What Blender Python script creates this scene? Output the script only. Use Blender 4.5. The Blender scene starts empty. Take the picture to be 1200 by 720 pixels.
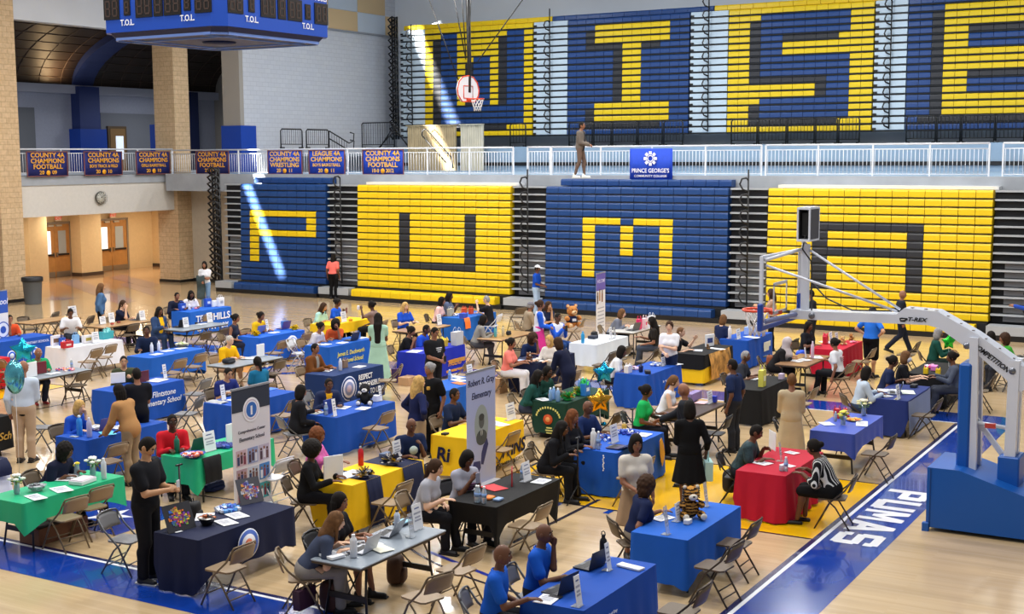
import bpy, math, random
import numpy as np
from mathutils import Vector, Matrix
random.seed(7); rng=np.random.default_rng(7)
SC=bpy.context.scene; COL=SC.collection
PI=math.pi
def S(h):
    h=h.lstrip('#'); o=[]
    for i in (0,2,4):
        c=int(h[i:i+2],16)/255; o.append(c/12.92 if c<=.04045 else ((c+.055)/1.055)**2.4)
    return tuple(o)
# ---------------------------------------------------------------- camera
CAM=np.array([5.5513,-19.8993,5.5295]); YAW,PITCH,ROLL,FPX=.5321,.1154,-.0057,1544.9459
_f=np.array([-math.sin(YAW)*math.cos(PITCH),math.cos(YAW)*math.cos(PITCH),-math.sin(PITCH)])
_r=np.array([math.cos(YAW),math.sin(YAW),0.]); _u=np.cross(_r,_f)
RX=_r*math.cos(ROLL)+_u*math.sin(ROLL); UX=-_r*math.sin(ROLL)+_u*math.cos(ROLL)
def ray(x,y): return _f+RX*(x-600)/FPX-UX*(y-360)/FPX
def at(x,y,z=0.):           # a measured point of the photograph on a level plane
    d=ray(x,y); return CAM+d*((z-CAM[2])/d[2])
def aty(x,y,c):
    d=ray(x,y); return CAM+d*((c-CAM[1])/d[1])
def atx(x,y,c):
    d=ray(x,y); return CAM+d*((c-CAM[0])/d[0])
cam=bpy.data.cameras.new('camera'); co=bpy.data.objects.new('camera',cam); COL.objects.link(co)
m=Matrix(((RX[0],UX[0],-_f[0],CAM[0]),(RX[1],UX[1],-_f[1],CAM[1]),(RX[2],UX[2],-_f[2],CAM[2]),(0,0,0,1)))
co.matrix_world=m; cam.sensor_width=36; cam.lens=36*FPX/1200; cam.clip_end=300; SC.camera=co
# ---------------------------------------------------------------- materials
MATS={}
def mat(name,col,rough=.6,metal=0,spec=.4,noise=0,nscale=8,coat=0,trans=0,emit=0,alpha=1,bump=0,bscale=60):
    if isinstance(col,str): col=S(col)
    key=(name,col,rough,metal,noise,emit,trans,alpha,bump)
    if key in MATS: return MATS[key]
    M=bpy.data.materials.new(name); M.use_nodes=True; nt=M.node_tree; b=nt.nodes['Principled BSDF']
    b.inputs['Base Color'].default_value=(*col,1); b.inputs['Roughness'].default_value=rough
    b.inputs['Metallic'].default_value=metal; b.inputs['Specular IOR Level'].default_value=spec
    b.inputs['Coat Weight'].default_value=coat; b.inputs['Transmission Weight'].default_value=trans
    b.inputs['Alpha'].default_value=alpha
    if emit: b.inputs['Emission Color'].default_value=(*col,1); b.inputs['Emission Strength'].default_value=emit
    if noise:
        tc=nt.nodes.new('ShaderNodeTexCoord'); n=nt.nodes.new('ShaderNodeTexNoise'); n.inputs['Scale'].default_value=nscale; n.inputs['Detail'].default_value=3
        r=nt.nodes.new('ShaderNodeMapRange'); r.inputs[1].default_value=.3; r.inputs[2].default_value=.7; r.inputs[3].default_value=1-noise; r.inputs[4].default_value=1+noise
        x=nt.nodes.new('ShaderNodeMix'); x.data_type='RGBA'; x.blend_type='MULTIPLY'; x.inputs[0].default_value=1; x.inputs[6].default_value=(*col,1)
        nt.links.new(tc.outputs['Object'],n.inputs['Vector']); nt.links.new(n.outputs[0],r.inputs[0]); nt.links.new(r.outputs[0],x.inputs[7]); nt.links.new(x.outputs[2],b.inputs['Base Color'])
    if bump:
        tc=nt.nodes.new('ShaderNodeTexCoord'); n=nt.nodes.new('ShaderNodeTexNoise'); n.inputs['Scale'].default_value=bscale
        bp=nt.nodes.new('ShaderNodeBump'); bp.inputs['Strength'].default_value=bump; bp.inputs['Distance'].default_value=.02
        nt.links.new(tc.outputs['Object'],n.inputs['Vector']); nt.links.new(n.outputs[0],bp.inputs['Height']); nt.links.new(bp.outputs[0],b.inputs['Normal'])
    MATS[key]=M; return M
def brickmat(name,c1,c2,mortar,bw,bh,rough,mort=.01,axis='xz',coat=0,noise=0,nstretch=(1,1,1),bumpy=0,offset=.5):
    if isinstance(c1,str): c1,c2,mortar=S(c1),S(c2),S(mortar)
    M=bpy.data.materials.new(name); M.use_nodes=True; nt=M.node_tree; b=nt.nodes['Principled BSDF']
    tc=nt.nodes.new('ShaderNodeTexCoord'); sp=nt.nodes.new('ShaderNodeSeparateXYZ'); cb=nt.nodes.new('ShaderNodeCombineXYZ')
    nt.links.new(tc.outputs['Object'],sp.inputs[0])
    if axis=='s':      # walls facing any way: run round the corner
        ad=nt.nodes.new('ShaderNodeMath'); nt.links.new(sp.outputs[0],ad.inputs[0]); nt.links.new(sp.outputs[1],ad.inputs[1])
        nt.links.new(ad.outputs[0],cb.inputs[0]); nt.links.new(sp.outputs[2],cb.inputs[1])
    else:
        nt.links.new(sp.outputs['xyz'.index(axis[0])],cb.inputs[0]); nt.links.new(sp.outputs['xyz'.index(axis[1])],cb.inputs[1])
    br=nt.nodes.new('ShaderNodeTexBrick'); br.offset=offset
    br.inputs['Color1'].default_value=(*c1,1); br.inputs['Color2'].default_value=(*c2,1); br.inputs['Mortar'].default_value=(*mortar,1)
    br.inputs['Scale'].default_value=1; br.inputs['Brick Width'].default_value=bw; br.inputs['Row Height'].default_value=bh; br.inputs['Mortar Size'].default_value=mort; br.inputs['Mortar Smooth'].default_value=.2
    nt.links.new(cb.outputs[0],br.inputs['Vector'])
    out=br.outputs[0]
    if noise:
        mp=nt.nodes.new('ShaderNodeMapping'); mp.inputs['Scale'].default_value=nstretch; n=nt.nodes.new('ShaderNodeTexNoise'); n.inputs['Scale'].default_value=1; n.inputs['Detail'].default_value=5
        r=nt.nodes.new('ShaderNodeMapRange'); r.inputs[1].default_value=.3; r.inputs[2].default_value=.7; r.inputs[3].default_value=1-noise; r.inputs[4].default_value=1+noise
        x=nt.nodes.new('ShaderNodeMix'); x.data_type='RGBA'; x.blend_type='MULTIPLY'; x.inputs[0].default_value=1
        nt.links.new(tc.outputs['Object'],mp.inputs[0]); nt.links.new(mp.outputs[0],n.inputs['Vector']); nt.links.new(n.outputs[0],r.inputs[0]); nt.links.new(r.outputs[0],x.inputs[7]); nt.links.new(out,x.inputs[6]); out=x.outputs[2]
    nt.links.new(out,b.inputs['Base Color']); b.inputs['Roughness'].default_value=rough; b.inputs['Coat Weight'].default_value=coat; b.inputs['Coat Roughness'].default_value=.08
    if bumpy:
        bp=nt.nodes.new('ShaderNodeBump'); bp.inputs['Strength'].default_value=bumpy; bp.inputs['Distance'].default_value=.01; bp.invert=True
        nt.links.new(br.outputs['Fac'],bp.inputs['Height']); nt.links.new(bp.outputs[0],b.inputs['Normal'])
    return M
# ---------------------------------------------------------------- mesh builder
def empty(name,loc=(0,0,0),rz=0):
    o=bpy.data.objects.new(name,None); o.empty_display_size=.2; COL.objects.link(o); o.location=loc; o.rotation_euler=(0,0,rz); return o
def tag(o,label=None,cat=None,group=None,kind=None):
    if label: o['label']=label
    if cat: o['category']=cat
    if group: o['group']=group
    if kind: o['kind']=kind
    return o
class MB:
    def __init__(s): s.v=[]; s.f=[]; s.m=[]; s.mats=[]; s.sm=[]
    def mi(s,m):
        if m not in s.mats: s.mats.append(m)
        return s.mats.index(m)
    def add(s,V,F,m,smooth=False,M=None):
        k=len(s.v)
        if M is not None: V=[M@Vector(p) for p in V]
        s.v+= [tuple(float(c) for c in p) for p in V]; i=s.mi(m)
        for f in F: s.f.append(tuple(k+int(j) for j in f)); s.m.append(i); s.sm.append(smooth)
        return s
    def box(s,c,d,m,M=None,ch=0):
        x,y,z=[q/2 for q in d]
        if ch:
            V=[]
            for sx in (-1,1):
                for sy in (-1,1):
                    for sz in (-1,1):
                        V+= [(sx*(x-ch),sy*(y-ch),sz*z),(sx*(x-ch),sy*y,sz*(z-ch)),(sx*x,sy*(y-ch),sz*(z-ch))]
            V=[(c[0]+a,c[1]+b,c[2]+e) for a,b,e in V]
            import itertools
            ix=lambda sx,sy,sz,k:((sx*2+sy)*2+sz)*3+k
            F=[]
            for sz in (0,1):
                q=[ix(0,0,sz,0),ix(1,0,sz,0),ix(1,1,sz,0),ix(0,1,sz,0)]; F.append(q if sz else q[::-1])
            for sy in (0,1):
                q=[ix(0,sy,0,1),ix(1,sy,0,1),ix(1,sy,1,1),ix(0,sy,1,1)]; F.append(q[::-1] if sy else q)
            for sx in (0,1):
                q=[ix(sx,0,0,2),ix(sx,1,0,2),ix(sx,1,1,2),ix(sx,0,1,2)]; F.append(q if sx else q[::-1])
            for sx in (0,1):
                for sy in (0,1):
                    for sz in (0,1):
                        q=[ix(sx,sy,sz,0),ix(sx,sy,sz,1),ix(sx,sy,sz,2)]; F.append(q if (sx+sy+sz)%2==0 else q[::-1])
            for sy in (0,1):
                for sz in (0,1):
                    q=[ix(0,sy,sz,0),ix(1,sy,sz,0),ix(1,sy,sz,1),ix(0,sy,sz,1)]; F.append(q if (sy+sz)%2==0 else q[::-1])
            for sx in (0,1):
                for sz in (0,1):
                    q=[ix(sx,0,sz,0),ix(sx,1,sz,0),ix(sx,1,sz,2),ix(sx,0,sz,2)]; F.append(q[::-1] if (sx+sz)%2==0 else q)
            for sx in (0,1):
                for sy in (0,1):
                    q=[ix(sx,sy,0,1),ix(sx,sy,1,1),ix(sx,sy,1,2),ix(sx,sy,0,2)]; F.append(q if (sx+sy)%2==0 else q[::-1])
            return s.add(V,F,m,False,M)
        V=[(c[0]+i*x,c[1]+j*y,c[2]+k*z) for i in (-1,1) for j in (-1,1) for k in (-1,1)]
        return s.add(V,[(0,1,3,2),(4,6,7,5),(0,4,5,1),(2,3,7,6),(0,2,6,4),(1,5,7,3)],m,False,M)
    def tube(s,pts,r,m,n=8,cap=True,M=None,smooth=True):
        P=[Vector(p) for p in pts]; R=r if isinstance(r,(list,tuple)) else [r]*len(P)
        V=[];F=[]; up=None
        for i,p in enumerate(P):
            t=(P[min(i+1,len(P)-1)]-P[max(i-1,0)])
            if t.length<1e-9: t=Vector((0,0,1))
            t.normalize()
            if up is None:
                up=Vector((0,0,1)) if abs(t.z)<.9 else Vector((1,0,0))
            a=t.cross(up)
            if a.length<1e-6: a=t.orthogonal()
            a.normalize(); b=a.cross(t); up=b
            for k in range(n):
                an=2*PI*k/n; V.append(p+a*math.cos(an)*R[i]+b*math.sin(an)*R[i])
        for i in range(len(P)-1):
            for k in range(n):
                k2=(k+1)%n; F.append((i*n+k,i*n+k2,(i+1)*n+k2,(i+1)*n+k))
        if cap: F.append(tuple(range(n))[::-1]); F.append(tuple(range((len(P)-1)*n,len(P)*n)))
        return s.add(V,F,m,smooth,M)
    def bar(s,a,b,w,h,m,M=None):    # rectangular bar from a to b, w across (level), h up
        a=Vector(a);b=Vector(b); t=(b-a).normalized(); up=Vector((0,0,1)) if abs(t.z)<.95 else Vector((1,0,0))
        x=t.cross(up).normalized(); z=x.cross(t)
        V=[p+x*i*w/2+z*j*h/2 for p in (a,b) for i,j in ((-1,-1),(1,-1),(1,1),(-1,1))]
        return s.add(V,[(0,1,5,4),(1,2,6,5),(2,3,7,6),(3,0,4,7),(3,2,1,0),(4,5,6,7)],m,False,M)
    def lathe(s,prof,m,c=(0,0,0),n=16,M=None,smooth=True):
        V=[];F=[]
        for r,z in prof:
            for k in range(n):
                a=2*PI*k/n; V.append((c[0]+r*math.cos(a),c[1]+r*math.sin(a),c[2]+z))
        for i in range(len(prof)-1):
            for k in range(n):
                k2=(k+1)%n; F.append((i*n+k,i*n+k2,(i+1)*n+k2,(i+1)*n+k))
        F.append(tuple(range(n))[::-1]); F.append(tuple(range((len(prof)-1)*n,len(prof)*n)))
        return s.add(V,F,m,smooth,M)
    def sph(s,c,r,m,nu=12,nv=8,M=None,fn=None):
        if not isinstance(r,(tuple,list)): r=(r,r,r)
        V=[];F=[]
        for j in range(nv+1):
            th=PI*j/nv
            for i in range(nu):
                ph=2*PI*i/nu; d=(math.sin(th)*math.cos(ph),math.sin(th)*math.sin(ph),math.cos(th))
                if fn: d=fn(d)
                V.append((c[0]+r[0]*d[0],c[1]+r[1]*d[1],c[2]+r[2]*d[2]))
        for j in range(nv):
            for i in range(nu):
                i2=(i+1)%nu; F.append((j*nu+i,(j+1)*nu+i,(j+1)*nu+i2,j*nu+i2))
        return s.add(V,F,m,True,M)
    def prism(s,poly,a,b,m,M=None,smooth=False):   # polygon (x,z) extruded along y from a to b
        n=len(poly); V=[(x,a,z) for x,z in poly]+[(x,b,z) for x,z in poly]
        F=[tuple(range(n)),tuple(range(n,2*n))[::-1]]+[((i+1)%n,i,n+i,n+(i+1)%n) for i in range(n)]
        return s.add(V,F,m,smooth,M)
    def merge(s,o,M=None):
        k=len(s.v); s.v+=[tuple(M@Vector(p)) for p in o.v] if M is not None else o.v
        for f,mi,sm in zip(o.f,o.m,o.sm): s.f.append(tuple(k+j for j in f)); s.m.append(s.mi(o.mats[mi])); s.sm.append(sm)
        return s
    def mesh(s,name):
        me=bpy.data.meshes.new(name); me.from_pydata(s.v,[],s.f)
        for q in s.mats: me.materials.append(q)
        me.polygons.foreach_set('material_index',s.m); me.polygons.foreach_set('use_smooth',s.sm); me.update(); return me
    def build(s,name,parent=None,loc=(0,0,0),rz=0):
        o=bpy.data.objects.new(name,s.mesh(name)); COL.objects.link(o); o.location=loc; o.rotation_euler=(0,0,rz)
        if parent: o.parent=parent
        return o
def struct(o): o['kind']='structure'; return o
def dup(root,loc,rz,**kw):
    r=root.copy(); COL.objects.link(r); r.location=loc; r.rotation_euler=(0,0,rz); r.parent=None
    for k in list(r.keys()):
        if k in('label','group'): del r[k]
    for ch in root.children:
        c=ch.copy(); COL.objects.link(c); c.parent=r
        for g in ch.children:
            d=g.copy(); COL.objects.link(d); d.parent=c
    return r
def text(s,size,m,name,parent,loc,right,up,bold=0,align='CENTER',sx=1,ext=.002,shear=0,valign='CENTER'):
    cu=bpy.data.curves.new(name,'FONT'); cu.body=s; cu.size=size; cu.align_x=align; cu.align_y=valign; cu.offset=bold*size; cu.extrude=ext; cu.shear=shear; cu.resolution_u=3
    o=bpy.data.objects.new(name,cu); me=bpy.data.meshes.new_from_object(o); bpy.data.objects.remove(o); bpy.data.curves.remove(cu)
    me.materials.clear(); me.materials.append(m)
    r=Vector(right).normalized(); u=Vector(up).normalized(); n=r.cross(u)
    M=Matrix(((r.x*sx,u.x,n.x,loc[0]),(r.y*sx,u.y,n.y,loc[1]),(r.z*sx,u.z,n.z,loc[2]),(0,0,0,1)))
    me.transform(M); o=bpy.data.objects.new(name,me); COL.objects.link(o)
    if parent: o.parent=parent
    return o
# ---------------------------------------------------------------- colours of the place
WHITEWALL=mat('painted block wall',S('#c9ccd2'),.7,noise=.04,nscale=.6)
BLOCK=brickmat('white block','#c3c5cb','#bec0c7','#b2b4bb',.4,.2,.6,.012,'s',bumpy=.25)
TANBLOCK=brickmat('tan split block','#cdb18c','#c5a883','#b1966f',.4,.2,.75,.011,'s',noise=.12,nstretch=(9,9,9),bumpy=.4)
BEIGE=mat('cream paint','#cfcac2',.7,noise=.03)
WARM=mat('warm cream paint','#dcc298',.7,noise=.03)
GREYL=mat('lavender grey paint','#a2a6b6',.75,noise=.04)
GREYD=mat('grey concrete','#9fa4ab',.7,noise=.08,nscale=2)
DECK=mat('pale blue deck',S('#8fa7bd'),.5,noise=.05,nscale=2)
BLACKM=mat('black metal','#141416',.4,spec=.5)
WHITEM=mat('white rail paint','#dfe3ea',.35)
NAVYP=mat('navy pilaster','#2a3a72',.6)
PADB=mat('blue wall pad','#123f9e',.45)
COURTB=mat('court blue paint','#0f3a98',.16,coat=.5,noise=.06,nscale=1.5)
KEYY=mat('key yellow paint','#f0b90c',.2,coat=.4,noise=.05,nscale=1.5)
LINEW=mat('white line','#e8e8ec',.25)
LINED=mat('dark line','#2b2732',.25)
DOORW=mat('honey oak door','#b5824a',.4,noise=.12,nscale=3)
FLOORM=brickmat('maple boards','#ccb18a','#c4a87f','#ba9e77',1.6,.057,.17,.0012,'xy',coat=.35,noise=.09,nstretch=(.35,3.5,1))
LOBBYM=brickmat('lobby floor','#c79f78','#bf9770','#b58d68',.6,.6,.16,.004,'xy',coat=.4,noise=.08,nstretch=(.6,.6,1),offset=0)
# ---------------------------------------------------------------- floor
b=MB(); b.box((-12,2,-.05),(49.6,50,.1),FLOORM); struct(b.build('floor'))
def quad(name,pts,m,z=.002):
    b=MB(); V=[(p[0],p[1],z) for p in pts]
    ar=sum(V[i][0]*V[(i+1)%len(V)][1]-V[(i+1)%len(V)][0]*V[i][1] for i in range(len(V)))
    if ar<0: V=V[::-1]
    b.add(V,[tuple(range(len(V)))],m); return struct(b.build(name))
def rect(name,x0,x1,y0,y1,m,z=.002): return quad(name,[(x0,y0),(x1,y0),(x1,y1),(x0,y1)],m,z)
tn=[0]
def trim(x0,x1,y0,y1,m,z=.002): tn[0]+=1; return rect(f'trim_{tn[0]}',x0,x1,y0,y1,m,z)
L0=-25.6
# blue border bands round the court
trim(0,.93,-8.5,8.7,COURTB); trim(L0-.93,L0,-8.5,8.7,COURTB); trim(L0,0,-8.52,-7.62,COURTB); trim(L0,0,7.62,8.69,COURTB)
for x in (0,L0): trim(x-.03,x+.03,-7.6,7.6,LINEW,.004); trim(x-.11 if x==0 else x+.03,x-.03 if x==0 else x+.11,-7.6,7.6,mat('deep navy line','#1a1c4e',.25),.004)
for y in (-7.62,7.62): trim(L0,0,y-.03,y+.03,LINEW,.0045)
trim(L0,0,-7.59,-7.51,mat('deep navy line','#1a1c4e',.25),.004)
# keys
for s in (0,1):
    x0,x1=(-5.86,-.11) if s==0 else (L0+.11,L0+5.86)
    trim(x0,x1,-1.8,1.8,KEYY); 
    for y in (-1.82,1.82): trim(x0,x1,y-.025,y+.025,LINED,.004)
    xx=x0 if s==0 else x1; trim(xx-.025,xx+.025,-1.84,1.84,LINED,.004)
for a in ((-2.45,-1.95),(-3.3,-1.95),(-4.2,-1.95)): trim(a[0]-.05,a[0]+.05,a[1]-.1,a[1]+.1,COURTB,.004)
def fline(p,q,w,m,z=.0035):
    a=at(*p)[:2]; c=at(*q)[:2]; d=(c-a)/np.hypot(*(c-a)); n=np.array([-d[1],d[0]])*w/2
    tn[0]+=1; quad(f'trim_{tn[0]}',[a+n,a-n,c-n,c+n],m,z)
fline((600,637),(702,586),.07,LINED); fline((606,553),(640,539),.07,LINED)
fline((184,575),(305,590),.05,LINED); fline((330,558),(352,548),.05,LINED); fline((400,468),(440,476),.04,LINED); fline((710,488),(790,496),.04,LINED)
fline((500,646),(600,686),.07,mat('blue line','#1c2a8c',.3))
# arc and centre circle
def arc(cx,cy,r,a0,a1,w,m,n=40,z=.003):
    tn[0]+=1; b=MB(); V=[]
    for i in range(n+1):
        a=a0+(a1-a0)*i/n; V+=[(cx+(r-w/2)*math.cos(a),cy+(r-w/2)*math.sin(a),z),(cx+(r+w/2)*math.cos(a),cy+(r+w/2)*math.sin(a),z)]
    b.add(V,[(2*i,2*i+1,2*i+3,2*i+2) for i in range(n)],m); return struct(b.build(f'trim_{tn[0]}'))
arc(-1.6,0,6.02,PI/2,1.5*PI,.05,LINED); arc(L0+1.6,0,6.02,-PI/2,PI/2,.05,LINED)
arc(-12.8,0,1.83,0,2*PI,.05,LINED)
e=at(333,430); arc(e[0],e[1],1.05,0,2*PI,.35,mat('logo orange','#d9962e',.25),40,.003); arc(e[0]+.35,e[1]-.35,.62,0,2*PI,.3,COURTB,40,.0045)
e=at(112,602); quad('trim_90',[(e[0]+dx,e[1]+dy) for dx,dy in ((-1.5,-.7),(1.2,-.7),(1.2,.8),(-1.5,.8))],COURTB,.003)
st=[]
for k in range(10):
    a=PI/2+k*PI/5; r=.42 if k%2==0 else .17; st.append((e[0]+.3+r*math.cos(a),e[1]+r*math.sin(a)))
quad('trim_91',st,LINEW,.005)
# PUMAS along the baseline band (reads from the court end)
def floor_letter(ch,y0):
    w,h,x0=.6,.68,.13; b=MB()
    R={'P':[(0,0,.3,1),(.3,.8,.92,1),(.66,.42,1,.93),(.3,.36,.92,.56)],'U':[(0,.1,.3,1),(.7,.1,1,1),(.08,0,.92,.24)],'M':[(0,0,.24,1),(.76,0,1,1)],'A':[(.25,.2,.75,.38)],'S':[(.08,0,.92,.2),(.08,.4,.92,.6),(.08,.8,.92,1),(0,.5,.3,.92),(.7,.08,1,.5),(0,.1,.26,.3),(.74,.7,1,.9)]}[ch]
    Pg=[[(u0,v0),(u1,v0),(u1,v1),(u0,v1)] for u0,v0,u1,v1 in R]
    if ch=='M': Pg+=[[(.0,1),(.3,1),(.6,.25),(.4,.25)],[(.7,1),(1,1),(.6,.25),(.4,.25)]]
    if ch=='A': Pg+=[[(0,0),(.3,0),(.64,1),(.36,1)],[(.7,0),(1,0),(.64,1),(.36,1)]]
    for k,p in enumerate(Pg):
        V=[(x0+v*h,y0-u*w,.0055+.0002*k) for u,v in p]
        ar=sum(V[i][0]*V[(i+1)%4][1]-V[(i+1)%4][0]*V[i][1] for i in range(4)); b.add(V if ar>0 else V[::-1],[(0,1,2,3)],LINEW)
    struct(b.build('trim_letter'))
for ch,y0 in zip('PUMAS',(1.6,.9,.2,-.5,-1.2)): floor_letter(ch,y0)
# lobby floor
b=MB(); b.box((-43,22,-.05),(12.4,26,.1),LOBBYM); struct(b.build('floor_lobby'))
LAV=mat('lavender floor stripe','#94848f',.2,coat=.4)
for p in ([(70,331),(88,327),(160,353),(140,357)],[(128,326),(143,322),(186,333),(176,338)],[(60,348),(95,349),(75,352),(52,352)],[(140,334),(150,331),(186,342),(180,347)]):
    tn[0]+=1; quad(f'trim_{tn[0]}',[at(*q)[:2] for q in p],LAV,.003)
# ---------------------------------------------------------------- end wall, columns, mezzanine
def wbox(name,x0,x1,y0,y1,z0,z1,m):
    b=MB(); b.box(((x0+x1)/2,(y0+y1)/2,(z0+z1)/2),(x1-x0,y1-y0,z1-z0),m); return struct(b.build(name))
for k,(y0,y1) in enumerate(((13.25,14.25),(22.45,23.35))):
    wbox(f'column_{k+1}',-37.5,-36.3,y0,y1,0,14,TANBLOCK); wbox(f'baseboard_column_{k+1}',-37.53,-36.27,y0-.03,y1+.03,0,.12,BLACKM)
wbox('wall_left_fascia',-37.1,-36.5,5,23.2,3.2,4.42,BEIGE); wbox('trim_mezzanine_edge',-37.1,-36.45,5,23.2,4.42,4.78,GREYD)
wbox('ceiling_lobby',-49,-37.1,5,31,3.2,3.3,BEIGE); wbox('floor_mezzanine',-49,-36.6,5,40,4.5,4.78,GREYD)
# lobby door wall
wbox('wall_lobby',-44.3,-43.4,14,22.6,0,3.2,WARM); wbox('wall_lobby_pier',-44.3,-42.6,22.55,23.8,0,3.2,WARM)
wbox('wall_lobby_far',-44.6,-43.8,23.8,28.2,0,3.2,WARM); wbox('wall_lobby_end',-44.6,-36.5,28.2,28.6,0,3.2,WARM)
wbox('wall_lobby_return',-44.3,-41.7,18.9,19.9,0,3.2,WARM)
wbox('baseboard_lobby',-44.25,-42.57,22.52,23.83,0,.16,mat('brown base','#4a3a30',.5)); wbox('baseboard_lobby_end',-44,-36.5,28.15,28.2,0,.16,mat('brown base','#4a3a30',.5))
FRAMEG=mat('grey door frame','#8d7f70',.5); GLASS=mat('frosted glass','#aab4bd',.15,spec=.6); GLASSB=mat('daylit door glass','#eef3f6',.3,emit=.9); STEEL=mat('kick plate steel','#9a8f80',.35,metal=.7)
def doors(n,x,y0,y1,lit):
    h=2.45; w=(y1-y0)/2
    t=struct(empty(f'door_{n}',(x,(y0+y1)/2,0)))
    b=MB()
    for yy in (y0-.04,y1+.04): b.box((0,yy-(y0+y1)/2,h/2+.03),(.16,.1,h+.06),FRAMEG)
    b.box((0,0,h+.05),(.16,y1-y0+.18,.1),FRAMEG); b.build('door_frame',t)
    for k in (-1,1):
        cy=k*w/2; b=MB(); b.box((.02,cy,h/2),(.05,w-.02,h-.02),DOORW); d=b.build('leaf',t)
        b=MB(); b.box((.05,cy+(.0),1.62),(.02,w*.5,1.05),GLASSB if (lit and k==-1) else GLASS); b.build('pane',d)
        b=MB(); b.box((.06,cy,.14),(.02,w-.08,.25),STEEL); b.build('kick_plate',d)
        b=MB(); b.box((.09,cy,1.05),(.07,w*.75,.07),BLACKM); b.box((.09,-k*.0+cy-k*w*.4,1.05),(.08,.05,.2),STEEL); b.build('push_bar',d)
        b=MB(); b.box((.1,cy-k*.2,h-.06),(.1,.3,.07),mat('closer','#b9b2a6',.4)); b.build('closer',d)
    return t
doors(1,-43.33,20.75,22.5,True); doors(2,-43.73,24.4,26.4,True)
# exit signs
EX=mat('exit red','#d8433a',.4,emit=.35); EXW=mat('exit casing','#e8d8c4',.5)
def exit_sign(p,axis,label,w=.34):
    t=empty('exit_sign',p); tag(t,label,'exit sign')
    b=MB(); b.box((0,0,0),(.06,w,.24) if axis=='x' else (w,.06,.24),EXW,ch=.01); b.build('casing',t)
    r=(0,1,0) if axis=='x' else (1,0,0); o=(.034,0,0) if axis=='x' else (0,-.034,0)
    text('EXIT',.2,EX,'lettering',t,o,r,(0,0,1),.02,ext=.002)
exit_sign(tuple(atx(68,256,-43.2)),'x','red and cream exit sign above the first pair of lobby doors')
exit_sign(tuple(atx(132,252.5,-43.6)),'x','red and cream exit sign above the far pair of lobby doors')
# upper level behind the mezzanine
wbox('wall_upper_back',-48,-47,5,36.5,4.78,9.1,GREYL)
b=MB(); b.box((-46.9,20,8.85),(.5,34,.42),mat('pale beam','#b3b6c4',.6)); struct(b.build('beam_upper'))
b=MB()
VAULT=brickmat('vault panels','#33261f','#2b211c','#4a3a30',1.25,1.0,.3,.02,'ys',offset=0) if False else mat('vault brown panel','#33271f',.5,noise=.25,nscale=.8)
RIBL=mat('vault batten','#57473c',.5)
# quarter vault from the beam up towards the gym, axis along y
def vp(t,dy=0,off=0): a=PI/2*t; return (-46.9+10.2*math.sin(a)*.0+(-0)+10.3*(1-math.cos(a))*1.0,dy,9.05+(3.5-off)*math.sin(a))
V=[];F=[];n=14
ys=np.linspace(5,36.4,26)
for y in ys:
    for i in range(n+1): p=vp(i/n); V.append((p[0],y,p[2]))
for j in range(len(ys)-1):
    for i in range(n): a=j*(n+1)+i; F.append((a,a+1,a+n+2,a+n+1))
b.add(V,F,VAULT,True); struct(b.build('ceiling_vault'))
b=MB()
for y in np.arange(6,36,1.3): b.tube([(vp(i/n)[0],y,vp(i/n)[2]-.015) for i in range(n+1)],.022,RIBL,4)
for i in range(1,n,1): p=vp(i/n); b.tube([(p[0],5,p[2]-.015),(p[0],36.3,p[2]-.015)],.022,RIBL,4)
struct(b.build('trim_vault_battens'))
b=MB(); V=[];F=[]
for i in range(n+1):
    p=vp(i/n); V+=[(p[0],26.2,p[2]-.35),(p[0],27.5,p[2]-.35),(p[0],27.5,p[2]+.02),(p[0],26.2,p[2]+.02)]
for i in range(n):
    for k in range(4): F.append((4*i+k,4*i+(k+1)%4,4*i+4+(k+1)%4,4*i+4+k))
b.add(V,F,NAVYP); struct(b.build('beam_arch_rib'))
wbox('pillar_upper',-47.1,-46.4,26.2,27.5,4.78,9.0,NAVYP); wbox('pillar_upper_pad',-47.15,-46.2,26.0,27.7,4.78,6.9,PADB)
wbox('pillar_upper_far',-47.1,-46.4,33.2,34.5,4.78,9.0,mat('dark navy pilaster','#1f2a52',.6))
# end wall of the vault with arched edge
b=MB(); poly=[(-47,4.78),(-34.3,4.78),(-34.3,14)]+[(vp(i/n)[0],vp(i/n)[2]) for i in range(n,-1,-1)]
poly=[(-47,4.78),(-36.6,4.78),(-36.6,11.3)]+[(vp(i/n)[0],vp(i/n)[2]) for i in range(n,-1,-1)]
b.prism(poly,31.2,31.6,mat('taupe wall','#8d877f',.8)) if False else None
wbox('wall_upper_end',-47,-36.6,36.4,36.8,4.78,13.6,mat('taupe wall','#9c968e',.8))
# openings and doors in the upper back wall
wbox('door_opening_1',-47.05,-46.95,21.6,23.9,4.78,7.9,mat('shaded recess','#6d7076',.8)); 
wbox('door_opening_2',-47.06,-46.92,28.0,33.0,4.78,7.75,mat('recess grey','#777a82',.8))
def udoor(y):
    t=struct(empty('door_3',(-46.85,y,4.78))); b=MB(); b.box((0,0,1.15),(.1,1.25,2.3),mat('door frame brown','#5f4c36',.5)); b.build('door_frame',t)
    b=MB(); b.box((.05,0,1.1),(.05,1.0,2.15),mat('brown door','#8a6a42',.5)); d=b.build('leaf',t)
    b=MB(); b.box((.085,.1,1.2),(.02,.5,1.2),mat('door daylight glass','#dfe9f5',.2,emit=.7)); b.build('pane',d)
udoor(float(atx(137,160,-46.85)[1]))
wbox('wall_left_upper',-36.9,-36.4,5,24.3,10.72,14,WHITEWALL)
wbox('wall_left_return',-35.3,-34.3,24.4,24.65,4.78,14,mat('taupe wall','#9c968e',.8))
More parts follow.
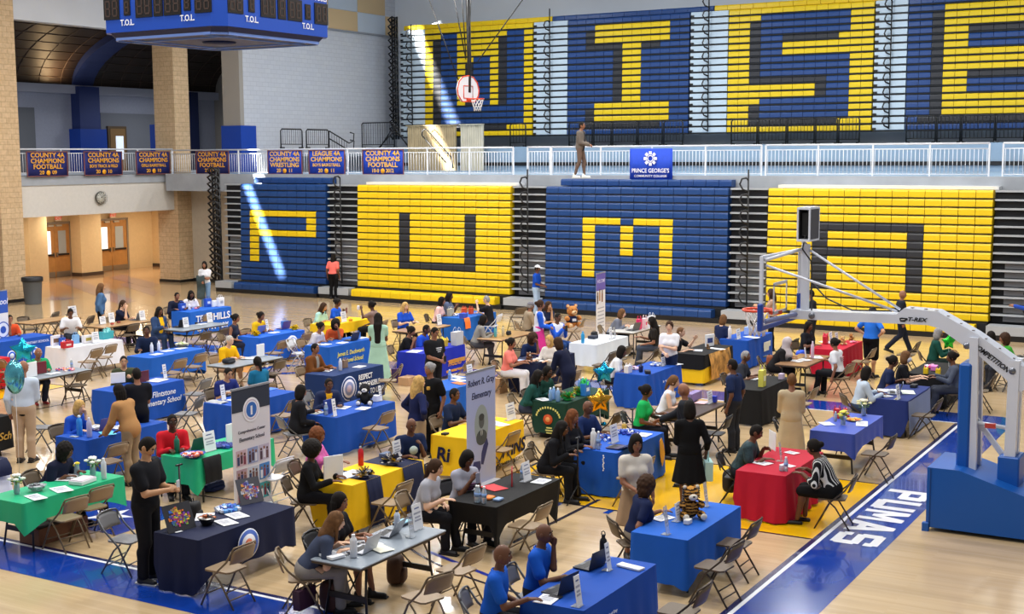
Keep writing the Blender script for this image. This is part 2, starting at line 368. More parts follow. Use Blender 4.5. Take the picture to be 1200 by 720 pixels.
# the white side wall at the end of the gym and the back wall
wbox('wall_left',-35.3,-34.3,24.65,36.2,4.78,14,BLOCK)
wbox('wall_left_lower',-36.3,-31,23.3,23.6,0,4.5,mat('beige lower wall','#c6baa6',.7,noise=.04))
wbox('baseboard_left_lower',-36.3,-32.9,23.24,23.3,0,.14,BLACKM)
wbox('wall_back',-34.9,12,36.2,36.6,0,15,mat('white back wall','#d4dae2',.7,noise=.05,nscale=.4))
# checker band high on the side wall
TA,TB=mat('tan tile','#c9ad84',.7),mat('pale blue tile','#b9c3cf',.7)
b=MB()
for i in range(14):
    for j in range(3):
        y=24.4+i*2.3-(.6); 
        b.box((-34.29,y+1.15-.0,11.55+.95*j+.47),(.03,2.28,.93),TA if (i+j)%2 else TB)
        if y+2.3>36.2: break
struct(b.build('trim_tile_band')); wbox('trim_tile_edge',-34.3,-34.22,24.4,36.2,11.46,11.54,mat('grey trim','#8d9096',.6))
# blue pads at the wall corner and by the far column
wbox('pad_corner',-35.35,-34.2,24.3,25.3,4.78,6.85,PADB); b=atx(185,160,-40); wbox('pad_column',-40.4,-39.8,float(b[1])-.1,float(atx(200,160,-40)[1]),4.78,7.0,PADB)
# mezzanine slab in front of the long side
wbox('floor_mezzanine_long',-36.25,3,22.0,33.5,4.5,4.78,DECK); wbox('wall_mezzanine_face',-36.25,3,21.75,22.0,4.05,4.78,GREYD)
wbox('wall_under_mezzanine',-31,3,22.6,22.8,0,4.5,mat('dark under bleachers','#3c4046',.9))
wbox('wall_platform',-34.2,4,33.3,33.6,4.78,5.85,DECK); wbox('trim_platform_gap',-34.2,4,33.24,33.31,5.0,5.16,BLACKM); wbox('floor_platform',-34.2,4,33.5,36.2,5.7,5.88,DECK)
wbox('floor_side_landing',-34.3,-32.6,26.6,33.4,5.5,5.85,GREYD)
# wall clock
p=atx(118,232,-36.42); t=empty('wall_clock',tuple(p)); tag(t,'round wall clock with white face behind a wire guard on the cream balcony front','clock')
b=MB(); Mx=Matrix.Translation((0,0,0))@Matrix.Rotation(PI/2,4,'Y'); b.lathe([(0.001,.03),(.25,.03),(.27,0),(.25,-.05),(0.001,-.05)],mat('clock rim','#5c5a52',.5),n=24,M=Mx); b.build('case',t)
b=MB(); b.lathe([(.001,.045),(.23,.042),(.23,.03),(.001,.03)],mat('clock face','#e8e6da',.5),n=24,M=Mx); b.build('face',t)
b=MB()
for a in range(12): q=a*PI/6; b.bar((.05,.18*math.sin(q),.18*math.cos(q)),(.05,.22*math.sin(q),.22*math.cos(q)),.02,.02,BLACKM)
b.bar((.055,0,0),(.055,.1,.09),.02,.02,BLACKM); b.bar((.055,0,0),(.055,-.06,.16),.016,.016,BLACKM); b.build('dial_marks',t)
b=MB()
for k in range(-3,4): w=math.sqrt(max(.01,.29**2-(k*.08)**2)); b.tube([(.09,k*.08,-w),(.12,k*.08,0),(.09,k*.08,w)],.006,mat('wire','#8d8a80',.4,metal=.6),5); b.tube([(.09,-w,k*.08),(.12,0,k*.08),(.09,w,k*.08)],.006,mat('wire','#8d8a80',.4,metal=.6),5)
b.build('wire_guard',t)
# bin by the column
p=at(39,356.5); t=empty('trash_can',(p[0],p[1],0)); tag(t,'tall dark grey trash can beside the tan block column','trash can')
b=MB(); b.lathe([(.3,0),(.3,.03),(.36,.95),(.38,.97),(.36,1.0),(.33,.97),(.3,.2),(.05,.15)],mat('grey plastic','#5a5d60',.6),n=20); b.build('body',t)
b=MB(); b.lathe([(.385,.86),(.395,.9),(.395,1.02),(.37,1.03),(.35,.98),(.34,.8)],mat('liner black','#262629',.5),n=20); b.build('liner',t)
# rails
def rail(name,label,pts_,gx=None,h=1.05,group='white guard rails of the balcony'):
    a,c=[np.array(q,float) for q in pts_]; L=np.linalg.norm(c-a); d=(c-a)/L
    t=empty(name,tuple(a)); tag(t,label,'railing',group); d=Vector(d)
    n=max(1,round(L/2.0))
    for k in range(n+1): p=d*(L*k/n); b=MB(); b.bar((p.x,p.y,0),(p.x,p.y,h),.05,.05,WHITEM); b.build('post',t)
    b=MB(); e=d*L
    b.tube([(0,0,h),(e.x,e.y,h)],.03,WHITEM,8); b.build('top_rail',t)
    b=MB(); b.tube([(0,0,h-.16),(e.x,e.y,h-.16)],.018,WHITEM,6); b.tube([(0,0,.14),(e.x,e.y,.14)],.018,WHITEM,6); b.build('cross_rail',t)
    b=MB(); nb=round(L/.125)
    for k in range(nb): p=d*(L*(k+.5)/nb); b.tube([(p.x,p.y,.14),(p.x,p.y,h-.16)],.011,WHITEM,5)
    b.build('balusters',t); return t
rail('guard_rail','white balcony railing running off the frame beside the tan column nearest the trash can',((-36.45,6,4.78),(-36.45,13.2,4.78)))
rail('guard_rail','white balcony railing with three champion banners above the wall clock',((-36.45,14.3,4.78),(-36.45,22.4,4.78)))
GX=[-36.2,-25.9,-19.05,-18.6,-9.9,-9.75,-2.33,-2.0,3]
segs=[(-36.15,-19.05,'white balcony railing above the blue P and yellow U seats'),(-18.45,-17.5,'short white railing piece left of the mezzanine walker'),(-17.45,-9.55,'white balcony railing holding the blue college banner'),(-9.4,-2.35,'white balcony railing above the yellow seats with the A'),(-1.95,2.6,'white balcony railing past the gap above the aisle beyond the A seats')]
for x0,x1,l in segs: rail('guard_rail',l,((x0,22.05,4.7),(x1,22.05,4.7)),h=1.08)
# ---------------------------------------------------------------- bleachers
SEATB=mat('blue bleacher seat','#1b4079',.38,noise=.05,nscale=1); SEATY=mat('yellow bleacher seat','#e8c412',.4,noise=.03,nscale=1); SEATK=mat('black bleacher seat','#2b2c31',.42)
STEPG=mat('aluminium step','#b5bac0',.42,metal=.25); GAPD=mat('bleacher gap','#15161a',.7); STEPU=mat('pale step','#c3d3de',.5)
CM={'b':SEATB,'y':SEATY,'k':SEATK}
def grid(nr,nc,bg): return [[bg]*nc for _ in range(nr)]
def put(g,rows,cols,c):
    for r in rows:
        for q in cols:
            if 0<=r<len(g) and 0<=q<len(g[0]): g[r][q]=c
R_=range
GP=grid(15,9,'b'); put(GP,R_(4,12),[1],'y'); put(GP,[4,7],R_(1,8),'y'); put(GP,R_(4,8),[7],'y')
GU=grid(15,14,'y'); put(GU,R_(4,12),[4,10],'k'); put(GU,[11],R_(4,11),'k')
GM=grid(15,14,'b'); put(GM,R_(4,12),[3,9],'y'); put(GM,[4],[3,4,5,7,8,9],'y'); put(GM,R_(5,9),[6],'y')
GA=grid(15,14,'y'); put(GA,R_(4,12),[3,9],'k'); put(GA,[4,7],R_(3,10),'k')
GW=grid(18,13,'y'); put(GW,R_(2,17),[1],'k'); put(GW,R_(1,16),[2,3,10,11],'b'); put(GW,R_(5,16),[6,7],'b'); put(GW,R_(13,16),R_(2,12),'b'); put(GW,R_(6,13),[5],'k'); put(GW,R_(2,13),[9],'k'); put(GW,[16],R_(1,10),'k')
GI=grid(18,13,'b'); put(GI,R_(1,4),R_(3,11),'y'); put(GI,R_(13,16),R_(3,11),'y'); put(GI,R_(4,13),[6,7],'y'); put(GI,[2,3],[2],'k'); put(GI,[4],[2,3,4,5,8,9],'k'); put(GI,R_(5,13),[5],'k'); put(GI,[14,15],[2],'k'); put(GI,[16],R_(2,10),'k')
GS=grid(18,13,'y'); put(GS,R_(1,16),R_(3,11),'b'); put(GS,R_(2,11),[2],'k'); put(GS,[14,15],[2],'k'); put(GS,[4],R_(5,10),'k'); put(GS,[4],[10],'y'); put(GS,[5,6],R_(5,11),'y'); put(GS,[10],R_(2,9),'k'); put(GS,[11,12],R_(0,8),'y'); put(GS,[11,12],[8],'k'); put(GS,[16],R_(2,10),'k')
GE=grid(18,13,'b'); put(GE,R_(1,16),[3,4],'y'); put(GE,[1,2,3,7,8,9,13,14,15],R_(3,11),'y'); put(GE,R_(2,16),[2],'k'); put(GE,[4,10,16],R_(5,11),'k'); put(GE,[16],R_(1,11),'k')
def seat(b,x0,x1,y,z,h,m,gap=.008):   # one moulded seat front with a rolled upper edge
    prof=[(y+.38,z),(y+.015,z),(y,z+.02),(y+.005,z+h*.72),(y+.03,z+h*.93),(y+.07,z+h),(y+.38,z+h)]
    n=len(prof); a,c=x0+gap,x1-gap
    V=[(a,p,q) for p,q in prof]+[(c,p,q) for p,q in prof]
    F=[(i,i+1,n+i+1,n+i) for i in range(n-1)]+[tuple(range(n))[::-1],tuple(range(n,2*n))]
    b.add(V,[f[::-1] for f in F],m)
def section(name,label,g,x0,x1,y,z0,pitch,h,rec,bench=None,extra=None):
    nr,nc=len(g),len(g[0]); cw=(x1-x0)/nc
    t=empty(name,((x0+x1)/2,y,0)); tag(t,label,'bleachers','painted bleacher sections'); ox=-(x0+x1)/2
    b=MB(); top=z0+nr*pitch
    b.box((0,.33,(z0+top)/2-.02),(x1-x0-.02,.3,top-z0-.05),GAPD); b.build('understructure',t)
    for r in range(nr):
        k=nr-1-r; z=z0+k*pitch; yy=rec*k
        b=MB()
        for c in range(nc): seat(b,ox+x0+c*cw,ox+x0+(c+1)*cw,yy,z+(pitch-h),h,CM[g[r][c]])
        b.bar((ox+x0,yy+.035,z+(pitch-h)*.5),(ox+x1,yy+.035,z+(pitch-h)*.5),.06,(pitch-h)*.98,GAPD)
        b.build('seat_row',t)
    if bench:
        b=MB(); n=nc
        for c in range(n): seat(b,ox+x0+.15+c*(cw-.03),ox+x0+.15+(c+1)*(cw-.03),-.62,.16,.27,CM[bench])
        b.build('front_bench',t); b=MB(); b.box((.0,-.3,.08),(x1-x0-.02,.6,.16),BLACKM); b.box((0,-.1,.3),(x1-x0-.02,.2,.3),GAPD); b.build('kickboard',t)
    if extra:
        b=MB(); e0,e1,ey,ez,col=extra; n=nc
        for c in range(n): w=(e1-e0)/n; seat(b,ox+e0+c*w,ox+e0+(c+1)*w,ey,ez,.23,CM[col])
        b.build('top_row',t)
    return t
LZ=(20.88,.46,.262,.238,.008)
section('bleacher_section','blue lower bleachers with yellow letter P behind the woman in coral',GP,-31.35,-26.95,*LZ,bench='b',extra=(-30.9,-26.96,.45,4.42,'b'))
section('bleacher_section','yellow lower bleachers with black letter U',GU,-25.4,-18.55,*LZ,bench='y')
section('bleacher_section','blue lower bleachers with yellow letter M under the college banner',GM,-17.1,-10.28,*LZ,bench='b',extra=(-16.7,-10.3,.45,4.42,'b'))
section('bleacher_section','yellow lower bleachers with black letter A behind the hoop stand',GA,-8.92,-2.0,*LZ,bench='y')
UZ=(34.5,6.36,.293,.226,.006)
section('bleacher_section','yellow upper bleachers with blue letter W',GW,-31.4,-25.33,*UZ,extra=(-32.8,-24.4,.3,11.66,'y'))
section('bleacher_section','blue upper bleachers with yellow letter I',GI,-23.46,-17.45,*UZ,extra=(-24.38,-16.4,.3,11.66,'b'))
section('bleacher_section','yellow upper bleachers with blue letter S',GS,-15.63,-9.38,*UZ,extra=(-16.38,-8.75,.3,11.66,'y'))
section('bleacher_section','blue upper bleachers with yellow letter E',GE,-8.0,-1.9,*UZ,extra=(-8.73,-1.2,.3,11.66,'b'))
for x0,x1,l in ((-25.2,-18.4,'U'),(-8.7,-1.9,'A')): wbox('trim_strip_'+l,x0,x1,21.3,21.75,4.4,4.5,mat('white strip','#dfe1e4',.5))
def aisle(label,x0,x1,y,z0,pitch,n,rec,m,hh,rail=True,base=True,top=None,lad=False):
    t=empty('bleacher_aisle',((x0+x1)/2,y,0)); tag(t,label,'bleacher steps','bleacher aisles'); w=x1-x0-.03
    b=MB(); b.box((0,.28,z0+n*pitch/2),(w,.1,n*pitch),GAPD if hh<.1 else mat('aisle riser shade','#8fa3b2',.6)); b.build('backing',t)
    b=MB()
    for k in range(n): b.box((0,rec*k+.14,z0+k*pitch+pitch-hh/2),(w,.28,hh),m)
    b.build('steps',t)
    if hh<.1:
        b=MB()
        for k in range(n): b.box((w*.06,rec*k+.2,z0+k*pitch+.1),(w*.84,.05,.15),mat('aisle panel','#77777a',.6))
        b.build('risers',t)
    else:
        b=MB()
        for k in range(n): b.box((0,rec*k+.03,z0+k*pitch+.03),(w,.06,.055),BLACKM); b.box((-w/2+.08,rec*k-.02,z0+k*pitch+.12),(.14,.05,.08),BLACKM)
        b.build('step_edges',t)
    if base: b=MB(); b.box((0,-.3,.3),(w-.0,.62,.26),STEPG); b.build('front_step',t); b=MB(); b.box((0,-.28,.08),(w-.0,.6,.16),BLACKM); b.build('kickboard',t)
    if rail:
        b=MB(); zt=top or z0+n*pitch+.3; b.tube([(.05,-.1,z0+.1),(.05,-.1,zt)],.028,BLACKM,6)
        if lad: b.tube([(-.1,-.1,z0-.3),(-.1,-.1,zt)],.04,BLACKM,6); b.tube([(.2,-.1,z0-.3),(.2,-.1,zt-.2)],.03,BLACKM,6)
        step=pitch*2
        for k in range(int((zt-z0)/step)):
            z=z0+k*step+.15; b.tube([(.05,-.12,z),(-.1,-.2,z+.08),(-.2,-.2,z+.25),(-.14,-.18,z+.42),(.0,-.14,z+.45),(.05,-.12,z+.38)],.034,BLACKM,6)
            if lad: b.tube([(.05,-.12,z),(.2,-.2,z+.08),(.26,-.2,z+.25),(.14,-.18,z+.42),(.05,-.14,z+.45)],.022,BLACKM,6)
        b.build('handrail',t)
    return t
LA=(20.95,.46,.262,15,.008,STEPG,.055)
aisle('bleacher steps with black end frame left of the letter P',-32.28,-31.37,*LA,rail=False)
aisle('lower bleacher steps between the letters P and U',-26.92,-25.43,*LA)
aisle('lower bleacher steps between the letters U and M',-18.52,-17.13,*LA,top=5.0)
aisle('lower bleacher steps between the letters M and A',-10.25,-8.95,*LA,top=5.0)
aisle('lower bleacher steps past the letter A at the frame edge',-1.97,.4,*LA,top=5.0)
UA=(34.55,6.36,.293,18,.006,STEPU,.21)
aisle('upper bleacher steps beside the white wall left of the W',-32.9,-31.42,*UA,base=False,top=11.9)
aisle('upper bleacher steps between the letters W and I',-25.3,-23.49,*UA,base=False,top=12.2)
aisle('upper bleacher steps between the letters I and S',-17.42,-15.66,*UA,base=False,top=12.4)
aisle('upper bleacher steps between the letters S and E',-9.35,-8.03,*UA,base=False,top=11.9)
# black end frames
def endframe(label,x,y,z0,z1,n,w,name='bleacher_end_rail'):
    t=empty(name,(x,y,z0)); tag(t,label,'railing'); b=MB(); H=z1-z0
    for dx in (-w/2,0,w/2): b.tube([(dx,0,0),(dx,0,H)],.05,BLACKM,6)
    b.build('posts',t); b=MB()
    for k in range(n):
        z=H*k/n; b.tube([(-w/2,-.05,z),(-w/2-.1,-.18,z+.2),(0,-.2,z+.33),(w/2+.06,-.14,z+.2),(w/2,-.04,z+.02)],.045,BLACKM,6); b.tube([(-w/2,-.02,z+.1),(w/2,-.02,z+.3)],.04,BLACKM,5)
    b.build('loops',t)
endframe('tangle of black end rails beside the steps left of the letter P',-32.42,20.72,.45,5.0,17,.36)
endframe('tall black end rails beside the steps left of the letter W',-33.0,34.3,6.3,12.3,18,.3)
# front guard panels of the upper seats
def guard(name,label,pts,z,h,bars=.14,m=BLACKM,group='black guard panels'):
    a,c=[np.array((q[0],q[1],0),float) for q in pts]; L=np.linalg.norm(c-a); d=Vector((c-a)/L); t=empty(name,(a[0],a[1],z)); tag(t,label,'guard rail',group)
    e=d*L; b=MB(); b.tube([(0,0,.06),(0,0,h-.08),tuple(d*.08+Vector((0,0,h))),tuple(e-d*.08+Vector((0,0,h))),(e.x,e.y,h-.08),(e.x,e.y,.06)],.032,BLACKM,6); b.tube([(0,0,.18),(e.x,e.y,.18)],.02,BLACKM,6); b.build('frame',t)
    b=MB(); n=max(2,int(L/bars))
    for k in range(1,n): p=d*(L*k/n); b.tube([(p.x,p.y,.18),(p.x,p.y,h-.03)],.012,BLACKM,4)
    b.build('bars',t)
    for p in (e*.06,e*.94): b=MB(); b.box((p.x,p.y,.03),(.12,.2,.06),BLACKM); b.build('foot',t)
gp=[(598,616,'W'),(667,694,'I'),(696,716,'I'),(718,746,'I'),(748,776,'I'),(778,800,'I'),(857,887,'S'),(889,921,'S'),(923,954,'S'),(956,981,'S'),(983,1007,'S'),(1062,1096,'E'),(1098,1125,'E'),(1127,1165,'E'),(1167,1200,'E')]
nm={'W':1,'I':5,'S':5,'E':4}; order=['first','second','third','fourth','fifth']; cnt={}
for x0,x1,l in gp:
    k=cnt.get(l,0); cnt[l]=k+1
    lab='black guard panel at the foot of the upper seats with letter W' if l=='W' else f'black guard panel under the letter {l}, {order[k]} counting from the wall clock side'
    guard('safety_barrier',lab,((aty(x0,160,33.8)[0],33.8),(aty(x1,160,33.8)[0],33.8)),5.88,1.06)
def onwall(px,py): p=atx(px,py,-33.0); return (float(p[0]),float(p[1]))
guard('safety_barrier','black guard panel on the landing by the white wall, nearest the far column',(onwall(329,160),onwall(354,160)),5.85,.85,group=None); guard('safety_barrier','black guard panel next to the slanting stair rail on the side landing',(onwall(359,160),onwall(385,160)),5.85,.85,group=None)
t=empty('stair_rail',(*onwall(386,160),5.85)); tag(t,'black slanting stair rail with looped end by the white wall','railing'); b=MB()
q=Vector((*onwall(409,168),5.3))-t.location
for dz in (.8,.45): b.tube([(0,0,dz),(q.x,q.y,q.z+dz),(q.x,q.y+.35,q.z+dz+.1),(q.x,q.y+.4,q.z+dz+.45),(q.x,q.y+.1,q.z+dz+.5)],.03,BLACKM,6)
for k in range(8): b.tube([(0,q.y*k/8,.8+q.z*k/8),(0,q.y*k/8,q.z*k/8)],.014,BLACKM,4)
b.build('rail',t)
guard('safety_barrier','black gate panel on the platform in front of the upper W end frame',((aty(424,160,33.2)[0],33.2),(aty(462,160,33.2)[0],33.2)),5.86,1.25,group=None)
t=empty('stair_rail',tuple(aty(462,172,33.15))); tag(t,'crossed black stair rails below the end frame of the W seats','railing'); b=MB()
for s in (-1,1): b.tube([(s*.9,0,-.1),(0,0,1.0),(-s*.2,0,1.05)],.03,BLACKM,6); b.tube([(s*1.1,0,-.2),(0,.05,.8)],.03,BLACKM,6)
b.build('rail',t)
t=empty('stair_rail',tuple(aty(510,172,32.4))); tag(t,'single black stair handrail with rounded end in front of the fluted beige panel','railing'); b=MB()
b.tube([(-.75,0,.55),(-.72,0,.75),(-.55,0,.85),(-.4,0,.75),(.9,0,-.5),(1.0,0,-1.0)],.032,BLACKM,6); b.tube([(-.75,0,.55),(-.5,0,.3),(.6,0,-.75)],.032,BLACKM,6); b.build('rail',t)
# fluted partitions below the W
FL=mat('fluted beige panel','#cdc6b2',.6,noise=.1,nscale=2); FLD=mat('tan fluted panel','#b9a580',.6,noise=.15,nscale=2)
def fluted(label,px0,px1,y,m,h=2.12):
    a=aty(px0,190,y)[0]; c=aty(px1,190,y)[0]; t=empty('partition_panel',((a+c)/2,y,4.78)); tag(t,label,'partition'); w=c-a; n=max(4,int(w/.12)); b=MB()
    V=[];F=[]
    for k in range(n*2+1): x=-w/2+w*k/(2*n); V+=[(x,-.06 if k%2 else 0,0),(x,-.06 if k%2 else 0,h)]
    k0=len(V)
    for x,yy in ((w/2,.1),(-w/2,.1)): V+=[(x,yy,0),(x,yy,h)]
    m_=2*n; idx=[2*i for i in range(m_+1)]+[k0,k0+2]; N=len(idx)
    F=[(idx[i],idx[(i+1)%N],idx[(i+1)%N]+1,idx[i]+1) for i in range(N)]+[tuple(i+1 for i in idx),tuple(idx[::-1])]
    b.add(V,F,m); b.build('fluted_face',t); b=MB(); b.box((0,0,h+.02),(w+.04,.22,.05),m); b.build('cap',t)
fluted('wide tan fluted partition under the W seats next to the stair rail',478,534,33.0,FLD); fluted('narrow pale fluted partition standing right of the wide tan one',540,566,32.6,FL)
# ---------------------------------------------------------------- banners on the rails
BNAVY=mat('banner navy','#232a6e',.7,noise=.05); GOLD=mat('banner gold','#e0a032',.6); BBLUE=mat('banner blue','#1f48c4',.7,noise=.05); BWHITE=mat('banner white','#eef0f6',.6); MAROON=mat('banner edge','#7a4a4a',.7)
def cloth_panel(b,w,h,m,ripple=.02,off=0,n=12):
    V=[];F=[]
    for i in range(n+1):
        x=-w/2+w*i/n; y=math.sin(i*1.3+off)*ripple
        V+=[(x,y,0),(x,y*.5,h),(x,y+.012,0),(x,y*.5+.012,h)]
    for i in range(n):
        a=4*i; F+=[(a,a+4,a+5,a+1),(a+2,a+3,a+7,a+6),(a,a+2,a+6,a+4),(a+1,a+5,a+7,a+3)]
    F+=[(0,1,3,2),(4*n,4*n+2,4*n+3,4*n+1)]
    b.add(V,F,m,True)
def banner(label,p,w,h,rz,lines,m=BNAVY,col=GOLD):
    t=empty('championship_banner',tuple(p),rz); tag(t,label,'banner','champion banners on the balcony rails')
    b=MB(); cloth_panel(b,w,h,m); b.build('cloth',t)
    b=MB()
    for z in (.0,h): b.box((0,-.005,z),(w+.04,.035,.035),MAROON)
    for x in (-w/2,w/2): b.box((x,-.005,h/2),(.035,.035,h),MAROON)
    b.build('edging',t)
    n=len(lines)
    for k,(s,sz) in enumerate(lines): 
        z=h*(1-(k+.62)/(n+.25)); text(s,sz,col,'lettering',t,(0,-.03,z),(1,0,0),(0,0,1),.025,sx=min(1.15,(w*.92)/(len(s)*sz*.66)),ext=.003)
    b=MB(); b.lathe([(.001,.02),(.1,.015),(.1,0),(.001,0)],mat('gold ball','#f0a820',.5),(0,0,0),12,M=Matrix.Translation((0,-.03,h*.14))@Matrix.Rotation(PI/2,4,'X')); b.build('ball_emblem',t)
L1=('COUNTY 4A',.25);L2=('CHAMPIONS',.25)
xl=-36.4
for (px0,px1,py0,py1,ls,lab) in (((31),77,177,207,[L1,L2,('FOOTBALL',.25),('20      09',.2)],'navy and gold football champions banner of 2009 on the side balcony above the trash can'),
    (98,141,177,205,[L1,L2,('BOYS TRACK & FIELD',.17),('20      10',.2)],'navy and gold county champions banner for boys track and field, above the wall clock'),
    (159,197,175,204,[L1,L2,('GIRLS BASKETBALL',.17),('20      10',.2)],'navy and gold county champions banner for girls basketball, beside the far tan column')):
    a=atx(px0,py1,xl); c=atx(px1,py0,xl); w=float(c[1]-a[1]); h=.95
    banner(lab,(xl+.06,float(a[1]+w/2),4.78),w,h,PI/2,ls)
for (px0,px1,ls,lab,m) in ((231,268,[L1,L2,('FOOTBALL',.25),('20      11',.2)],'navy county champions football banner partly behind the black end rails',BNAVY),(315,354,[L1,L2,('WRESTLING',.25),('20      11',.2)],'bright blue county champions banner for wrestling above the letter P',BBLUE),(363,404,[('LEAGUE 4A',.25),L2,('BOYS BASKETBALL',.17),('20      11',.2)],'bright blue league champions banner for boys basketball',BBLUE),(426,473,[L1,L2,('FOOTBALL',.25),('10-0      2012',.2)],'bright blue county champions football banner of 2012 above the letter U',BBLUE)):
    a=aty(px0,204,21.95); c=aty(px1,176,21.95); w=float(c[0]-a[0])
    banner(lab,((a[0]+c[0])/2,21.93,4.78),w,.95,0,ls,m,mat('banner gold pale','#f0bd52',.6) if m is BBLUE else GOLD)
a=aty(738,209,21.66); c=aty(788,177,21.66); w=float(c[0]-a[0]); h=1.08
t=empty('college_banner',((a[0]+c[0])/2,21.66,4.62)); tag(t,'blue banner with round white emblem and college lettering on the rail above the M','banner')
b=MB(); cloth_panel(b,w,h,BBLUE,.03); b.build('cloth',t)
b=MB()
for k in range(8):
    q=2*PI*k/8; p=Vector((.19*math.cos(q),0,.19*math.sin(q)+.74)); b.box((0,0,0),(.11,.02,.1),BWHITE,M=Matrix.Translation((p.x,-.05,p.z))@Matrix.Rotation(-q,4,'Y'))
b.build('emblem',t)
b=MB(); b.tube([(.1*math.cos(2*PI*k/16),-.05,.74+.1*math.sin(2*PI*k/16)) for k in range(17)],.018,BWHITE,5); b.build('emblem_ring',t)
text("PRINCE GEORGE'S",.2,BWHITE,'lettering',t,(0,-.05,.32),(1,0,0),(0,0,1),.012,sx=.86); text('COMMUNITY COLLEGE',.11,BWHITE,'lettering',t,(0,-.05,.14),(1,0,0),(0,0,1),.01,sx=1.05)
# ---------------------------------------------------------------- scoreboard
SBB=mat('scoreboard blue','#0f46b0',.4); SBD=mat('scoreboard underside shade','#061a4e',.45); LED=mat('dark digit window','#1d1816',.3,noise=.2,nscale=20); LEDS=mat('unlit digit','#3c2a22',.5); SBL=mat('scoreboard edge','#6f8fd8',.4)  # SBD: cabinet blue darkened so the underside carries its shade in the colour
t=empty('scoreboard',(-13.3,.5,7.78)); tag(t,'blue hanging basketball scoreboard with dark digit windows','scoreboard')
b=MB(); A,B_,ch=1.6,1.7,.22
def oct_(a,c,ch): return [(-a+ch,-c),(a-ch,-c),(a,-c+ch),(a,c-ch),(a-ch,c),(-a+ch,c),(-a,c-ch),(-a,-c+ch)]
def ring(b,o0,z0,o1,z1,m):
    n=len(o0); V=[(x,y,z0) for x,y in o0]+[(x,y,z1) for x,y in o1]; b.add(V,[(i,(i+1)%n,n+(i+1)%n,n+i) for i in range(n)]+[tuple(range(n))[::-1],tuple(range(n,2*n))],m)
ring(b,oct_(A,B_,ch),.16,oct_(A,B_,ch),2.4,SBB); b.build('cabinet',t)
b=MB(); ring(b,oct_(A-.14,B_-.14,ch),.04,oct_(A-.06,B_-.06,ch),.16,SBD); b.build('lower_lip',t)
b=MB(); o=oct_(A-.14,B_-.14,ch)
for i in range(8): b.bar((*o[i],.045),(*o[(i+1)%8],.045),.04,.05,SBL)
for k in (-.5,.5): b.bar((k*2,-B_+.2,.03),(k*2,B_-.2,.03),.04,.03,SBL); b.bar((-A+.2,k*2,.03),(A-.2,k*2,.03),.04,.03,SBL)
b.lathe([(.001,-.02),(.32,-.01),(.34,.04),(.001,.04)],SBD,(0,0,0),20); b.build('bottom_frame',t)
def seg(b,c,w,h,M,n=2):
    for k in range(n):
        x=c[0]+(k-(n-1)/2)*w/n*.92; a,hh=w/n*.26,h*.34
        for z in (-hh,0,hh): b.box((x,-.018,c[2]+z),(a*2,.012,.028),LEDS,M)
        for sx in (-a,a):
            for z in (-hh/2,hh/2): b.box((x+sx,-.018,c[2]+z),(.028,.012,hh*.8),LEDS,M)
for side,(M,half) in enumerate(((Matrix.Translation((0,-B_,0)),A),(Matrix.Translation((A,0,0))@Matrix.Rotation(PI/2,4,'Z'),B_))):
    g=half/1.6
    for x,w,n,tol in ((-1.2,.42,2,0),(-.78,.17,1,1),(-.33,.44,2,0),(.05,.24,1,0),(.42,.44,2,0),(.8,.17,1,1),(1.2,.42,2,0)):
        hh=.3 if tol else .42; b=MB(); b.box((x*g,-.008,.62),(w,.02,hh),LED,M); seg(b,(x*g,0,.62),w,hh,M,n); b.build('digit_window',t)
        if tol: p=M@Vector((x*g,-.012,.33)); r=M.to_3x3()@Vector((1,0,0)); text('T.O.L.',.16,BWHITE,'lettering',t,p,r,(0,0,1),.02,sx=.9)
    for x,s in ((-1.2,'SCORE'),(-.33,'PLYR'),(.05,'FOUL'),(.42,'PTS'),(1.2,'SCORE' if side==0 else 'FOULS')):
        p=M@Vector((x*g,-.012,.95 if side==0 else .92)); text(s,.15,BWHITE,'lettering',t,p,M.to_3x3()@Vector((1,0,0)),(0,0,1),.02,sx=.85)
b=MB()
for sx in (-1,1):
    for sy in (-1,1): b.tube([(sx*1.2,sy*1.2,2.4),(sx*1.2,sy*1.2,6)],.03,BLACKM,6)
b.build('cables',t)
# ---------------------------------------------------------------- ceiling-hung side hoop
ORANGE=mat('rim orange','#d8482a',.4); NETW=mat('net cord','#dcdcdc',.7); BBW=mat('backboard white','#e4e4e8',.35)
hp=aty(548,105,19.0); t=empty('hanging_hoop',tuple(hp)); tag(t,'white fan-shaped side basketball hoop hanging in front of the letter W','basketball hoop')
hz=math.radians(84)   # facing
Rz=Matrix.Rotation(hz,4,'Z')
prof=[(-.35,-.42),(.35,-.42),(.56,-.2),(.6,.0),(.5,.25),(.3,.42),(.0,.47),(-.3,.42),(-.5,.25),(-.6,0),(-.56,-.2)]
b=MB(); b.prism(prof,-.02,.03,BBW,Rz); b.build('backboard',t)
b=MB(); b.tube([(x,-.03,z) for x,z in prof+prof[:1]],.022,ORANGE,6,M=Rz)
b.tube([(-.25,-.03,-.3),(-.25,-.03,.12),(.25,-.03,.12),(.25,-.03,-.3),(-.25,-.03,-.3)],.018,ORANGE,6,M=Rz); b.build('red_border',t)
b=MB(); b.tube([(.23*math.sin(2*PI*k/20),-.42+.23*math.cos(2*PI*k/20),-.33) for k in range(21)],.02,ORANGE,6,M=Rz); b.bar((-.08,-.03,-.34),(-.08,-.2,-.34),.04,.03,ORANGE,Rz); b.bar((.08,-.03,-.34),(.08,-.2,-.34),.04,.03,ORANGE,Rz); b.box((0,-.05,-.36),(.2,.06,.12),ORANGE,Rz); b.build('rim',t)
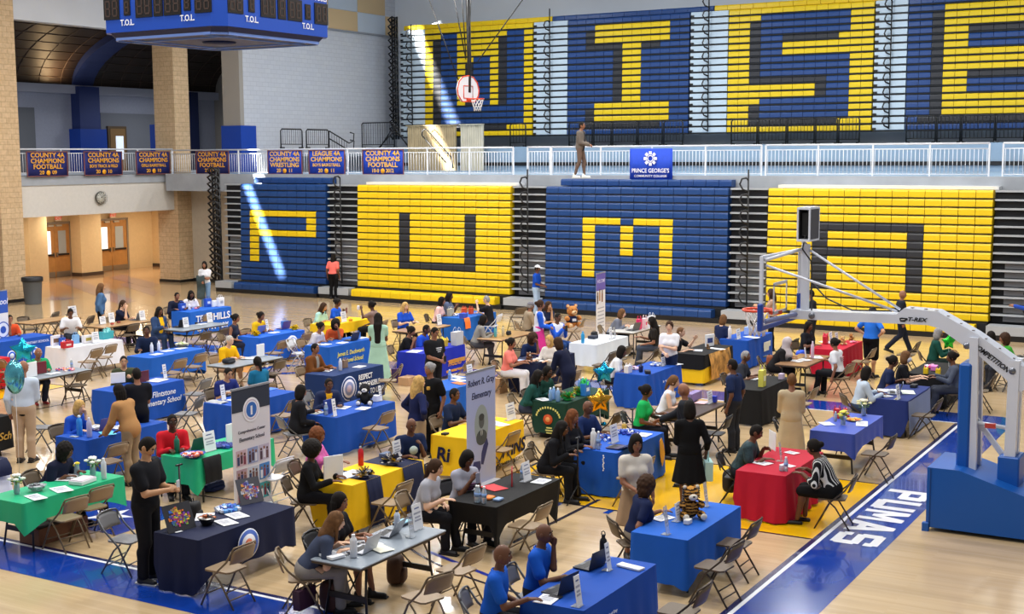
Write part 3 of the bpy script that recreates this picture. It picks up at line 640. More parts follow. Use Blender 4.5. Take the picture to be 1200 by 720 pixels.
def netmesh(b,c,M,m):
    for k in range(10):
        for s in (1,-1):
            P=[]
            for j in range(5): a=2*PI*(k+s*j*.5)/10; r=.22-.1*min(1,j/3.2); P.append((c[0]+r*math.sin(a),c[1]+r*math.cos(a),c[2]-.1*j))
            b.tube(P,.009,m,4,M=M)
b=MB(); netmesh(b,(0,-.42,-.34),Rz,NETW); b.build('net',t)
b=MB(); b.tube([(0,.08,-.1),(0,.12,1.1),(-.05,.12,4.2)],.075,BLACKM,8); b.box((0,.06,0),(.5,.08,.5),BLACKM,Rz); b.build('drop_pole',t)
b=MB()
def topx(px,py): q=aty(px,py,19.0)-hp; return tuple(float(c) for c in q)
for (p0,p1) in (((537,94),(500,-8)),((546,70),(531,-8)),((549,70),(552,-8)),((560,72),(618,-8)),((546,68),(541,-8))): b.tube([topx(*p0),topx(*p1)],.02,BLACKM,5)
b.build('stay_rods',t)
# ---------------------------------------------------------------- portable hoop stand
TRW=mat('stand white enamel','#d3d7e2',.3,coat=.3); PADR=mat('stand blue pad','#0f55a8',.4); PADN=mat('backboard pad navy','#20439a',.45); CLEAR=mat('clear backboard','#ffffff',.02,trans=1,spec=.4); CLEAR.node_tree.nodes['Principled BSDF'].inputs['IOR'].default_value=1.02
t=empty('basketball_stand',(1.2,0,0)); tag(t,'large portable basketball stand with white arm and blue padded base','basketball stand')
O=-1.2
b=MB(); prof=[(0,.06),(3.6,.06),(3.6,.3),(2.2,.42),(1.35,.68),(.45,.95),(0,.95)]
b.prism(prof,-.57,.57,PADR); b.build('base_pad',t)
b=MB(); b.box((.05,-.575,.5),(.012,.012,.88),mat('seam dark blue','#0a3a78',.5)); b.box((.0,-.57,.06),(.1,.08,.14),PADR,ch=.01); b.build('pad_seam',t)
b=MB()
for x in (.35,2.6):
    for y in (-.4,.4): b.lathe([(.001,-.03),(.055,-.03),(.06,0),(.055,.03),(.001,.03)],BLACKM,n=12,M=Matrix.Translation((x,y,.06))@Matrix.Rotation(PI/2,4,'X'))
b.build('casters',t)
# front uprights with pad, rear post
b=MB()
for y in (-.17,.17): b.bar((.55,y,.9),(.52,y,2.85),.1,.12,TRW)
b.bar((.53,-.2,2.0),(.53,.2,2.0),.06,.06,TRW); b.build('front_post',t)
b=MB(); b.box((.42,0,1.66),(.18,.5,1.62),PADR,ch=.03); b.build('post_pad',t)
b=MB()
for y in (-.12,.12): b.bar((1.06,y,.75),(1.08,y,2.55),.13,.15,TRW)
b.build('rear_post',t)
b=MB(); b.box((1.06,-.0,.9),(.3,.46,.5),PADR,ch=.02); b.build('rear_pad',t)
b=MB(); b.bar((.45,0,1.75),(1.0,0,1.05),.07,.07,TRW); b.tube([(.45,-.1,1.6),(1.0,-.1,1.55)],.03,TRW,8); b.bar((.7,-.1,1.56),(.85,-.1,1.56),.07,.07,mat('red tape','#c0453a',.5)); b.build('braces',t)
b=MB(); b.bar((.95,-.2,.45),(2.3,-.2,.0),.09,.12,TRW); b.bar((.95,.2,.45),(2.3,.2,.0),.09,.12,TRW); b.build('slide_rails',t)
# boom: two flat side plates with a top plate, knee at the bend
b=MB(); arm=[(-2.2,2.97),(-1.6,2.98),(-.05,3.0),(.25,2.75),(.55,2.68),(1.15,2.18),(1.28,2.3),(1.2,2.52),(.72,2.92),(0,3.24),(-.5,3.24),(-.56,3.16),(-1.2,3.13),(-2.2,3.12)]
arm=[(-2.25,2.96),(-.15,2.99),(.02,2.95),(.62,2.56),(1.18,2.1),(1.3,2.2),(1.22,2.46),(.55,2.9),(-.02,3.2),(-.5,3.22),(-.62,3.12),(-2.25,3.09)]
for y in (-.17,.15): b.prism(arm,y,y+.025,TRW)
b.prism([(-2.25,3.075),(-.62,3.1),(-.5,3.2),(-.02,3.18),(.55,2.88),(1.22,2.44),(1.22,2.46),(.55,2.9),(-.02,3.2),(-.5,3.22),(-.62,3.12),(-2.25,3.09)],-.15,.15,TRW); b.build('boom',t)
b=MB()
for x,z in ((-.4,3.223),(-.2,3.215),(-.05,3.2),(.12,3.13),(.3,3.03),(.48,2.94),(.66,2.83),(.85,2.7),(1.05,2.57)): b.lathe([(.001,0),(.028,0),(.028,.006),(.001,.006)],mat('rust hole','#5b4637',.6),(x,-.08,z),10)
for x,z in ((.42,2.72),(1.06,2.4),(-1.9,3.03)): b.lathe([(.001,0),(.05,0),(.05,.02),(.001,.02)],mat('bolt steel','#7b7e86',.3,metal=.8),(0,0,0),10,M=Matrix.Translation((x,-.172,z))@Matrix.Rotation(PI/2,4,'X'))
b.build('bolts',t)
BLK=mat('black decal','#17171b',.4)
text('T-REX',.08,BLK,'lettering',t,(-.31,-.176,3.06),(1,0,.0),(0,0,1),.03,sx=1.25,shear=.25)
b=MB(); b.prism([(-.55,3.02),(-.48,3.02),(-.465,3.04),(-.44,3.05),(-.445,3.075),(-.53,3.08),(-.565,3.07)],-.18,-.172,BLK); b.prism([(-.54,3.045),(-.48,3.05),(-.485,3.058),(-.54,3.054)],-.184,-.18,BBW); b.build('emblem',t)
d=Vector((1.15-.42,0,2.2-2.72)).normalized(); text('COMPETITION',.1,BLK,'lettering',t,(.755,-.176,2.575),(d.x,0,d.z),(-d.z,0,d.x),.03,sx=.92,shear=.25)
# mast, backboard
b=MB(); b.bar((-2.07,0,3.0),(-2.07,0,4.12),.1,.11,TRW); b.build('mast',t)
b=MB()
for s in (-1,1): b.tube([(-2.1,s*.03,4.05),(-2.42,s*.85,3.92)],.026,TRW,8)
b.tube([(-.62,-.1,3.16),(-2.42,-.82,3.84)],.019,TRW,8); b.tube([(-.6,.0,3.18),(-2.06,0,4.06)],.019,TRW,8)
b.tube([(-2.0,-.09,3.6),(-1.7,-.09,3.3),(-1.3,-.09,3.14),(-.7,-.09,3.16)],.012,BLACKM,6)
b.tube([(-2.1,0,3.05),(-2.42,-.8,2.98)],.04,mat('grey blue arm','#7a82a8',.4),8); b.tube([(-2.1,0,3.05),(-2.42,.8,2.98)],.04,mat('grey blue arm','#7a82a8',.4),8); b.build('struts',t)
bx=-2.46
b=MB(); b.box((bx,0,3.44),(.015,1.76,1.0),CLEAR); b.build('glass',t)
b=MB()
for y in (-.9,.9): b.box((bx,y,3.44),(.05,.045,1.07),TRW)
for z in (2.92,3.96): b.box((bx,0,z),(.05,1.8,.05),TRW)
b.build('board_frame',t)
b=MB()
for y in (-.3,.3): b.box((bx-.012,y,3.27),(.008,.05,.45),BBW)
for z in (3.05,3.5): b.box((bx-.012,0,z),(.008,.65,.05),BBW)
b.build('target_square',t)
b=MB(); b.box((bx,0,2.88),(.07,1.84,.07),PADN,ch=.01)
for y in (-.92,.92): b.box((bx,y,3.05),(.075,.1,.42),PADN,ch=.015)
b.build('board_padding',t)
b=MB(); b.tube([(bx-.38+.228*math.cos(2*PI*k/24),.228*math.sin(2*PI*k/24),3.05) for k in range(25)],.02,ORANGE,8); b.box((bx-.08,0,3.03),(.16,.16,.06),ORANGE); b.build('rim',t)
b=MB(); netmesh(b,(bx-.38,0,3.04),None,NETW); b.build('net',t)
# shot clock on the mast: its own thing
t=empty('shot_clock',(-.84,0,4.16)); tag(t,'white framed shot clock box on top of the hoop stand mast','shot clock')
b=MB(); DK=mat('clock mesh grey','#43434a',.5)
for z in (.03,.52): b.box((0,0,z),(.2,.48,.035),TRW)
for x in (-.1,.1):
    for y in (-.245,.245): b.box((x*.92,y*.92,.275),(.026,.026,.5),TRW)
b.build('frame',t)
b=MB(); b.box((.095,0,.275),(.012,.43,.46),DK); b.box((-.095,0,.275),(.012,.43,.46),DK); b.box((0,.225,.275),(.17,.02,.46),DK); b.build('display',t); b=MB(); b.box((0,0,.27),(.1,.3,.36),BLACKM); b.build('works',t)
b=MB(); b.bar((-.08,0,0),(-.03,0,-.05),.1,.03,TRW); b.tube([(.02,-.2,.1),(.0,-.26,-.1),(.1,-.12,-.3),(.1,-.06,-1.1)],.012,BLACKM,6); b.build('cable',t)
# aisle edge x and near end y of every fair table
TREC={'wood1':(-25.55,5.6),'wood2':(-23.05,6.0),'school3':(-23.15,2.45),'white4':(-20.7,2.65),'grey5':(-17.65,-1.1),'blue6':(-17.65,2.5),'hills7':(-23.45,9.8),'grey8':(-20.55,6.55),'pomp9':(-17.7,6.45),'grey10':(-15.0,2.4),'elem11':(-14.8,-1.15),'lap12':(-11.8,-4.65),'blue13':(-11.75,-1.1),'duck14':(-15.0,5.95),'resp15':(-12.2,2.55),'blue16':(-9.3,-1.05),'yel17':(-6.0,-4.9),'black18':(-3.55,-4.9),'blue19':(-.63,-7.95),'tiger20':(-.68,-5.05),'red21':(-.7,-1.3),'falc22':(-3.55,-1.15),'green23':(-6.25,2.2),'blue24':(-6.25,5.9),'navy25':(-9.18,6.25),'white26':(-9.3,9.5),'grey27':(-9.45,12.0),'black28':(-6.25,9.15),'blue29':(-6.22,12.0),'black30':(-3.46,5.3),'brown31':(-3.62,8.75),'dred32':(-3.65,11.5),'brown33':(-3.6,1.95),'peri34':(-.64,2.1),'navy35':(-.6,5.6),'black36':(-.66,8.9),'blue39':(-15.15,12.45),'wood40':(-14.72,9.3),'tig41':(-12.3,6.2),'blue42':(-9.05,2.1),'wood43':(-11.86,9.1),'yel44':(-17.63,9.4),'yel45':(-6.2,-1.4),'teal46':(-9.38,-7.95),'teal47':(-9.15,-4.8),'navy48':(-6.0,-8.05),'grey51':(-3.55,-7.95)}
# ---------------------------------------------------------------- figures: smooth distance fields turned into one skin
def nets(f,lo,h):
    s=f<0; n=f.shape; cs=tuple(k-1 for k in n)
    cnt=np.zeros(cs,np.int8)
    for i in (0,1):
        for j in (0,1):
            for k in (0,1): cnt+=s[i:i+cs[0],j:j+cs[1],k:k+cs[2]]
    act=(cnt>0)&(cnt<8); acc=np.zeros(cs+(3,)); num=np.zeros(cs)
    for a in range(3):
        b,c=[q for q in range(3) if q!=a]
        for o in (0,1):
            for p in (0,1):
                o0=[0,0,0]; o0[b]=o; o0[c]=p; o1=list(o0); o1[a]=1
                v0=f[tuple(slice(o0[q],o0[q]+cs[q]) for q in range(3))]; v1=f[tuple(slice(o1[q],o1[q]+cs[q]) for q in range(3))]
                cr=((v0<0)!=(v1<0))&act; t=np.where(cr,v0/np.where(cr,v0-v1,1),0)
                num+=cr
                acc[...,a]+=np.where(cr,t,0); acc[...,b]+=cr*o; acc[...,c]+=cr*p
    ii=np.argwhere(act); idx=-np.ones(cs,int); idx[act]=np.arange(len(ii))
    V=(ii+acc[act]/num[act][:,None])*h+lo
    F=[]
    for a in range(3):
        b,c=(a+1)%3,(a+2)%3
        sl0=[slice(None)]*3; sl1=[slice(None)]*3; sl0[a]=slice(0,n[a]-1); sl1[a]=slice(1,n[a])
        s0=s[tuple(sl0)]; s1=s[tuple(sl1)]; e=np.argwhere(s0!=s1)
        e=e[(e[:,b]>0)&(e[:,b]<n[b]-1)&(e[:,c]>0)&(e[:,c]<n[c]-1)]
        if not len(e): continue
        inside=s0[tuple(e.T)]
        def cell(db,dc): q=e.copy(); q[:,b]-=db; q[:,c]-=dc; return idx[tuple(q.T)]
        Q=np.stack([cell(1,1),cell(0,1),cell(0,0),cell(1,0)],1); Q[~inside]=Q[~inside][:,::-1]
        F.append(Q)
    return V,np.concatenate(F)
def smin(a,b,k): h=np.clip(.5+.5*(b-a)/k,0,1); return b+(a-b)*h-k*h*(1-h)
def rc(X,a,b,ra,rb):
    a=np.array(a,float); b=np.array(b,float); d=b-a; t=np.clip(((X-a)@d)/max(1e-9,d@d),0,1)
    return np.linalg.norm(X-a-t[...,None]*d,axis=-1)-(ra+(rb-ra)*t)
def ell(X,c,r):
    q=X-np.array(c,float); r=np.array(r,float); k0=np.linalg.norm(q/r,axis=-1); k1=np.linalg.norm(q/(r*r),axis=-1)
    return k0*(k0-1)/np.maximum(k1,1e-6)
def gridof(pts,pad,h):
    P=np.array(pts,float); lo=P.min(0)-pad; hi=P.max(0)+pad; n=np.ceil((hi-lo)/h).astype(int)+1
    ax=[lo[k]+h*np.arange(n[k]) for k in range(3)]
    return np.stack(np.meshgrid(*ax,indexing='ij'),-1),lo
def put_sdf(b,f,lo,h,m,M=None,split=None):
    if (f<0).sum()<3: return
    V,F=nets(f,lo,h)
    if split:
        msk=split(V,F); b.add(V,F[~msk],m[0],True,M); 
        if msk.any(): b.add(V,F[msk],m[1],True,M)
    else: b.add(V,F,m,True,M)
SKIN={'d':'#6b4531','m':'#93634a','t':'#c4946f','l':'#e0b497','k':'#543424'}
HAIRC={'k':'#17120f','b':'#3d281a','n':'#6b4a2e','y':'#c09a5c','g':'#8b898a','a':'#6e3f22','w':'#b9b4ae'}
EYEW=mat('eye white','#a59d95',.5,spec=.2); EYED=mat('iris dark','#20140f',.2); LIPS={}
def fab(c,n='fabric'): return mat(n,c,.8,noise=.07,nscale=5,spec=.12)
def head_shape(b,M,sk,hc,lips,glasses=False,mask=None):
    def fn(d):
        x,y,z=d; ph=math.atan2(y,x)
        yy=y*(1-.22*max(0,-z)**1.4); xx=x
        if x>0:
            xx=x*.96+.19*math.exp(-((ph/.17)**2+((z+.16)/.17)**2))+.05*math.exp(-((ph/.12)**2+((z-.02)/.14)**2))
            xx-=.1*(math.exp(-(((ph-.36)/.17)**2+((z-.1)/.12)**2))+math.exp(-(((ph+.36)/.17)**2+((z-.1)/.12)**2)))
            xx+=.06*math.exp(-((ph/.3)**2+((z+.8)/.14)**2))+.03*math.exp(-((ph/.25)**2+((z+.5)/.1)**2))
        else: xx=x*1.06
        return (xx,yy,z)
    b.sph((0,0,0),(.096,.077,.117),sk,24,18,M=M,fn=fn)
    for s in (-1,1):
        b.sph((.0765,s*.031,.012),(.011,.014,.008),EYEW,8,6,M=M); b.sph((.0855,s*.031,.012),(.004,.006,.006),EYED,6,5,M=M)
        b.sph((-.008,s*.078,-.006),(.02,.009,.031),sk,8,6,M=M)
        b.bar((.089,s*.016,.036),(.08,s*.05,.036),.008,.009,hc,M)
    b.sph((.086,0,-.056),(.01,.024,.009),lips,8,5,M=M)
def hand(b,W,d,n,side,sk,curl=.5,sc=1.):
    d=Vector(d).normalized(); n=Vector(n); n=(n-d*n.dot(d))
    if n.length<1e-4: n=d.orthogonal()
    n.normalize(); a=d.cross(n)*side          # a: towards the thumb side
    W=Vector(W); Mx=Matrix((( d.x,a.x,n.x,W.x),(d.y,a.y,n.y,W.y),(d.z,a.z,n.z,W.z),(0,0,0,1)))
    V=[];F=[]; k=10
    for t,w,h in ((-.02,.024,.021),(.01,.03,.02),(.045,.041,.016),(.078,.04,.014),(.092,.034,.010)):
        for i in range(k): q=2*PI*i/k; V.append((t*sc,w*math.cos(q)*sc,h*math.sin(q)*sc))
    for i in range(4):
        for j in range(k): F.append((i*k+j,i*k+(j+1)%k,(i+1)*k+(j+1)%k,(i+1)*k+j))
    F+= [tuple(range(k))[::-1],tuple(range(4*k,5*k))]; b.add(V,F,sk,True,Mx)
    for y,L,r in ((.029,.072,.0095),(.0095,.08,.0098),(-.0105,.075,.0095),(-.029,.06,.0082)):
        P=[(.075,y,0)]; an=0; x,z=.088,0
        P.append((x,y,z))
        for sgm in (.42,.33,.25): an+=curl*(.75 if sgm==.42 else .95); x+=math.cos(an)*L*sgm; z-=math.sin(an)*L*sgm; P.append((x,y*1.05,z))
        b.tube([tuple(c*sc for c in p) for p in P],[r*sc,r*sc,r*.95*sc,r*.85*sc,r*.55*sc],sk,6,M=Mx)
    b.tube([tuple(c*sc for c in p) for p in ((.012,.02,-.002),(.035,.044,-.010),(.058,.055,-.018),(.078,.052-.012*curl,-.026))],[.014*sc,.012*sc,.0105*sc,.006*sc],sk,6,M=Mx)
SHOES={}
def shoe_mesh(col,kind):
    k=(col,kind)
    if k in SHOES: return SHOES[k]
    h=.014; X,lo=gridof([(-.1,-.06,0),(.2,.06,.14)],.03,h)
    f=smin(rc(X,(-.04,0,.035),(.15,0,.03),.042,.04),rc(X,(-.015,0,.05),(-.02,0,.11),.045,.042),.04)
    if kind=='flat': f=rc(X,(-.05,0,.025),(.15,0,.022),.036,.036)
    f=np.maximum(f,-X[...,2])
    b=MB(); put_sdf(b,f,lo,h,mat('shoe',col,.5))
    if kind!='flat': b.prism([(-.09,0),(.2,0),(.2,.018),(-.09,.02)],-.042,.042,mat('sole','#d8d6d2' if kind=='w' else '#1a1a1a',.6))
    SHOES[k]=b.mesh('shoe'); return SHOES[k]
PEOPLE={}
def person(key,label,px,py,pose,yaw,skin,hair,hc,top,tc,bot,bc,arms=('table','table'),lean=None,look=0,nod=0,w=1.,s=1.,hh=None,legs='',inner=None,shoe=('#1c1c1f','f'),fem=None,seat=None,mask=None,cap=None,text_=None,glasses=False,z0=0.,loc=None,hem=None,sleeve=None,print_=None,sleevec=None,belt=None):
    sit=pose=='sit'; fem=(hair not in('short','bald','shortf','cap')) if fem is None else fem
    if lean is None: lean=9 if sit else 3
    if sit and loc is None:
        rz_=math.radians(yaw)
        for L in range(int(lean),37,2):
            a_=math.radians(L); hd=np.array((.16+math.sin(a_)*.75,0,1.)); hd/=np.linalg.norm(hd)
            hx=-.01*math.cos(a_)+.5*math.sin(a_)+.185*hd[0]; hz=.545+.01*math.sin(a_)+.5*math.cos(a_)+.185*hd[2]
            q=at(px,py,hz*s); fx,fy=math.cos(rz_),math.sin(rz_); ok=True
            for d_ in (.0,.2*w):
                X_,Y_=q[0]-fx*(hx*s-d_),q[1]-fy*(hx*s-d_)
                for tx_,ty_ in TREC.values():
                    if tx_-.79<X_<tx_+.03 and ty_-.03<Y_<ty_+1.86: ok=False
            if ok: break
        lean=L
    a=math.radians(lean); Pv=np.array((0,0,.545 if sit else .94))
    fw=np.array((math.cos(a),0,-math.sin(a))); up=np.array((math.sin(a),0,math.cos(a))); lf=np.array((0,1.,0))
    T=lambda x,y,z: Pv+fw*x+lf*y+up*z
    nk=T(-.01,0,.50); hdir=np.array((.16+math.sin(a)*.75,0,1.)); hdir/=np.linalg.norm(hdir); hc_=nk+hdir*.185
    sw=.172*(w*.6+.4) if fem else .19*(w*.6+.4)
    # arms
    J={}
    for sd,nm in ((1,arms[0]),(-1,arms[1])):
        Sh=T(-.01,sd*sw,.445); dz=0 if sit else .385
        tg={'table':(.42,sd*.16,.80),'type':(.40,sd*.1,.81),'lap':(.30,sd*.13,.64+dz*.7),'chin':None,'down':(.02,sd*.25,.47+dz),'cross':(.23,-sd*.09,.80+dz),'phone':(.34,sd*.06,.93+dz*.55),'hip':(.04,sd*.19,.66+dz),'point':(.52,sd*.1,1.03),'front':(.29,sd*.06,.74+dz*.75),'back':(-.15,sd*.04,.62+dz),'lean':(.42,sd*.2,.82),'up':(.42,sd*.02,1.1+dz*.4),'bag':(.1,sd*.27,.55+dz*.9),'out':(.56,sd*.12,1.38),'read':(.36,sd*.12,.9)}[nm]
        if nm=='chin': tg=tuple(hc_+np.array((.10,sd*.035,-.135)))
        Wr=np.array(tg,float); L1,L2=.295,.265; dv=Wr-Sh; D=np.linalg.norm(dv)
        if D>.545: Wr=Sh+dv/D*.545; dv=Wr-Sh; D=.545
        e=dv/D; x=(D*D+L1*L1-L2*L2)/(2*D); hgt=math.sqrt(max(0,L1*L1-x*x))
        hint=np.array((-.5,sd*.45,-.9)) if nm not in('hip','cross','back') else np.array((-.55,sd*1.3,-.2))
        if nm=='down': hint=np.array((-1,sd*.3,0))
        hint=hint-e*(hint@e); hint/=np.linalg.norm(hint); El=Sh+e*x+hint*hgt
        J[sd]=(Sh,El,Wr,nm)
    # legs
    Lg={}
    for sd in (1,-1):
        H=T(0,sd*.088*w,-.02)
        if sit:
            K=np.array((.43,sd*.11,.52)); A=np.array((.43+(.06 if sd>0 else -.02),sd*.11,.095))
            if legs=='cross' and sd>0: K=np.array((.45,.02,.6)); A=np.array((.62,-.12,.25))
            if legs=='back': A=np.array((.25,sd*.1,.1))
        else:
            K=np.array((.03,sd*.095,.5)); A=np.array((-.01,sd*.1,.095))
            if legs=='walk': K=np.array((.16 if sd>0 else .02,sd*.09,.51)); A=np.array((.3 if sd>0 else -.36,sd*.09,.1 if sd>0 else .16))
            if legs=='step': K=np.array((.1 if sd>0 else .0,sd*.1,.5)); A=np.array((.1 if sd>0 else -.15,sd*.1,.095))
        Lg[sd]=(H,K,A)
    pts=[nk+hdir*.1,Pv+(0,0,-.06),Pv-(.1,0,0)]+[p for q in J.values() for p in q[:3]]+[p for q in Lg.values() for p in q]
    hres=hh or (.019 if py>470 else .023 if py>400 else .027)
    X,lo=gridof(pts,.15*w+.02,hres)
    Q=X-Pv; tx=Q@fw; ty=Q[...,1]; tz=Q@up; TQ=np.stack([tx,ty,tz],-1)
    def torso(o):
        f=ell(TQ,(-.01,0,.03),(.118*w+o,(.172 if fem else .162)*w+o,.15+o))
        f=smin(f,ell(TQ,(0,0,.2),(.1*w+o,(.13 if fem else .15)*w+o,.17+o)),.08)
        f=smin(f,ell(TQ,(0,0,.34),(.11*w+o,(.152 if fem else .175)*w+o,.17+o)),.08)
        f=smin(f,rc(X,J[1][0]-lf*.035,J[-1][0]+lf*.035,.064*w**.5+o,.064*w**.5+o),.06)
        if fem:
            for sd in (1,-1): f=smin(f,ell(TQ,(.085*w,sd*.07,.31),(.062+o,.066+o,.066+o)),.04)
        if w>1.12: f=smin(f,ell(TQ,(.06,0,.16),(.115*w+o,.15*w+o,.16+o)),.08)
        return f
    aw=w**.6
    def armf(sd,o,to,oe=0):
        Sh,El,Wr,_=J[sd]
        if to<=1: E=Sh+(El-Sh)*to; return rc(X,Sh,E,.052*aw+o,.045*aw+o+oe)
        f=rc(X,Sh,El,.052*aw+o,.042*aw+o); E=El+(Wr-El)*(to-1); return smin(f,rc(X,El,E,.042*aw+o,.031*aw+o+oe),.02)
    def legf(sd,o,to,oe=0):
        H,K,A=Lg[sd]
        if to<=1: return rc(X,H,H+(K-H)*to,.088*w+o,.066*w**.7+o+oe)
        f=rc(X,H,K,.088*w+o,.06*w**.7+o); m_=K+(A-K)*.3-np.array((.02,0,0)); E=K+(A-K)*(to-1)
        return smin(f,smin(rc(X,K,m_,.056+o,.055+o),rc(X,m_,E,.055+o,.038+o+oe),.03),.03)
    # bare body
    f=torso(-.006)
    for sd in (1,-1): f=smin(f,armf(sd,-.003,2),.03); f=smin(f,legf(sd,-.003,2),.03)
    f=smin(f,rc(X,nk-up*.03,nk+hdir*.12,.056*aw,.05*aw),.03)
    sk=mat('skin '+skin,SKIN[skin],.5,spec=.35); hm=mat('hair',HAIRC[hc],.75,noise=.25,nscale=25,spec=.2) if hair!='hijab' else fab(hc)
    lips=mat('lips '+skin,{'d':'#5e302c','k':'#4c2622','m':'#854540','t':'#a85e54','l':'#c07a70'}[skin],.45)
    b=MB(); put_sdf(b,f,lo,hres,sk)
    Mh=Matrix.Translation(Vector(hc_))@Matrix.Rotation(math.radians(look),4,'Z')@Matrix.Rotation(math.radians(nod+lean*.3),4,'Y')
    head_shape(b,Mh,sk,hm if hair!='hijab' else EYED,lips)
    for sd in (1,-1):
        Sh,El,Wr,nm=J[sd]; d=Wr-El
        if nm in('table','type','lean','read'): d=d*.3+np.array((.2,-sd*.03,-.02))
        if nm in('chin',): d=np.array((.02,-sd*.02,.12))
        n=(0,0,1) if nm in('table','type','lean','lap') else (sd*.0+.2,sd*1.,.2) if nm in('down','bag') else (.3,sd*.6,.5)
        hand(b,Wr,d,n,sd,sk,.25 if nm in('table','lean','point') else .75)
    root=empty('person',(0,0,0)); o=b.build('body',root)
    # clothes
    tm=fab(tc) if isinstance(tc,str) else tc; bm=fab(bc) if isinstance(bc,str) else bc
    hemu={'tee':-.12,'polo':-.10,'long':-.12,'tank':-.1,'jacket':-.17,'blazer':-.2,'dress':-.05}[top] if hem is None else hem
    oj=.024 if top in('jacket','blazer') else .013
    f=torso(oj); to=sleeve if sleeve is not None else {'tee':.62,'polo':.65,'long':1.93,'tank':0,'jacket':1.93,'blazer':1.93,'dress':.5}[top]
    if to:
        for sd in (1,-1): f=smin(f,armf(sd,oj+(.0 if fem else .004),to,(.006 if fem else .012) if to<1 else .003),.03)
    f=np.maximum(f,hemu-tz); 
    f=np.maximum(f,-(rc(X,nk-up*.05,nk+up*.2,.062,.075)) if not (hair=='hijab') else f)
    f=np.maximum(f,tz-.53)
    b=MB()
    if inner:
        im=fab(inner)
        def split(V,F):
            C=V[F].mean(1); q=C-Pv; return (np.abs(q[:,1])<.055)&((q@fw)>.03)&((q@up)>-.1)
        put_sdf(b,f,lo,hres,(tm,im),split=split)
    elif sleevec:
        im=fab(sleevec)
        def split(V,F):
            C=V[F].mean(1); d=np.full(len(C),9.)
            for sd in (1,-1):
                Sh,El,Wr,_=J[sd]; d=np.minimum(d,np.minimum(rc(C,Sh,El,0,0),rc(C,El,Wr,0,0)))
            return (d<.085)&((np.abs(C[:,1])>sw-.045)|(((C-Pv)@fw)>.2))
        put_sdf(b,f,lo,hres,(tm,im),split=split)
    else: put_sdf(b,f,lo,hres,tm)
    if top=='polo' : b.tube([tuple(nk+np.array((.07*math.cos(q),.07*math.sin(q),-.012-.03*math.cos(q)))) for q in np.linspace(-2.9,2.9,12)],.014,tm,6)
    sh=b.build({'tee':'shirt','polo':'polo_shirt','long':'sweater','tank':'tank_top','jacket':'jacket','blazer':'blazer','dress':'dress'}[top],root)
    if bot in('pants','jeans','shorts','leggings'):
        to={'pants':1.97,'jeans':1.97,'leggings':1.9,'shorts':.95}[bot]; ob=.014 if bot!='leggings' else .004
        f=ell(TQ,(-.01,0,.02),(.118*w+ob,(.172 if fem else .162)*w+ob,.14+ob))
        for sd in (1,-1): f=smin(f,legf(sd,ob,to,.016 if bot!='leggings' else 0),.03)
        f=np.maximum(f,np.minimum(tz-.1,.17*w-tx)); b=MB(); put_sdf(b,f,lo,hres,bm); b.build('trousers' if bot!='shorts' else 'shorts',root)
    else:
        hemz=float(bot)
        if sit:
            f=None
            for sd in (1,-1):
                H,K,A=Lg[sd]; g=rc(X,H,K,.10*w,.085)
                if hemz<.5: tt=min(1,(.5-hemz)/.42); g=smin(g,rc(X,K,K+(A-K)*tt,.085,.09),.05)
                f=g if f is None else smin(f,g,.14)
            f=smin(f,ell(TQ,(-.01,0,.02),(.135*w,.185*w,.15)),.05); f=np.maximum(f,np.minimum(tz-.12,.17*w-tx))
        else:
            t=np.clip((.98-X[...,2])/(.98-hemz),0,1); ra=(.125*w)+(.06+.1*(.95-hemz))*t; rb=(.18*w)+(.04+.1*(.95-hemz))*t
            an=np.arctan2(X[...,1],X[...,0]); k=1+.035*t*np.sin(9*an)
            cx=X[...,0]; f=(np.sqrt((cx/(ra*k))**2+(X[...,1]/(rb*k))**2)-1)*np.minimum(ra,rb)
            f=np.maximum(np.maximum(f,hemz-X[...,2]),tz-.13)
        b=MB(); put_sdf(b,f,lo,hres,bm); b.build('skirt',root)
    if belt:
        f=np.maximum(np.maximum(torso(.03),-torso(.004)),np.abs(tz-(hem if hem else -.1)+.02)-.026); b=MB(); put_sdf(b,f,lo,hres,fab(belt)); b.build('belt',root)
    for sd in (1,-1):
        so=bpy.data.objects.new('shoe',shoe_mesh(*shoe)); COL.objects.link(so); so.parent=root
        A=Lg[sd][2]; so.location=(A[0],A[1],max(0,A[2]-.095)); so.rotation_euler=(0,.35 if (legs=='walk' and sd<0) else (-.3 if legs=='cross' and sd>0 else 0),sd*.12)
    # hair
    hr=.013 if py>450 else .017; Y,l2=gridof([(-.23,-.17,-.62 if hair in('long','straight','braids','hijab','ponylong') else -.28),(.14,.17,.24)],.02,hr)
    cap_=ell(Y,(-.012,0,.022),(.106,.09,.118)); face=ell(Y,(.12,0,-.03),(.112,.075,.098))
    g=None
    if hair in('short','shortf'):
        g=np.maximum(np.maximum(ell(Y,(-.006,0,.008),(.106,.081,.12)),-ell(Y,(.12,0,-.02),(.1,.08,.122))),-(Y[...,2]+.05-Y[...,0]*.55))
        for sd in (1,-1): g=np.maximum(g,-ell(Y,(.004,sd*.085,-.025),(.026,.03,.045)))
    elif hair=='bald': g=None
    elif hair=='bob': g=smin(cap_,ell(Y,(-.035,0,-.06),(.09,.1,.12)),.03); g=np.maximum(g,-ell(Y,(.13,0,-.05),(.12,.072,.12)))
    elif hair in('long','straight'):
        g=smin(cap_,ell(Y,(-.055,0,-.14),(.06,.098,.24)),.04); L=-.5 if hair=='straight' else -.3
        g=smin(g,ell(Y,(-.115,0,-.17),(.05,.09,.17)),.05)
        if hair=='straight': g=smin(g,rc(Y*np.array((1,.62,1.)),(-.135,0,-.16),(-.17,0,-.56),.052,.044),.05); L=-.6
        for sd in (1,-1): g=smin(g,rc(Y,(.01,sd*.082,.02),(.03,sd*.09,-.2),.025,.018),.03)
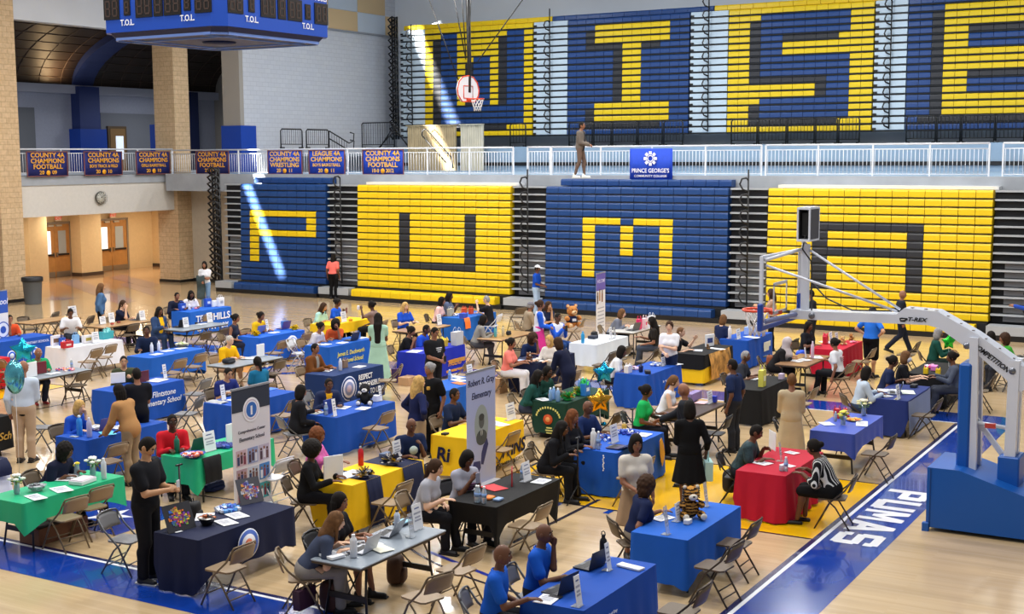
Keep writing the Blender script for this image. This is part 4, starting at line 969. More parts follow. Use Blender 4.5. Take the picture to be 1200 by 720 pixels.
        g=np.maximum(g,-ell(Y,(.13,0,-.04),(.12,.07,.11))); g=np.maximum(g,L-Y[...,2])
    elif hair=='bun': g=np.maximum(np.maximum(cap_,-face),-(Y[...,2]+.06)); g=smin(g,ell(Y,(-.12,0,.045),(.048,.05,.048)),.015)
    elif hair=='pony': g=np.maximum(np.maximum(cap_,-face),-(Y[...,2]+.07)); g=smin(g,rc(Y,(-.1,0,.02),(-.15,0,-.16),.04,.026),.02)
    elif hair=='curly':
        nz=.012*np.sin(Y[...,0]*75)*np.sin(Y[...,1]*70+1)*np.sin(Y[...,2]*72); g=ell(Y,(-.025,0,.02),(.125,.125,.135))+nz; g=smin(g,ell(Y,(-.05,0,-.07),(.09,.115,.11))+nz,.03); g=np.maximum(g,-ell(Y,(.14,0,-.05),(.13,.07,.11)))
    elif hair=='afro': g=ell(Y,(-.02,0,.03),(.15,.15,.15))+.008*np.sin(Y[...,0]*90)*np.sin(Y[...,1]*85)*np.sin(Y[...,2]*88); g=np.maximum(g,-ell(Y,(.15,0,-.05),(.13,.075,.11)))
    elif hair=='braids':
        g=np.maximum(cap_,-face)
        for k in range(9):
            an=PI/2+PI*(k/8); x,y=-.02+.09*math.cos(an)*1.,.088*math.sin(an) ; g=smin(g,rc(Y,(x,y,.0),(x-.02,y*1.15,-.34-.06*(k%3)),.017,.012),.008)
    elif hair=='hijab':
        g=ell(Y,(-.012,0,.015),(.118,.1,.13)); g=smin(g,rc(Y,(-.02,0,-.12),(-.0,0,-.26),.1,.17),.05); g=np.maximum(g,-ell(Y,(.12,0,-.015),(.1,.062,.09)))
    elif hair=='cap':
        g=np.maximum(ell(Y,(-.005,0,.03),(.11,.092,.105)),-(Y[...,2]-.04)); 
    if g is not None:
        b=MB(); put_sdf(b,g,l2,hr,fab(cap) if hair=='cap' else hm,Mh)
        if hair=='cap':
            b.prism([(.06,.04),(.185,.03),(.19,.038),(.06,.055)],-.07,.07,fab(cap),Mh)
            k=b.build('cap',root); b=MB(); put_sdf(b,np.maximum(np.maximum(ell(Y,(-.012,0,.0),(.103,.085,.1)),-face),-(Y[...,2]+.05)),l2,hr,hm,Mh)
        b.build('headscarf' if hair=='hijab' else 'hair',root)
    if glasses:
        b=MB()
        for sd in (1,-1): b.tube([tuple(Mh@Vector((.1,sd*.032+.024*math.cos(q),.012+.02*math.sin(q)))) for q in np.linspace(0,2*PI,13)],.0035,BLACKM,5); b.tube([tuple(Mh@Vector((.098,sd*.056,.014))),tuple(Mh@Vector((0,sd*.084,.014)))],.003,BLACKM,5)
        b.build('glasses',root)
    if mask:
        X3,l3=gridof([(.03,-.08,-.13),(.14,.08,.02)],.01,.012); b=MB(); put_sdf(b,np.maximum(ell(X3,(.015,0,-.045),(.105,.075,.075)),-(X3[...,0]-.03)),l3,.012,fab(mask),Mh); b.build('face_mask',root)
    if print_:   # mark on the chest or back: (kind, colour, side)
        kind,pc,sdd=print_; b=MB(); pm=fab(pc)
        x0=(.155*w+.02 if fem else .13*w+.015) if sdd>0 else -.125*w-.012
        if kind=='disc': b.lathe([(.001,.004),(.07,.004),(.07,-.05),(.001,-.05)],pm,n=16,M=Matrix.Translation(Vector(T(x0,0,.31)))@Matrix.Rotation(a+PI/2*sdd,4,'Y'))
        elif kind=='bars':
            for k in range(3): p=T(x0,0,.36-.04*k); b.box((0,0,0),(.03,.15-.03*k,.016),pm,M=Matrix.Translation(Vector(p))@Matrix.Rotation(a,4,'Y'))
        elif kind=='badge': p=T(x0-.015,.075,.36); b.box((0,0,0),(.05,.045,.055),pm,M=Matrix.Translation(Vector(p))@Matrix.Rotation(a,4,'Y'))
        b.build('shirt_print',root)
    # place: the head centre is where the photograph shows it
    rz=math.radians(yaw); hw=hc_*s
    if loc is None: P=at(px,py,hw[2]+z0); x=P[0]-(math.cos(rz)*hw[0]-math.sin(rz)*hw[1]); y=P[1]-(math.sin(rz)*hw[0]+math.cos(rz)*hw[1])
    else: x,y=loc
    root.location=(x,y,z0); root.rotation_euler=(0,0,rz); root.scale=(s,s,s); tag(root,label,'person')
    PEOPLE[key]=(x,y,rz,sit,s,{sd:tuple(Matrix.Translation((x,y,z0))@Matrix.Rotation(rz,4,'Z')@(Vector(J[sd][2])*s)) for sd in J})
    return root
def stripemat():
    M=mat('black white stripes','#1b1b1e',.85,spec=.12); nt=M.node_tree; b=nt.nodes['Principled BSDF']; tc=nt.nodes.new('ShaderNodeTexCoord'); w=nt.nodes.new('ShaderNodeTexWave'); w.bands_direction='Y'; w.inputs['Scale'].default_value=6.5; w.inputs['Distortion'].default_value=.6
    r=nt.nodes.new('ShaderNodeValToRGB'); r.color_ramp.interpolation='CONSTANT'; r.color_ramp.elements[0].color=(.012,.012,.014,1); r.color_ramp.elements[1].color=(.62,.62,.62,1); r.color_ramp.elements[1].position=.78
    nt.links.new(tc.outputs['Object'],w.inputs['Vector']); nt.links.new(w.outputs[0],r.inputs[0]); nt.links.new(r.outputs[0],b.inputs['Base Color']); return M
NV,RB,BK,WH,GY='#1a1f36','#1a4cb4','#121214','#e6e6ea','#8a8c93'
st,si='std','sit'; DN=('down','down'); TB=('table','table')
pp=person
# --- standing in the back and on the balcony
pp('denimF','woman with long brown hair in a denim jacket standing behind the wooden tables',118.7,337,st,55,'t','long','n','jacket','#4c6d94','pants',BK,DN,inner='#2a2024')
pp('jacketF','woman in white tee and jeans carrying a dark jacket in front of the beige wall',239.5,310.5,st,-60,'m','bob','k','tee','#d5d6dc','jeans','#6f8fb5',('cross','front'))
pp('coral','woman in coral top and black trousers standing by the steps between P and U',390.8,301.5,st,100,'d','braids','k','tee','#f0746a','pants',BK,DN,w=1.1)
pp('capM','man in royal blue shirt, pale jeans and white cap standing before the M',630,315,st,10,'d','cap','k','polo',RB,'jeans','#9fb6d2',('front','front'),cap='#e3e5ec')
pp('balc','person in dark top with white sneakers walking along the balcony',682,147.5,st,10,'m','short','k','jacket','#6d645c','leggings','#6d5a50',('front','front'),inner='#20222c',legs='step',z0=4.78,shoe=('#e9efe6','w'),hh=.026,fem=False)
pp('suitW','bald man in a dark suit walking along the foot of the yellow bleachers',1058,345.5,st,25,'m','bald','k','blazer','#20242e','pants','#1f2330',DN,legs='walk',hh=.02)
pp('blueB','woman in bright blue top and black shorts standing behind the hoop stand arm',1023,366,st,70,'t','bun','k','tee','#2a6fd6','shorts',BK,('hip','hip'),w=1.15,hh=.02)
pp('tanF','woman with long dark hair seen through the clear backboard',903,344,st,200,'t','long','b','tee','#b08f7a','pants',BK,('up','down'))
pp('neonF','person with a dark top and neon green bib behind the hoop mast',950,345,st,215,'m','short','k','tee','#1f2026','pants','#222226',('front','front'),inner='#7ee03a',fem=False)
pp('edgeM','person in blue and yellow sleeve reaching in from the frame edge',1210,348,st,205,'m','short','k','long','#2f4fb0','pants','#22242c',('out','down'),hh=.02,fem=False)
# --- leftmost tables
pp('orangeM','man in a bright orange shirt at the cloth-covered table beside the roll-up banner',11.5,374.5,si,-20,'m','short','k','tee','#e0522a','jeans','#2a3350',('table','chin'),fem=False)
pp('whiteM','young man in a white polo leaning over the white tablecloth',82.5,366.5,si,-35,'d','short','k','polo',WH,'pants','#2a2c36',TB,lean=18,nod=25,fem=False)
pp('khakiM','man in pale blue shirt and khaki trousers with his back turned beside foil balloons',27,431,st,120,'m','bald','k','long','#c3cede','pants','#b99f86',('down','front'),w=1.08,look=-35,hh=.02,s=1.07,belt='#1a1a1c',shoe=('#2a2420','f'))
pp('greenO','older person with cropped grey hair in a green polo behind the snack table',45,414,si,-20,'m','bald','w','polo','#1f9a62','jeans','#2c3446',('table','lap'),legs='back',fem=False,shoe=('#a83a36','flat'))
pp('chinF','woman with tied dark hair and navy top resting her chin on her hand',144.5,357,si,10,'l','pony','b','tee',NV,'pants','#22232b',('table','chin'))
pp('navyM','man in navy sweatshirt facing the camera behind two white bottles',172,388,si,-50,'d','short','k','long','#1b2744','pants','#22232b',TB,fem=False)
pp('yellowD','woman in denim jacket over a yellow top at the grey table near the blue bags',187,365,si,-5,'d','long','k','jacket','#2e4368','jeans','#2a3a5c',('lap','table'),inner='#f2b818',w=1.1)
pp('hillsM','man in dark navy behind the blue cloth with large white lettering',207.5,347.5,si,-20,'m','short','k','long','#20253a','pants','#22232b',TB,fem=False)
pp('hillsF','woman with long black hair in a white top beside blue paper bags',224,345.5,si,-25,'d','long','k','tee','#e9e4e8','pants','#22232b',TB)
pp('tankF','woman in a dark tank top at the table with yellow pompoms',276.5,373.5,si,20,'m','bun','k','tank','#2c3043','pants','#262a3c',('table','lap'))
pp('yelF','woman in a yellow shirt behind the table with yellow pompoms',306,371,si,0,'m','bun','k','tee','#e8b81e','pants','#2a2c36',TB)
pp('yelM','grey-haired man in a yellow and white polo with a dark bag on the grey table',269.5,399.5,si,-5,'l','shortf','w','polo','#f2b814','shorts','#c9a58a',('table','type'),fem=False,lean=20,hh=.021)
pp('tealG','child in a teal shirt seated with back turned at the blue table',301.5,425,si,160,'m','pony','k','tee','#1f6f96','pants','#23304a',('lap','table'),s=.97,hh=.021)
pp('smileM','smiling person in navy tee with white print leaning on the blue table',267.5,438,si,-15,'t','short','k','tee','#26306e','pants','#23283a',('table','type'),lean=24,nod=14,print_=('bars','#e8e8ee',1),fem=False,hh=.021)
pp('brownM','man in a brown jacket at the navy table with large white lettering',369.5,409,si,5,'m','short','k','jacket','#6b3f1c','pants','#2a2622',TB,inner='#8d8a86',fem=False,hh=.021)
pp('blazerF','woman in navy blazer and gold top at the royal blue table with a plush toy',385.5,451,si,-35,'d','short','k','blazer','#232c4c','pants','#23283a',TB,inner='#f0b01e',fem=True,hh=.021)
pp('blackF','person in black with black hair at the corner of the plush toy table',353,459,si,60,'m','bob','k','long','#1b1b20','pants','#1b1b20',('table','lap'),hh=.021)
pp('mintS','woman in a mint shirt writing at the yellow cloth table',379.5,360,si,5,'t','long','b','tee','#a9d5cb','pants','#22232b',TB)
pp('blueS','woman in royal blue holding up a phone at the yellow cloth table',396,355,si,10,'d','bun','k','tee','#1f56cc','pants','#22232b',('phone','table'))
pp('curlO','woman with curly hair in an orange top resting her face on her hand',393.5,380,si,-40,'m','curly','k','tee','#c9552e','jeans','#5b7fae',('chin','table'))
pp('floralF','woman in a pale floral top bent over the blue table beside the orange top',376.5,383.5,si,5,'m','bun','k','tee','#cfc9cf','pants','#2a2c36',TB,lean=20)
pp('cupF','woman in a brown patterned top holding a cup across the yellow cloth table',435,358,si,195,'k','bun','k','tee','#8a726a','pants','#17171c',('up','lap'))
pp('mintD','woman with very long straight black hair in a mint green dress standing with back turned',443,373,st,120,'d','straight','k','dress','#a5cbb6','.13','#a5cbb6',('front','front'),hh=.021,w=1.05)
pp('blondB','blonde woman in royal blue behind the small wooden table',475,359.5,si,-20,'l','long','y','tee','#2150c4','pants','#22232b',TB)
pp('pinkF','woman in pale pink with black hair at the blue table by the bleachers',518,353,si,20,'m','bob','k','tee','#e6bcb8','pants','#22232b',('table','lap'))
pp('greyB','woman in slate top seated farthest back beside the pale pink top',527,347.5,si,15,'d','long','k','tee','#5a6580','pants','#22232b',('phone','phone'))
pp('bunB','woman in black tee with a hair bun looking down at the violet blue table',482,388.5,si,15,'m','bun','k','tee','#1a1a1e','jeans','#3b4c6e',('phone','phone'),nod=18,hh=.022)
pp('blueT','person in royal blue bending over the violet blue table',500,386.5,si,10,'d','short','k','tee','#2450c8','pants','#22232b',TB,lean=22,fem=False,hh=.022)
pp('printM','heavy man in a black tee with white print standing in the middle of the crowd',509.5,390,st,-15,'m','short','k','tee','#1b1b1d','pants','#202024',('front','front'),w=1.18,nod=22,print_=('bars','#d8d8dc',1),fem=False,hh=.021)
pp('greyH','grey-haired man in black tee seated on a pale chair by the U bleachers',570,351.5,si,190,'l','short','g','tee','#1c1c20','pants','#2a2c36',('up','table'),fem=False)
pp('cardi','woman in a grey cardigan with her back turned at the wooden table',567,375,si,45,'d','bob','k','long','#8b8881','pants','#5a5a5c',TB)
pp('salmon','woman in salmon shirt and white trousers at the dark navy table',599.5,402.5,si,15,'m','bun','k','tee','#ee8276','pants','#dcdbe0',('table','table'),hh=.021)
pp('dreadM','person in navy with glasses behind the dark navy table',625,396.5,si,-15,'m','curly','b','tee','#1c2a50','pants','#22232b',('chin','table'),glasses=True,fem=False)
pp('pinkS','woman in white and blue raglan shirt with a hot pink skirt',633.5,357.5,st,35,'m','bun','b','long','#dfe0ea','.25','#d83a8e',('front','front'),hh=.022,hem=-.05,sleevec='#2a62d8')
pp('greyC','person in a grey cap and tan jacket behind the pink skirt',622,359,si,45,'m','cap','g','jacket','#9a8a74','pants','#3a3430',TB,cap='#77767f',fem=False)
pp('navyC','woman in navy with long hair resting her chin beside the plush bear',643,358.5,si,-25,'t','long','b','tee','#1f2844','pants','#22232b',('chin','table'))
pp('raglan','person in white raglan shirt with blue sleeves and short hair holding a phone',654,372.5,si,-15,'d','short','k','long','#e0e2ec','jeans','#2c4a86',('phone','phone'),fem=False,w=1.12,sleevec='#2a62d8')
pp('blondP','blonde woman half hidden beside the dark blazer at the navy table',643.5,399.5,si,-95,'l','bob','y','long','#d4cdc6','pants','#3a3a40',TB)
pp('navyL','woman in a long dark navy coat leaning over the navy table with back turned',653.5,402.5,st,175,'t','bob','b','blazer','#1c2038','pants','#1c2038',('lean','lean'),lean=24,hh=.021,hem=-.35)
pp('greenB','woman with long black hair in a dark green sweater at the dark green table',631,441.5,si,15,'d','long','k','long','#1f4a44','jeans','#3c4258',('table','lap'),w=1.05,hh=.021)
pp('greenG','woman in dark green with glasses behind the bottles on the dark green table',642,436.5,si,-10,'d','braids','k','tee','#1f4238','pants','#22232b',TB,glasses=True,hh=.021)
pp('blackA','woman in black with long black hair at the blue table with the bird emblem',659,503,si,10,'d','long','k','long','#17171b','pants','#17171b',('table','table'),w=1.08,lean=24)
pp('curlA','woman with auburn curls in black beside the tall white bottle',671.5,489,si,-5,'m','long','a','long','#1a1a1e','pants','#1a1a1e',TB)
pp('poloN','man in a navy polo behind the gold star balloon string',689,478,si,-15,'d','bald','k','polo','#1d2d58','pants','#22232b',TB,fem=False)
pp('whiteL','woman in white bending over the big royal blue table',729,412,si,20,'d','bob','k','tee','#e2e2e8','pants','#23232c',('table','table'),lean=24,hh=.021)
pp('whiteT','smiling woman in a white tee standing between the royal blue tables',784.5,383,st,-75,'l','pony','b','tee','#e8e8ee','jeans','#1f2a48',('cross','front'),hh=.021)
pp('blackT','person in black tee with one arm stretched over the black table',798,389.5,si,10,'l','short','n','tee','#1a1a1e','pants','#1f1f24',('point','table'),fem=False)
pp('greyL','grey-haired woman in grey working at a laptop near the purple banner',729,367.5,si,15,'l','bob','n','long','#6f7482','pants','#2a2c34',('type','type'))
pp('blackH','woman with long black hair seated in front of the pink and white bags',763.5,377,si,205,'m','straight','k','tee','#26221f','jeans','#3c4250',('lap','table'))
pp('navyW','woman with grey-brown hair in navy looking away at the blue corner table',848,374.5,si,70,'l','bob','n','tee','#1c2648','pants','#22232b',('table','lap'))
pp('hijab','woman in a pale grey headscarf and black dress at the small brown table',923,402,si,20,'m','hijab','#b9aeb0','long','#1c1a1c','.2','#1c1a1c',('table','table'),hh=.022)
pp('blackR','woman in black tee with long braids leaning at the dark red table',948,382.5,si,-15,'d','braids','k','tee','#1b1d24','pants','#22232b',('down','table'),hh=.022)
pp('whiteB','woman in white tee with dark ponytail seated with back turned on a tan chair',977.5,402.5,si,170,'m','bun','k','tee','#dedfe3','pants','#17171b',('down','table'),print_=('bars','#c9a5a8',-1),hh=.022)
pp('navyR','woman in navy tee with braided hair at the navy skirted table',1047,424,si,20,'d','bun','k','tee','#1c2646','pants','#17171b',('table','lap'),hh=.021)
pp('maskF','fair-haired woman in black with a white face mask',1062,418.5,si,10,'l','bob','n','tee','#1a1a1e','pants','#1a1a1e',('table','table'),mask='#dfe0e6',hh=.021)
pp('blouseF','woman with black hair in a pale blue blouse at the navy skirted table',1016,437,si,35,'d','bob','k','long','#b4c2d2','pants','#3a4a66',('table','table'),hh=.021)
pp('greenD','grey-haired woman in a dark green sweater under the hoop stand arm',1100,391,si,20,'d','bob','g','long','#17453c','pants','#22312e',TB,hh=.021)
pp('greyJ','woman in grey jacket with tied black hair seated at the black table',1115,419,si,200,'d','bun','k','long','#4b5262','pants','#3b3f4c',('table','table'),hh=.021)
pp('tanB','dark-haired person in tan seated with back turned behind the hoop stand knee',1161,394.5,si,150,'d','bob','k','long','#b5ab92','pants','#8f8468',('lap','lap'),fem=False,hh=.021)
pp('greenT','woman with brown curls in a bright green tee behind the hoop stand',1176.5,397,si,215,'m','curly','b','tee','#3f9a34','pants','#2a2c34',('down','down'),hh=.021)
pp('poloS','man in navy polo and charcoal trousers standing beside the black tablecloth',858,428.5,st,175,'d','short','k','polo','#1f2c50','pants','#2c2e34',DN,print_=None,fem=False)
pp('greyM','man with grey hair in a dark shirt seated behind the yellow bottle',874,418,si,5,'d','short','g','tee','#34363f','pants','#26272c',TB,fem=False,hh=.021)
pp('beigeD','woman in a long beige dress standing with back turned beside the black tablecloth',928,446,st,110,'m','shortf','n','dress','#b9a88a','.1','#b9a88a',('front','front'),fem=True,sleeve=1.3)
pp('beardM','bearded man in a dark teal patterned shirt reading at the crimson table',886.5,507,si,10,'d','short','k','tee',mat('patterned teal','#243a40',.8,noise=.5,nscale=18),'pants','#22242c',('read','table'),nod=16,w=1.1,fem=False)
pp('stripeF','woman in a black and white striped top at the crimson table',953,525,si,188,'d','bun','k','tee',stripemat(),'.5','#141416',('table','table'),lean=26,w=1.12,shoe=('#1a1614','flat'),sleeve=1.4)
pp('suitP','bald man in a black suit pointing across the aisle',801,457.5,st,190,'m','bald','k','blazer','#22242a','pants','#1d1e24',('down','point'),nod=18)
pp('dressB','woman in a black knee-length dress with a pale teal tote bag',808,479,st,120,'d','bob','k','dress','#111113','.48','#111113',('front','bag'),sleeve=1.5,hh=.019)
pp('greenS','woman with an afro puff in a bright green tee at the brown table',758,459,si,15,'d','bun','k','tee','#1fae5a','pants','#1b1b22',('table','lap'),hh=.02)
pp('tankW','woman in a white sleeveless top with a ponytail facing the brown table',790,448,si,15,'l','pony','n','tank','#dfe2ea','pants','#26283a',('table','table'),hh=.02)
pp('creamF','laughing woman in a cream top and tan skirt standing beside the bird emblem table',745.5,520,st,-50,'m','bob','k','tee','#d8d0c5','.5','#a08468',('down','front'),hh=.018,nod=8)
pp('curlN','person with curly brown hair in navy bent over the table with a tiger plush',759.5,569,si,45,'m','curly','b','tee','#1d2648','pants','#8d8478',('table','down'),w=1.05)
pp('poloA','bald man in royal blue polo nearest the camera at the corner laptop',589,651,si,20,'d','bald','k','polo','#1a56bc','pants','#22232b',('lap','table'),print_=None,hh=.017)
pp('poloB','bald man in royal blue polo holding a hand to his face behind two laptops',638,626,si,10,'d','bald','k','polo','#1a56bc','pants','#22232b',('chin','table'),hh=.017)
pp('greyT','woman with tied brown hair in a grey tee at the black stretch table',511,549,si,10,'l','pony','b','tee','#a9a9b2','pants','#1b1b20',('lap','table'),w=1.12,hh=.018,lean=20)
pp('greyU','woman with black bob in grey tee looking at her phone below the lilac banner',548,538,si,-20,'d','bob','k','tee','#a5a6b4','pants','#22232b',('phone','phone'),nod=18,print_=('bars','#5b3a58',1),hh=.018)
pp('navyT','bald man in a navy tee with a round print at the yellow striped table',482,499,si,-30,'d','bald','k','tee','#1a2646','pants','#22242c',('phone','table'),print_=('disc','#cfe0dc',1),w=1.08,nod=14,hh=.018)
pp('afroF','person in black with a big black hairdo at the yellow striped table',367,528,si,25,'d','afro','k','long','#151517','pants','#15151a',('table','table'),hh=.018)
pp('pinkC','woman with auburn curls and a pink top behind the white card',373,511,si,15,'m','curly','a','tee','#e070b8','pants','#2a4aa8',('table','lap'))
pp('blondN','woman with wavy blonde hair in a navy sweater standing with hand on hip',491.5,449,st,60,'l','long','y','long','#1a2148','pants','#a38d70',('hip','hip'),w=1.12,hh=.02)
pp('guard','security woman in a black uniform shirt with a gold badge',503,433,st,-100,'m','bun','g','polo','#151518','pants','#131316',('down','back'),print_=('badge','#d8a850',1),fem=False,w=1.08,hh=.02)
pp('navyP','person in navy partly hidden by the lilac banner',533,463,si,0,'d','short','k','tee','#1b2744','pants','#22232b',TB,fem=False)
pp('redM','man in a red shirt with glasses behind the green laptop',202,494.5,si,-35,'k','short','k','long','#c8202c','pants','#22232b',('type','type'),glasses=True,fem=False)
pp('phoneM','man in black and grey polo looking at his phone beside the navy table',173,524,st,15,'t','short','k','polo','#1a1b20','pants','#1c1c20',('phone','phone'),nod=34,w=1.12,hh=.017,s=1.11,fem=False,shoe=('#26262a','w'))
pp('navyB','person in a navy tee with curly black hair behind the green plastic tablecloth',77.5,529,si,15,'d','curly','k','tee','#1c2036','pants','#22232b',('table','table'),fem=False,w=1.15,look=10)
pp('tanJ','woman with long dark braids in a tan jacket leaning over the laptop table',139,459,st,185,'d','braids','k','jacket','#b08253','pants','#9b8468',('lean','lean'),lean=20,hh=.02,hem=-.22,belt='#1a1a1c')
pp('blackP','person in black with back turned standing at the blue elementary school cloth',160,439,st,150,'m','short','k','tee','#17181f','pants','#15161c',('front','front'),fem=False,hh=.021)
pp('camoM','man in an olive sweatshirt reading a sheet of paper',145,424,si,-40,'t','short','k','long','#454a35','pants','#22232b',('read','read'),fem=False,hh=.021)
pp('blondL','blonde woman in a royal blue cardigan with a hand to her mouth',93.5,477.5,si,0,'l','bob','y','long','#2450b8','pants','#22232b',('chin','table'))
pp('brownL','woman with very long light brown hair in a slate tee at the bare grey table',394,612,si,40,'l','straight','n','tee','#3e465c','pants','#8f8a86',('table','table'),lean=26,hh=.017)
pp('dreadL','person with dark locks in black at the bare grey table',398.5,589,si,10,'m','braids','k','tee','#1c1a1e','shorts','#6e5548',('type','type'),hh=.017)
# ---------------------------------------------------------------- folding chairs
TANF=mat('tan chair frame','#74644f',.4,metal=.35); TANS=mat('tan chair panel','#8f795e',.42,metal=.1); GRYF=mat('grey chair frame','#5d5e62',.4,metal=.4); GRYS=mat('grey chair panel','#77777a',.45,metal=.1); BRNS=mat('brown chair panel','#625341',.45,metal=.1); BRNF=mat('brown chair frame','#473c31',.4,metal=.35); BLKF=mat('black chair frame','#1d1d20',.4); BLKS=mat('black chair panel','#2a2a2e',.5); WHF=mat('white chair frame','#c9cbd2',.4); WHS=mat('white chair panel','#d6d8de',.5)
CHK={'tan':(TANF,TANS),'grey':(GRYF,GRYS),'brown':(BRNF,BRNS),'black':(BLKF,BLKS),'white':(WHF,WHS)}
CHP={}
def chair_proto(kind):
    fr,pn=CHK[kind]; t=empty('folding_chair',(0,0,0))
    b=MB()
    def pan(b,cx,cz,w0,w1,d,th,m):
        V=[];F=[];n=6
        out=[]
        for i in range(n+1): a=PI/2*i/n; out.append((d/2-.05+.05*math.sin(a),w1/2-.05+.05*math.cos(a)))
        o=[(x,y) for x,y in out[::-1]]; 
        P=[(d/2,-w1/2+.05)]+[(d/2-.05+.05*math.sin(PI/2-a),-(w1/2-.05+.05*math.cos(PI/2-a))) for a in np.linspace(0,PI/2,5)]+[(-d/2+.04,-w0/2),(-d/2,-w0/2+.04),(-d/2,w0/2-.04),(-d/2+.04,w0/2)]+[(d/2-.05+.05*math.sin(a),w1/2-.05+.05*math.cos(a)) for a in np.linspace(0,PI/2,5)]
        N=len(P); V=[(cx+x,y,cz+th/2) for x,y in P]+[(cx+x,y,cz-th/2) for x,y in P]
        F=[tuple(range(N)),tuple(range(N,2*N))[::-1]]+[(i,N+i,N+(i+1)%N,(i+1)%N) for i in range(N)]; b.add(V,F,m)
    pan(b,.01,.445,.36,.39,.40,.022,pn); b.build('seat',t)
    # curved back panel with a rounded top, leaning back
    b=MB(); V=[];F=[];nx,nz=9,5
    for i in range(nx):
        u=-1+2*i/(nx-1)
        for j in range(nz):
            v=j/(nz-1); y=u*.205; top=.785-.045*abs(u)**4; z=.575+(top-.575)*v
            x=-.215-.115*(z-.445)/.34-.035*(1-u*u)+.03
            V+=[(x,y,z),(x-.014,y,z)]
    ix=lambda i,j,k:(i*nz+j)*2+k
    for i in range(nx-1):
        for j in range(nz-1): F+=[(ix(i,j,0),ix(i+1,j,0),ix(i+1,j+1,0),ix(i,j+1,0)),(ix(i,j,1),ix(i,j+1,1),ix(i+1,j+1,1),ix(i+1,j,1))]
        F+=[(ix(i,0,0),ix(i,0,1),ix(i+1,0,1),ix(i+1,0,0)),(ix(i,nz-1,0),ix(i+1,nz-1,0),ix(i+1,nz-1,1),ix(i,nz-1,1))]
    for j in range(nz-1): F+=[(ix(0,j,0),ix(0,j+1,0),ix(0,j+1,1),ix(0,j,1)),(ix(nx-1,j,0),ix(nx-1,j,1),ix(nx-1,j+1,1),ix(nx-1,j+1,0))]
    b.add(V,F,pn,True); b.build('backrest',t)
    for s in (-1,1):
        b=MB(); b.tube([(.235,s*.225,0),(.03,s*.22,.40),(-.19,s*.215,.60),(-.285,s*.21,.75)],.0135,fr,6); b.build('leg',t)
        b=MB(); b.tube([(-.27,s*.195,0),(-.06,s*.195,.33),(.05,s*.195,.43)],.0125,fr,6); b.build('leg',t)
    b=MB(); b.tube([(-.285,.21,.75),(-.3,.19,.785),(-.325,.1,.797),(-.33,0,.8),(-.325,-.1,.797),(-.3,-.19,.785),(-.285,-.21,.75)],.0135,fr,6); b.build('top_rail',t)
    for p,q in (((.155,-.225,.155),(.155,.225,.155)),((-.2,-.195,.11),(-.2,.195,.11)),((-.14,-.195,.2),(-.14,.195,.2))):
        b=MB(); b.tube([p,q],.009,fr,6); b.build('crossbar',t)
    return t
FIRST={}
def chair(kind,loc,rz,label,group):
    if kind not in CHP: CHP[kind]=chair_proto(kind); t=CHP[kind]; t.location=(loc[0],loc[1],0); t.rotation_euler=(0,0,rz)
    else: t=dup(CHP[kind],(loc[0],loc[1],0),rz)
    tag(t,label,'chair',group); return t
# ---------------------------------------------------------------- tables and cloths
WOODT=mat('wood laminate','#b08a5e',.3,noise=.12,nscale=4,coat=.2); GREYT=mat('grey plastic top','#8d97a2',.35,coat=.2); DARKT=mat('dark walnut top','#4a3a30',.3,noise=.12); LEGM=mat('table leg steel','#33312f',.4,metal=.4); EDGET=mat('table edge','#4a3d30',.5)
TL,TW,TH=1.83,.76,.74
def table(key,x,y,label,top=WOODT,rz=0):
    """x is the aisle edge, y the end nearest the camera"""
    t=empty('folding_table',(x-TW/2,y+TL/2,0),rz); tag(t,label,'table','folding tables of the fair')
    b=MB(); b.box((0,0,TH-.012),(TW-.01,TL-.01,.024),top,ch=.008); b.build('tabletop',t)
    b=MB(); b.box((0,0,TH-.035),(TW-.03,TL-.03,.03),EDGET); b.build('apron',t)
    for s in (-1,1):
        for q in (-1,1):
            b=MB(); b.tube([(q*.27,s*.66,TH-.05),(q*.27,s*.68,.35),(q*.31,s*.72,.0)],.016,LEGM,6); b.build('leg',t)
        b=MB(); b.bar((-.28,s*.69,.27),(.28,s*.69,.27),.025,.07,LEGM); b.tube([(0,s*.69,.27),(0,s*.25,TH-.05)],.01,LEGM,6); b.build('crossbar',t)
    return t
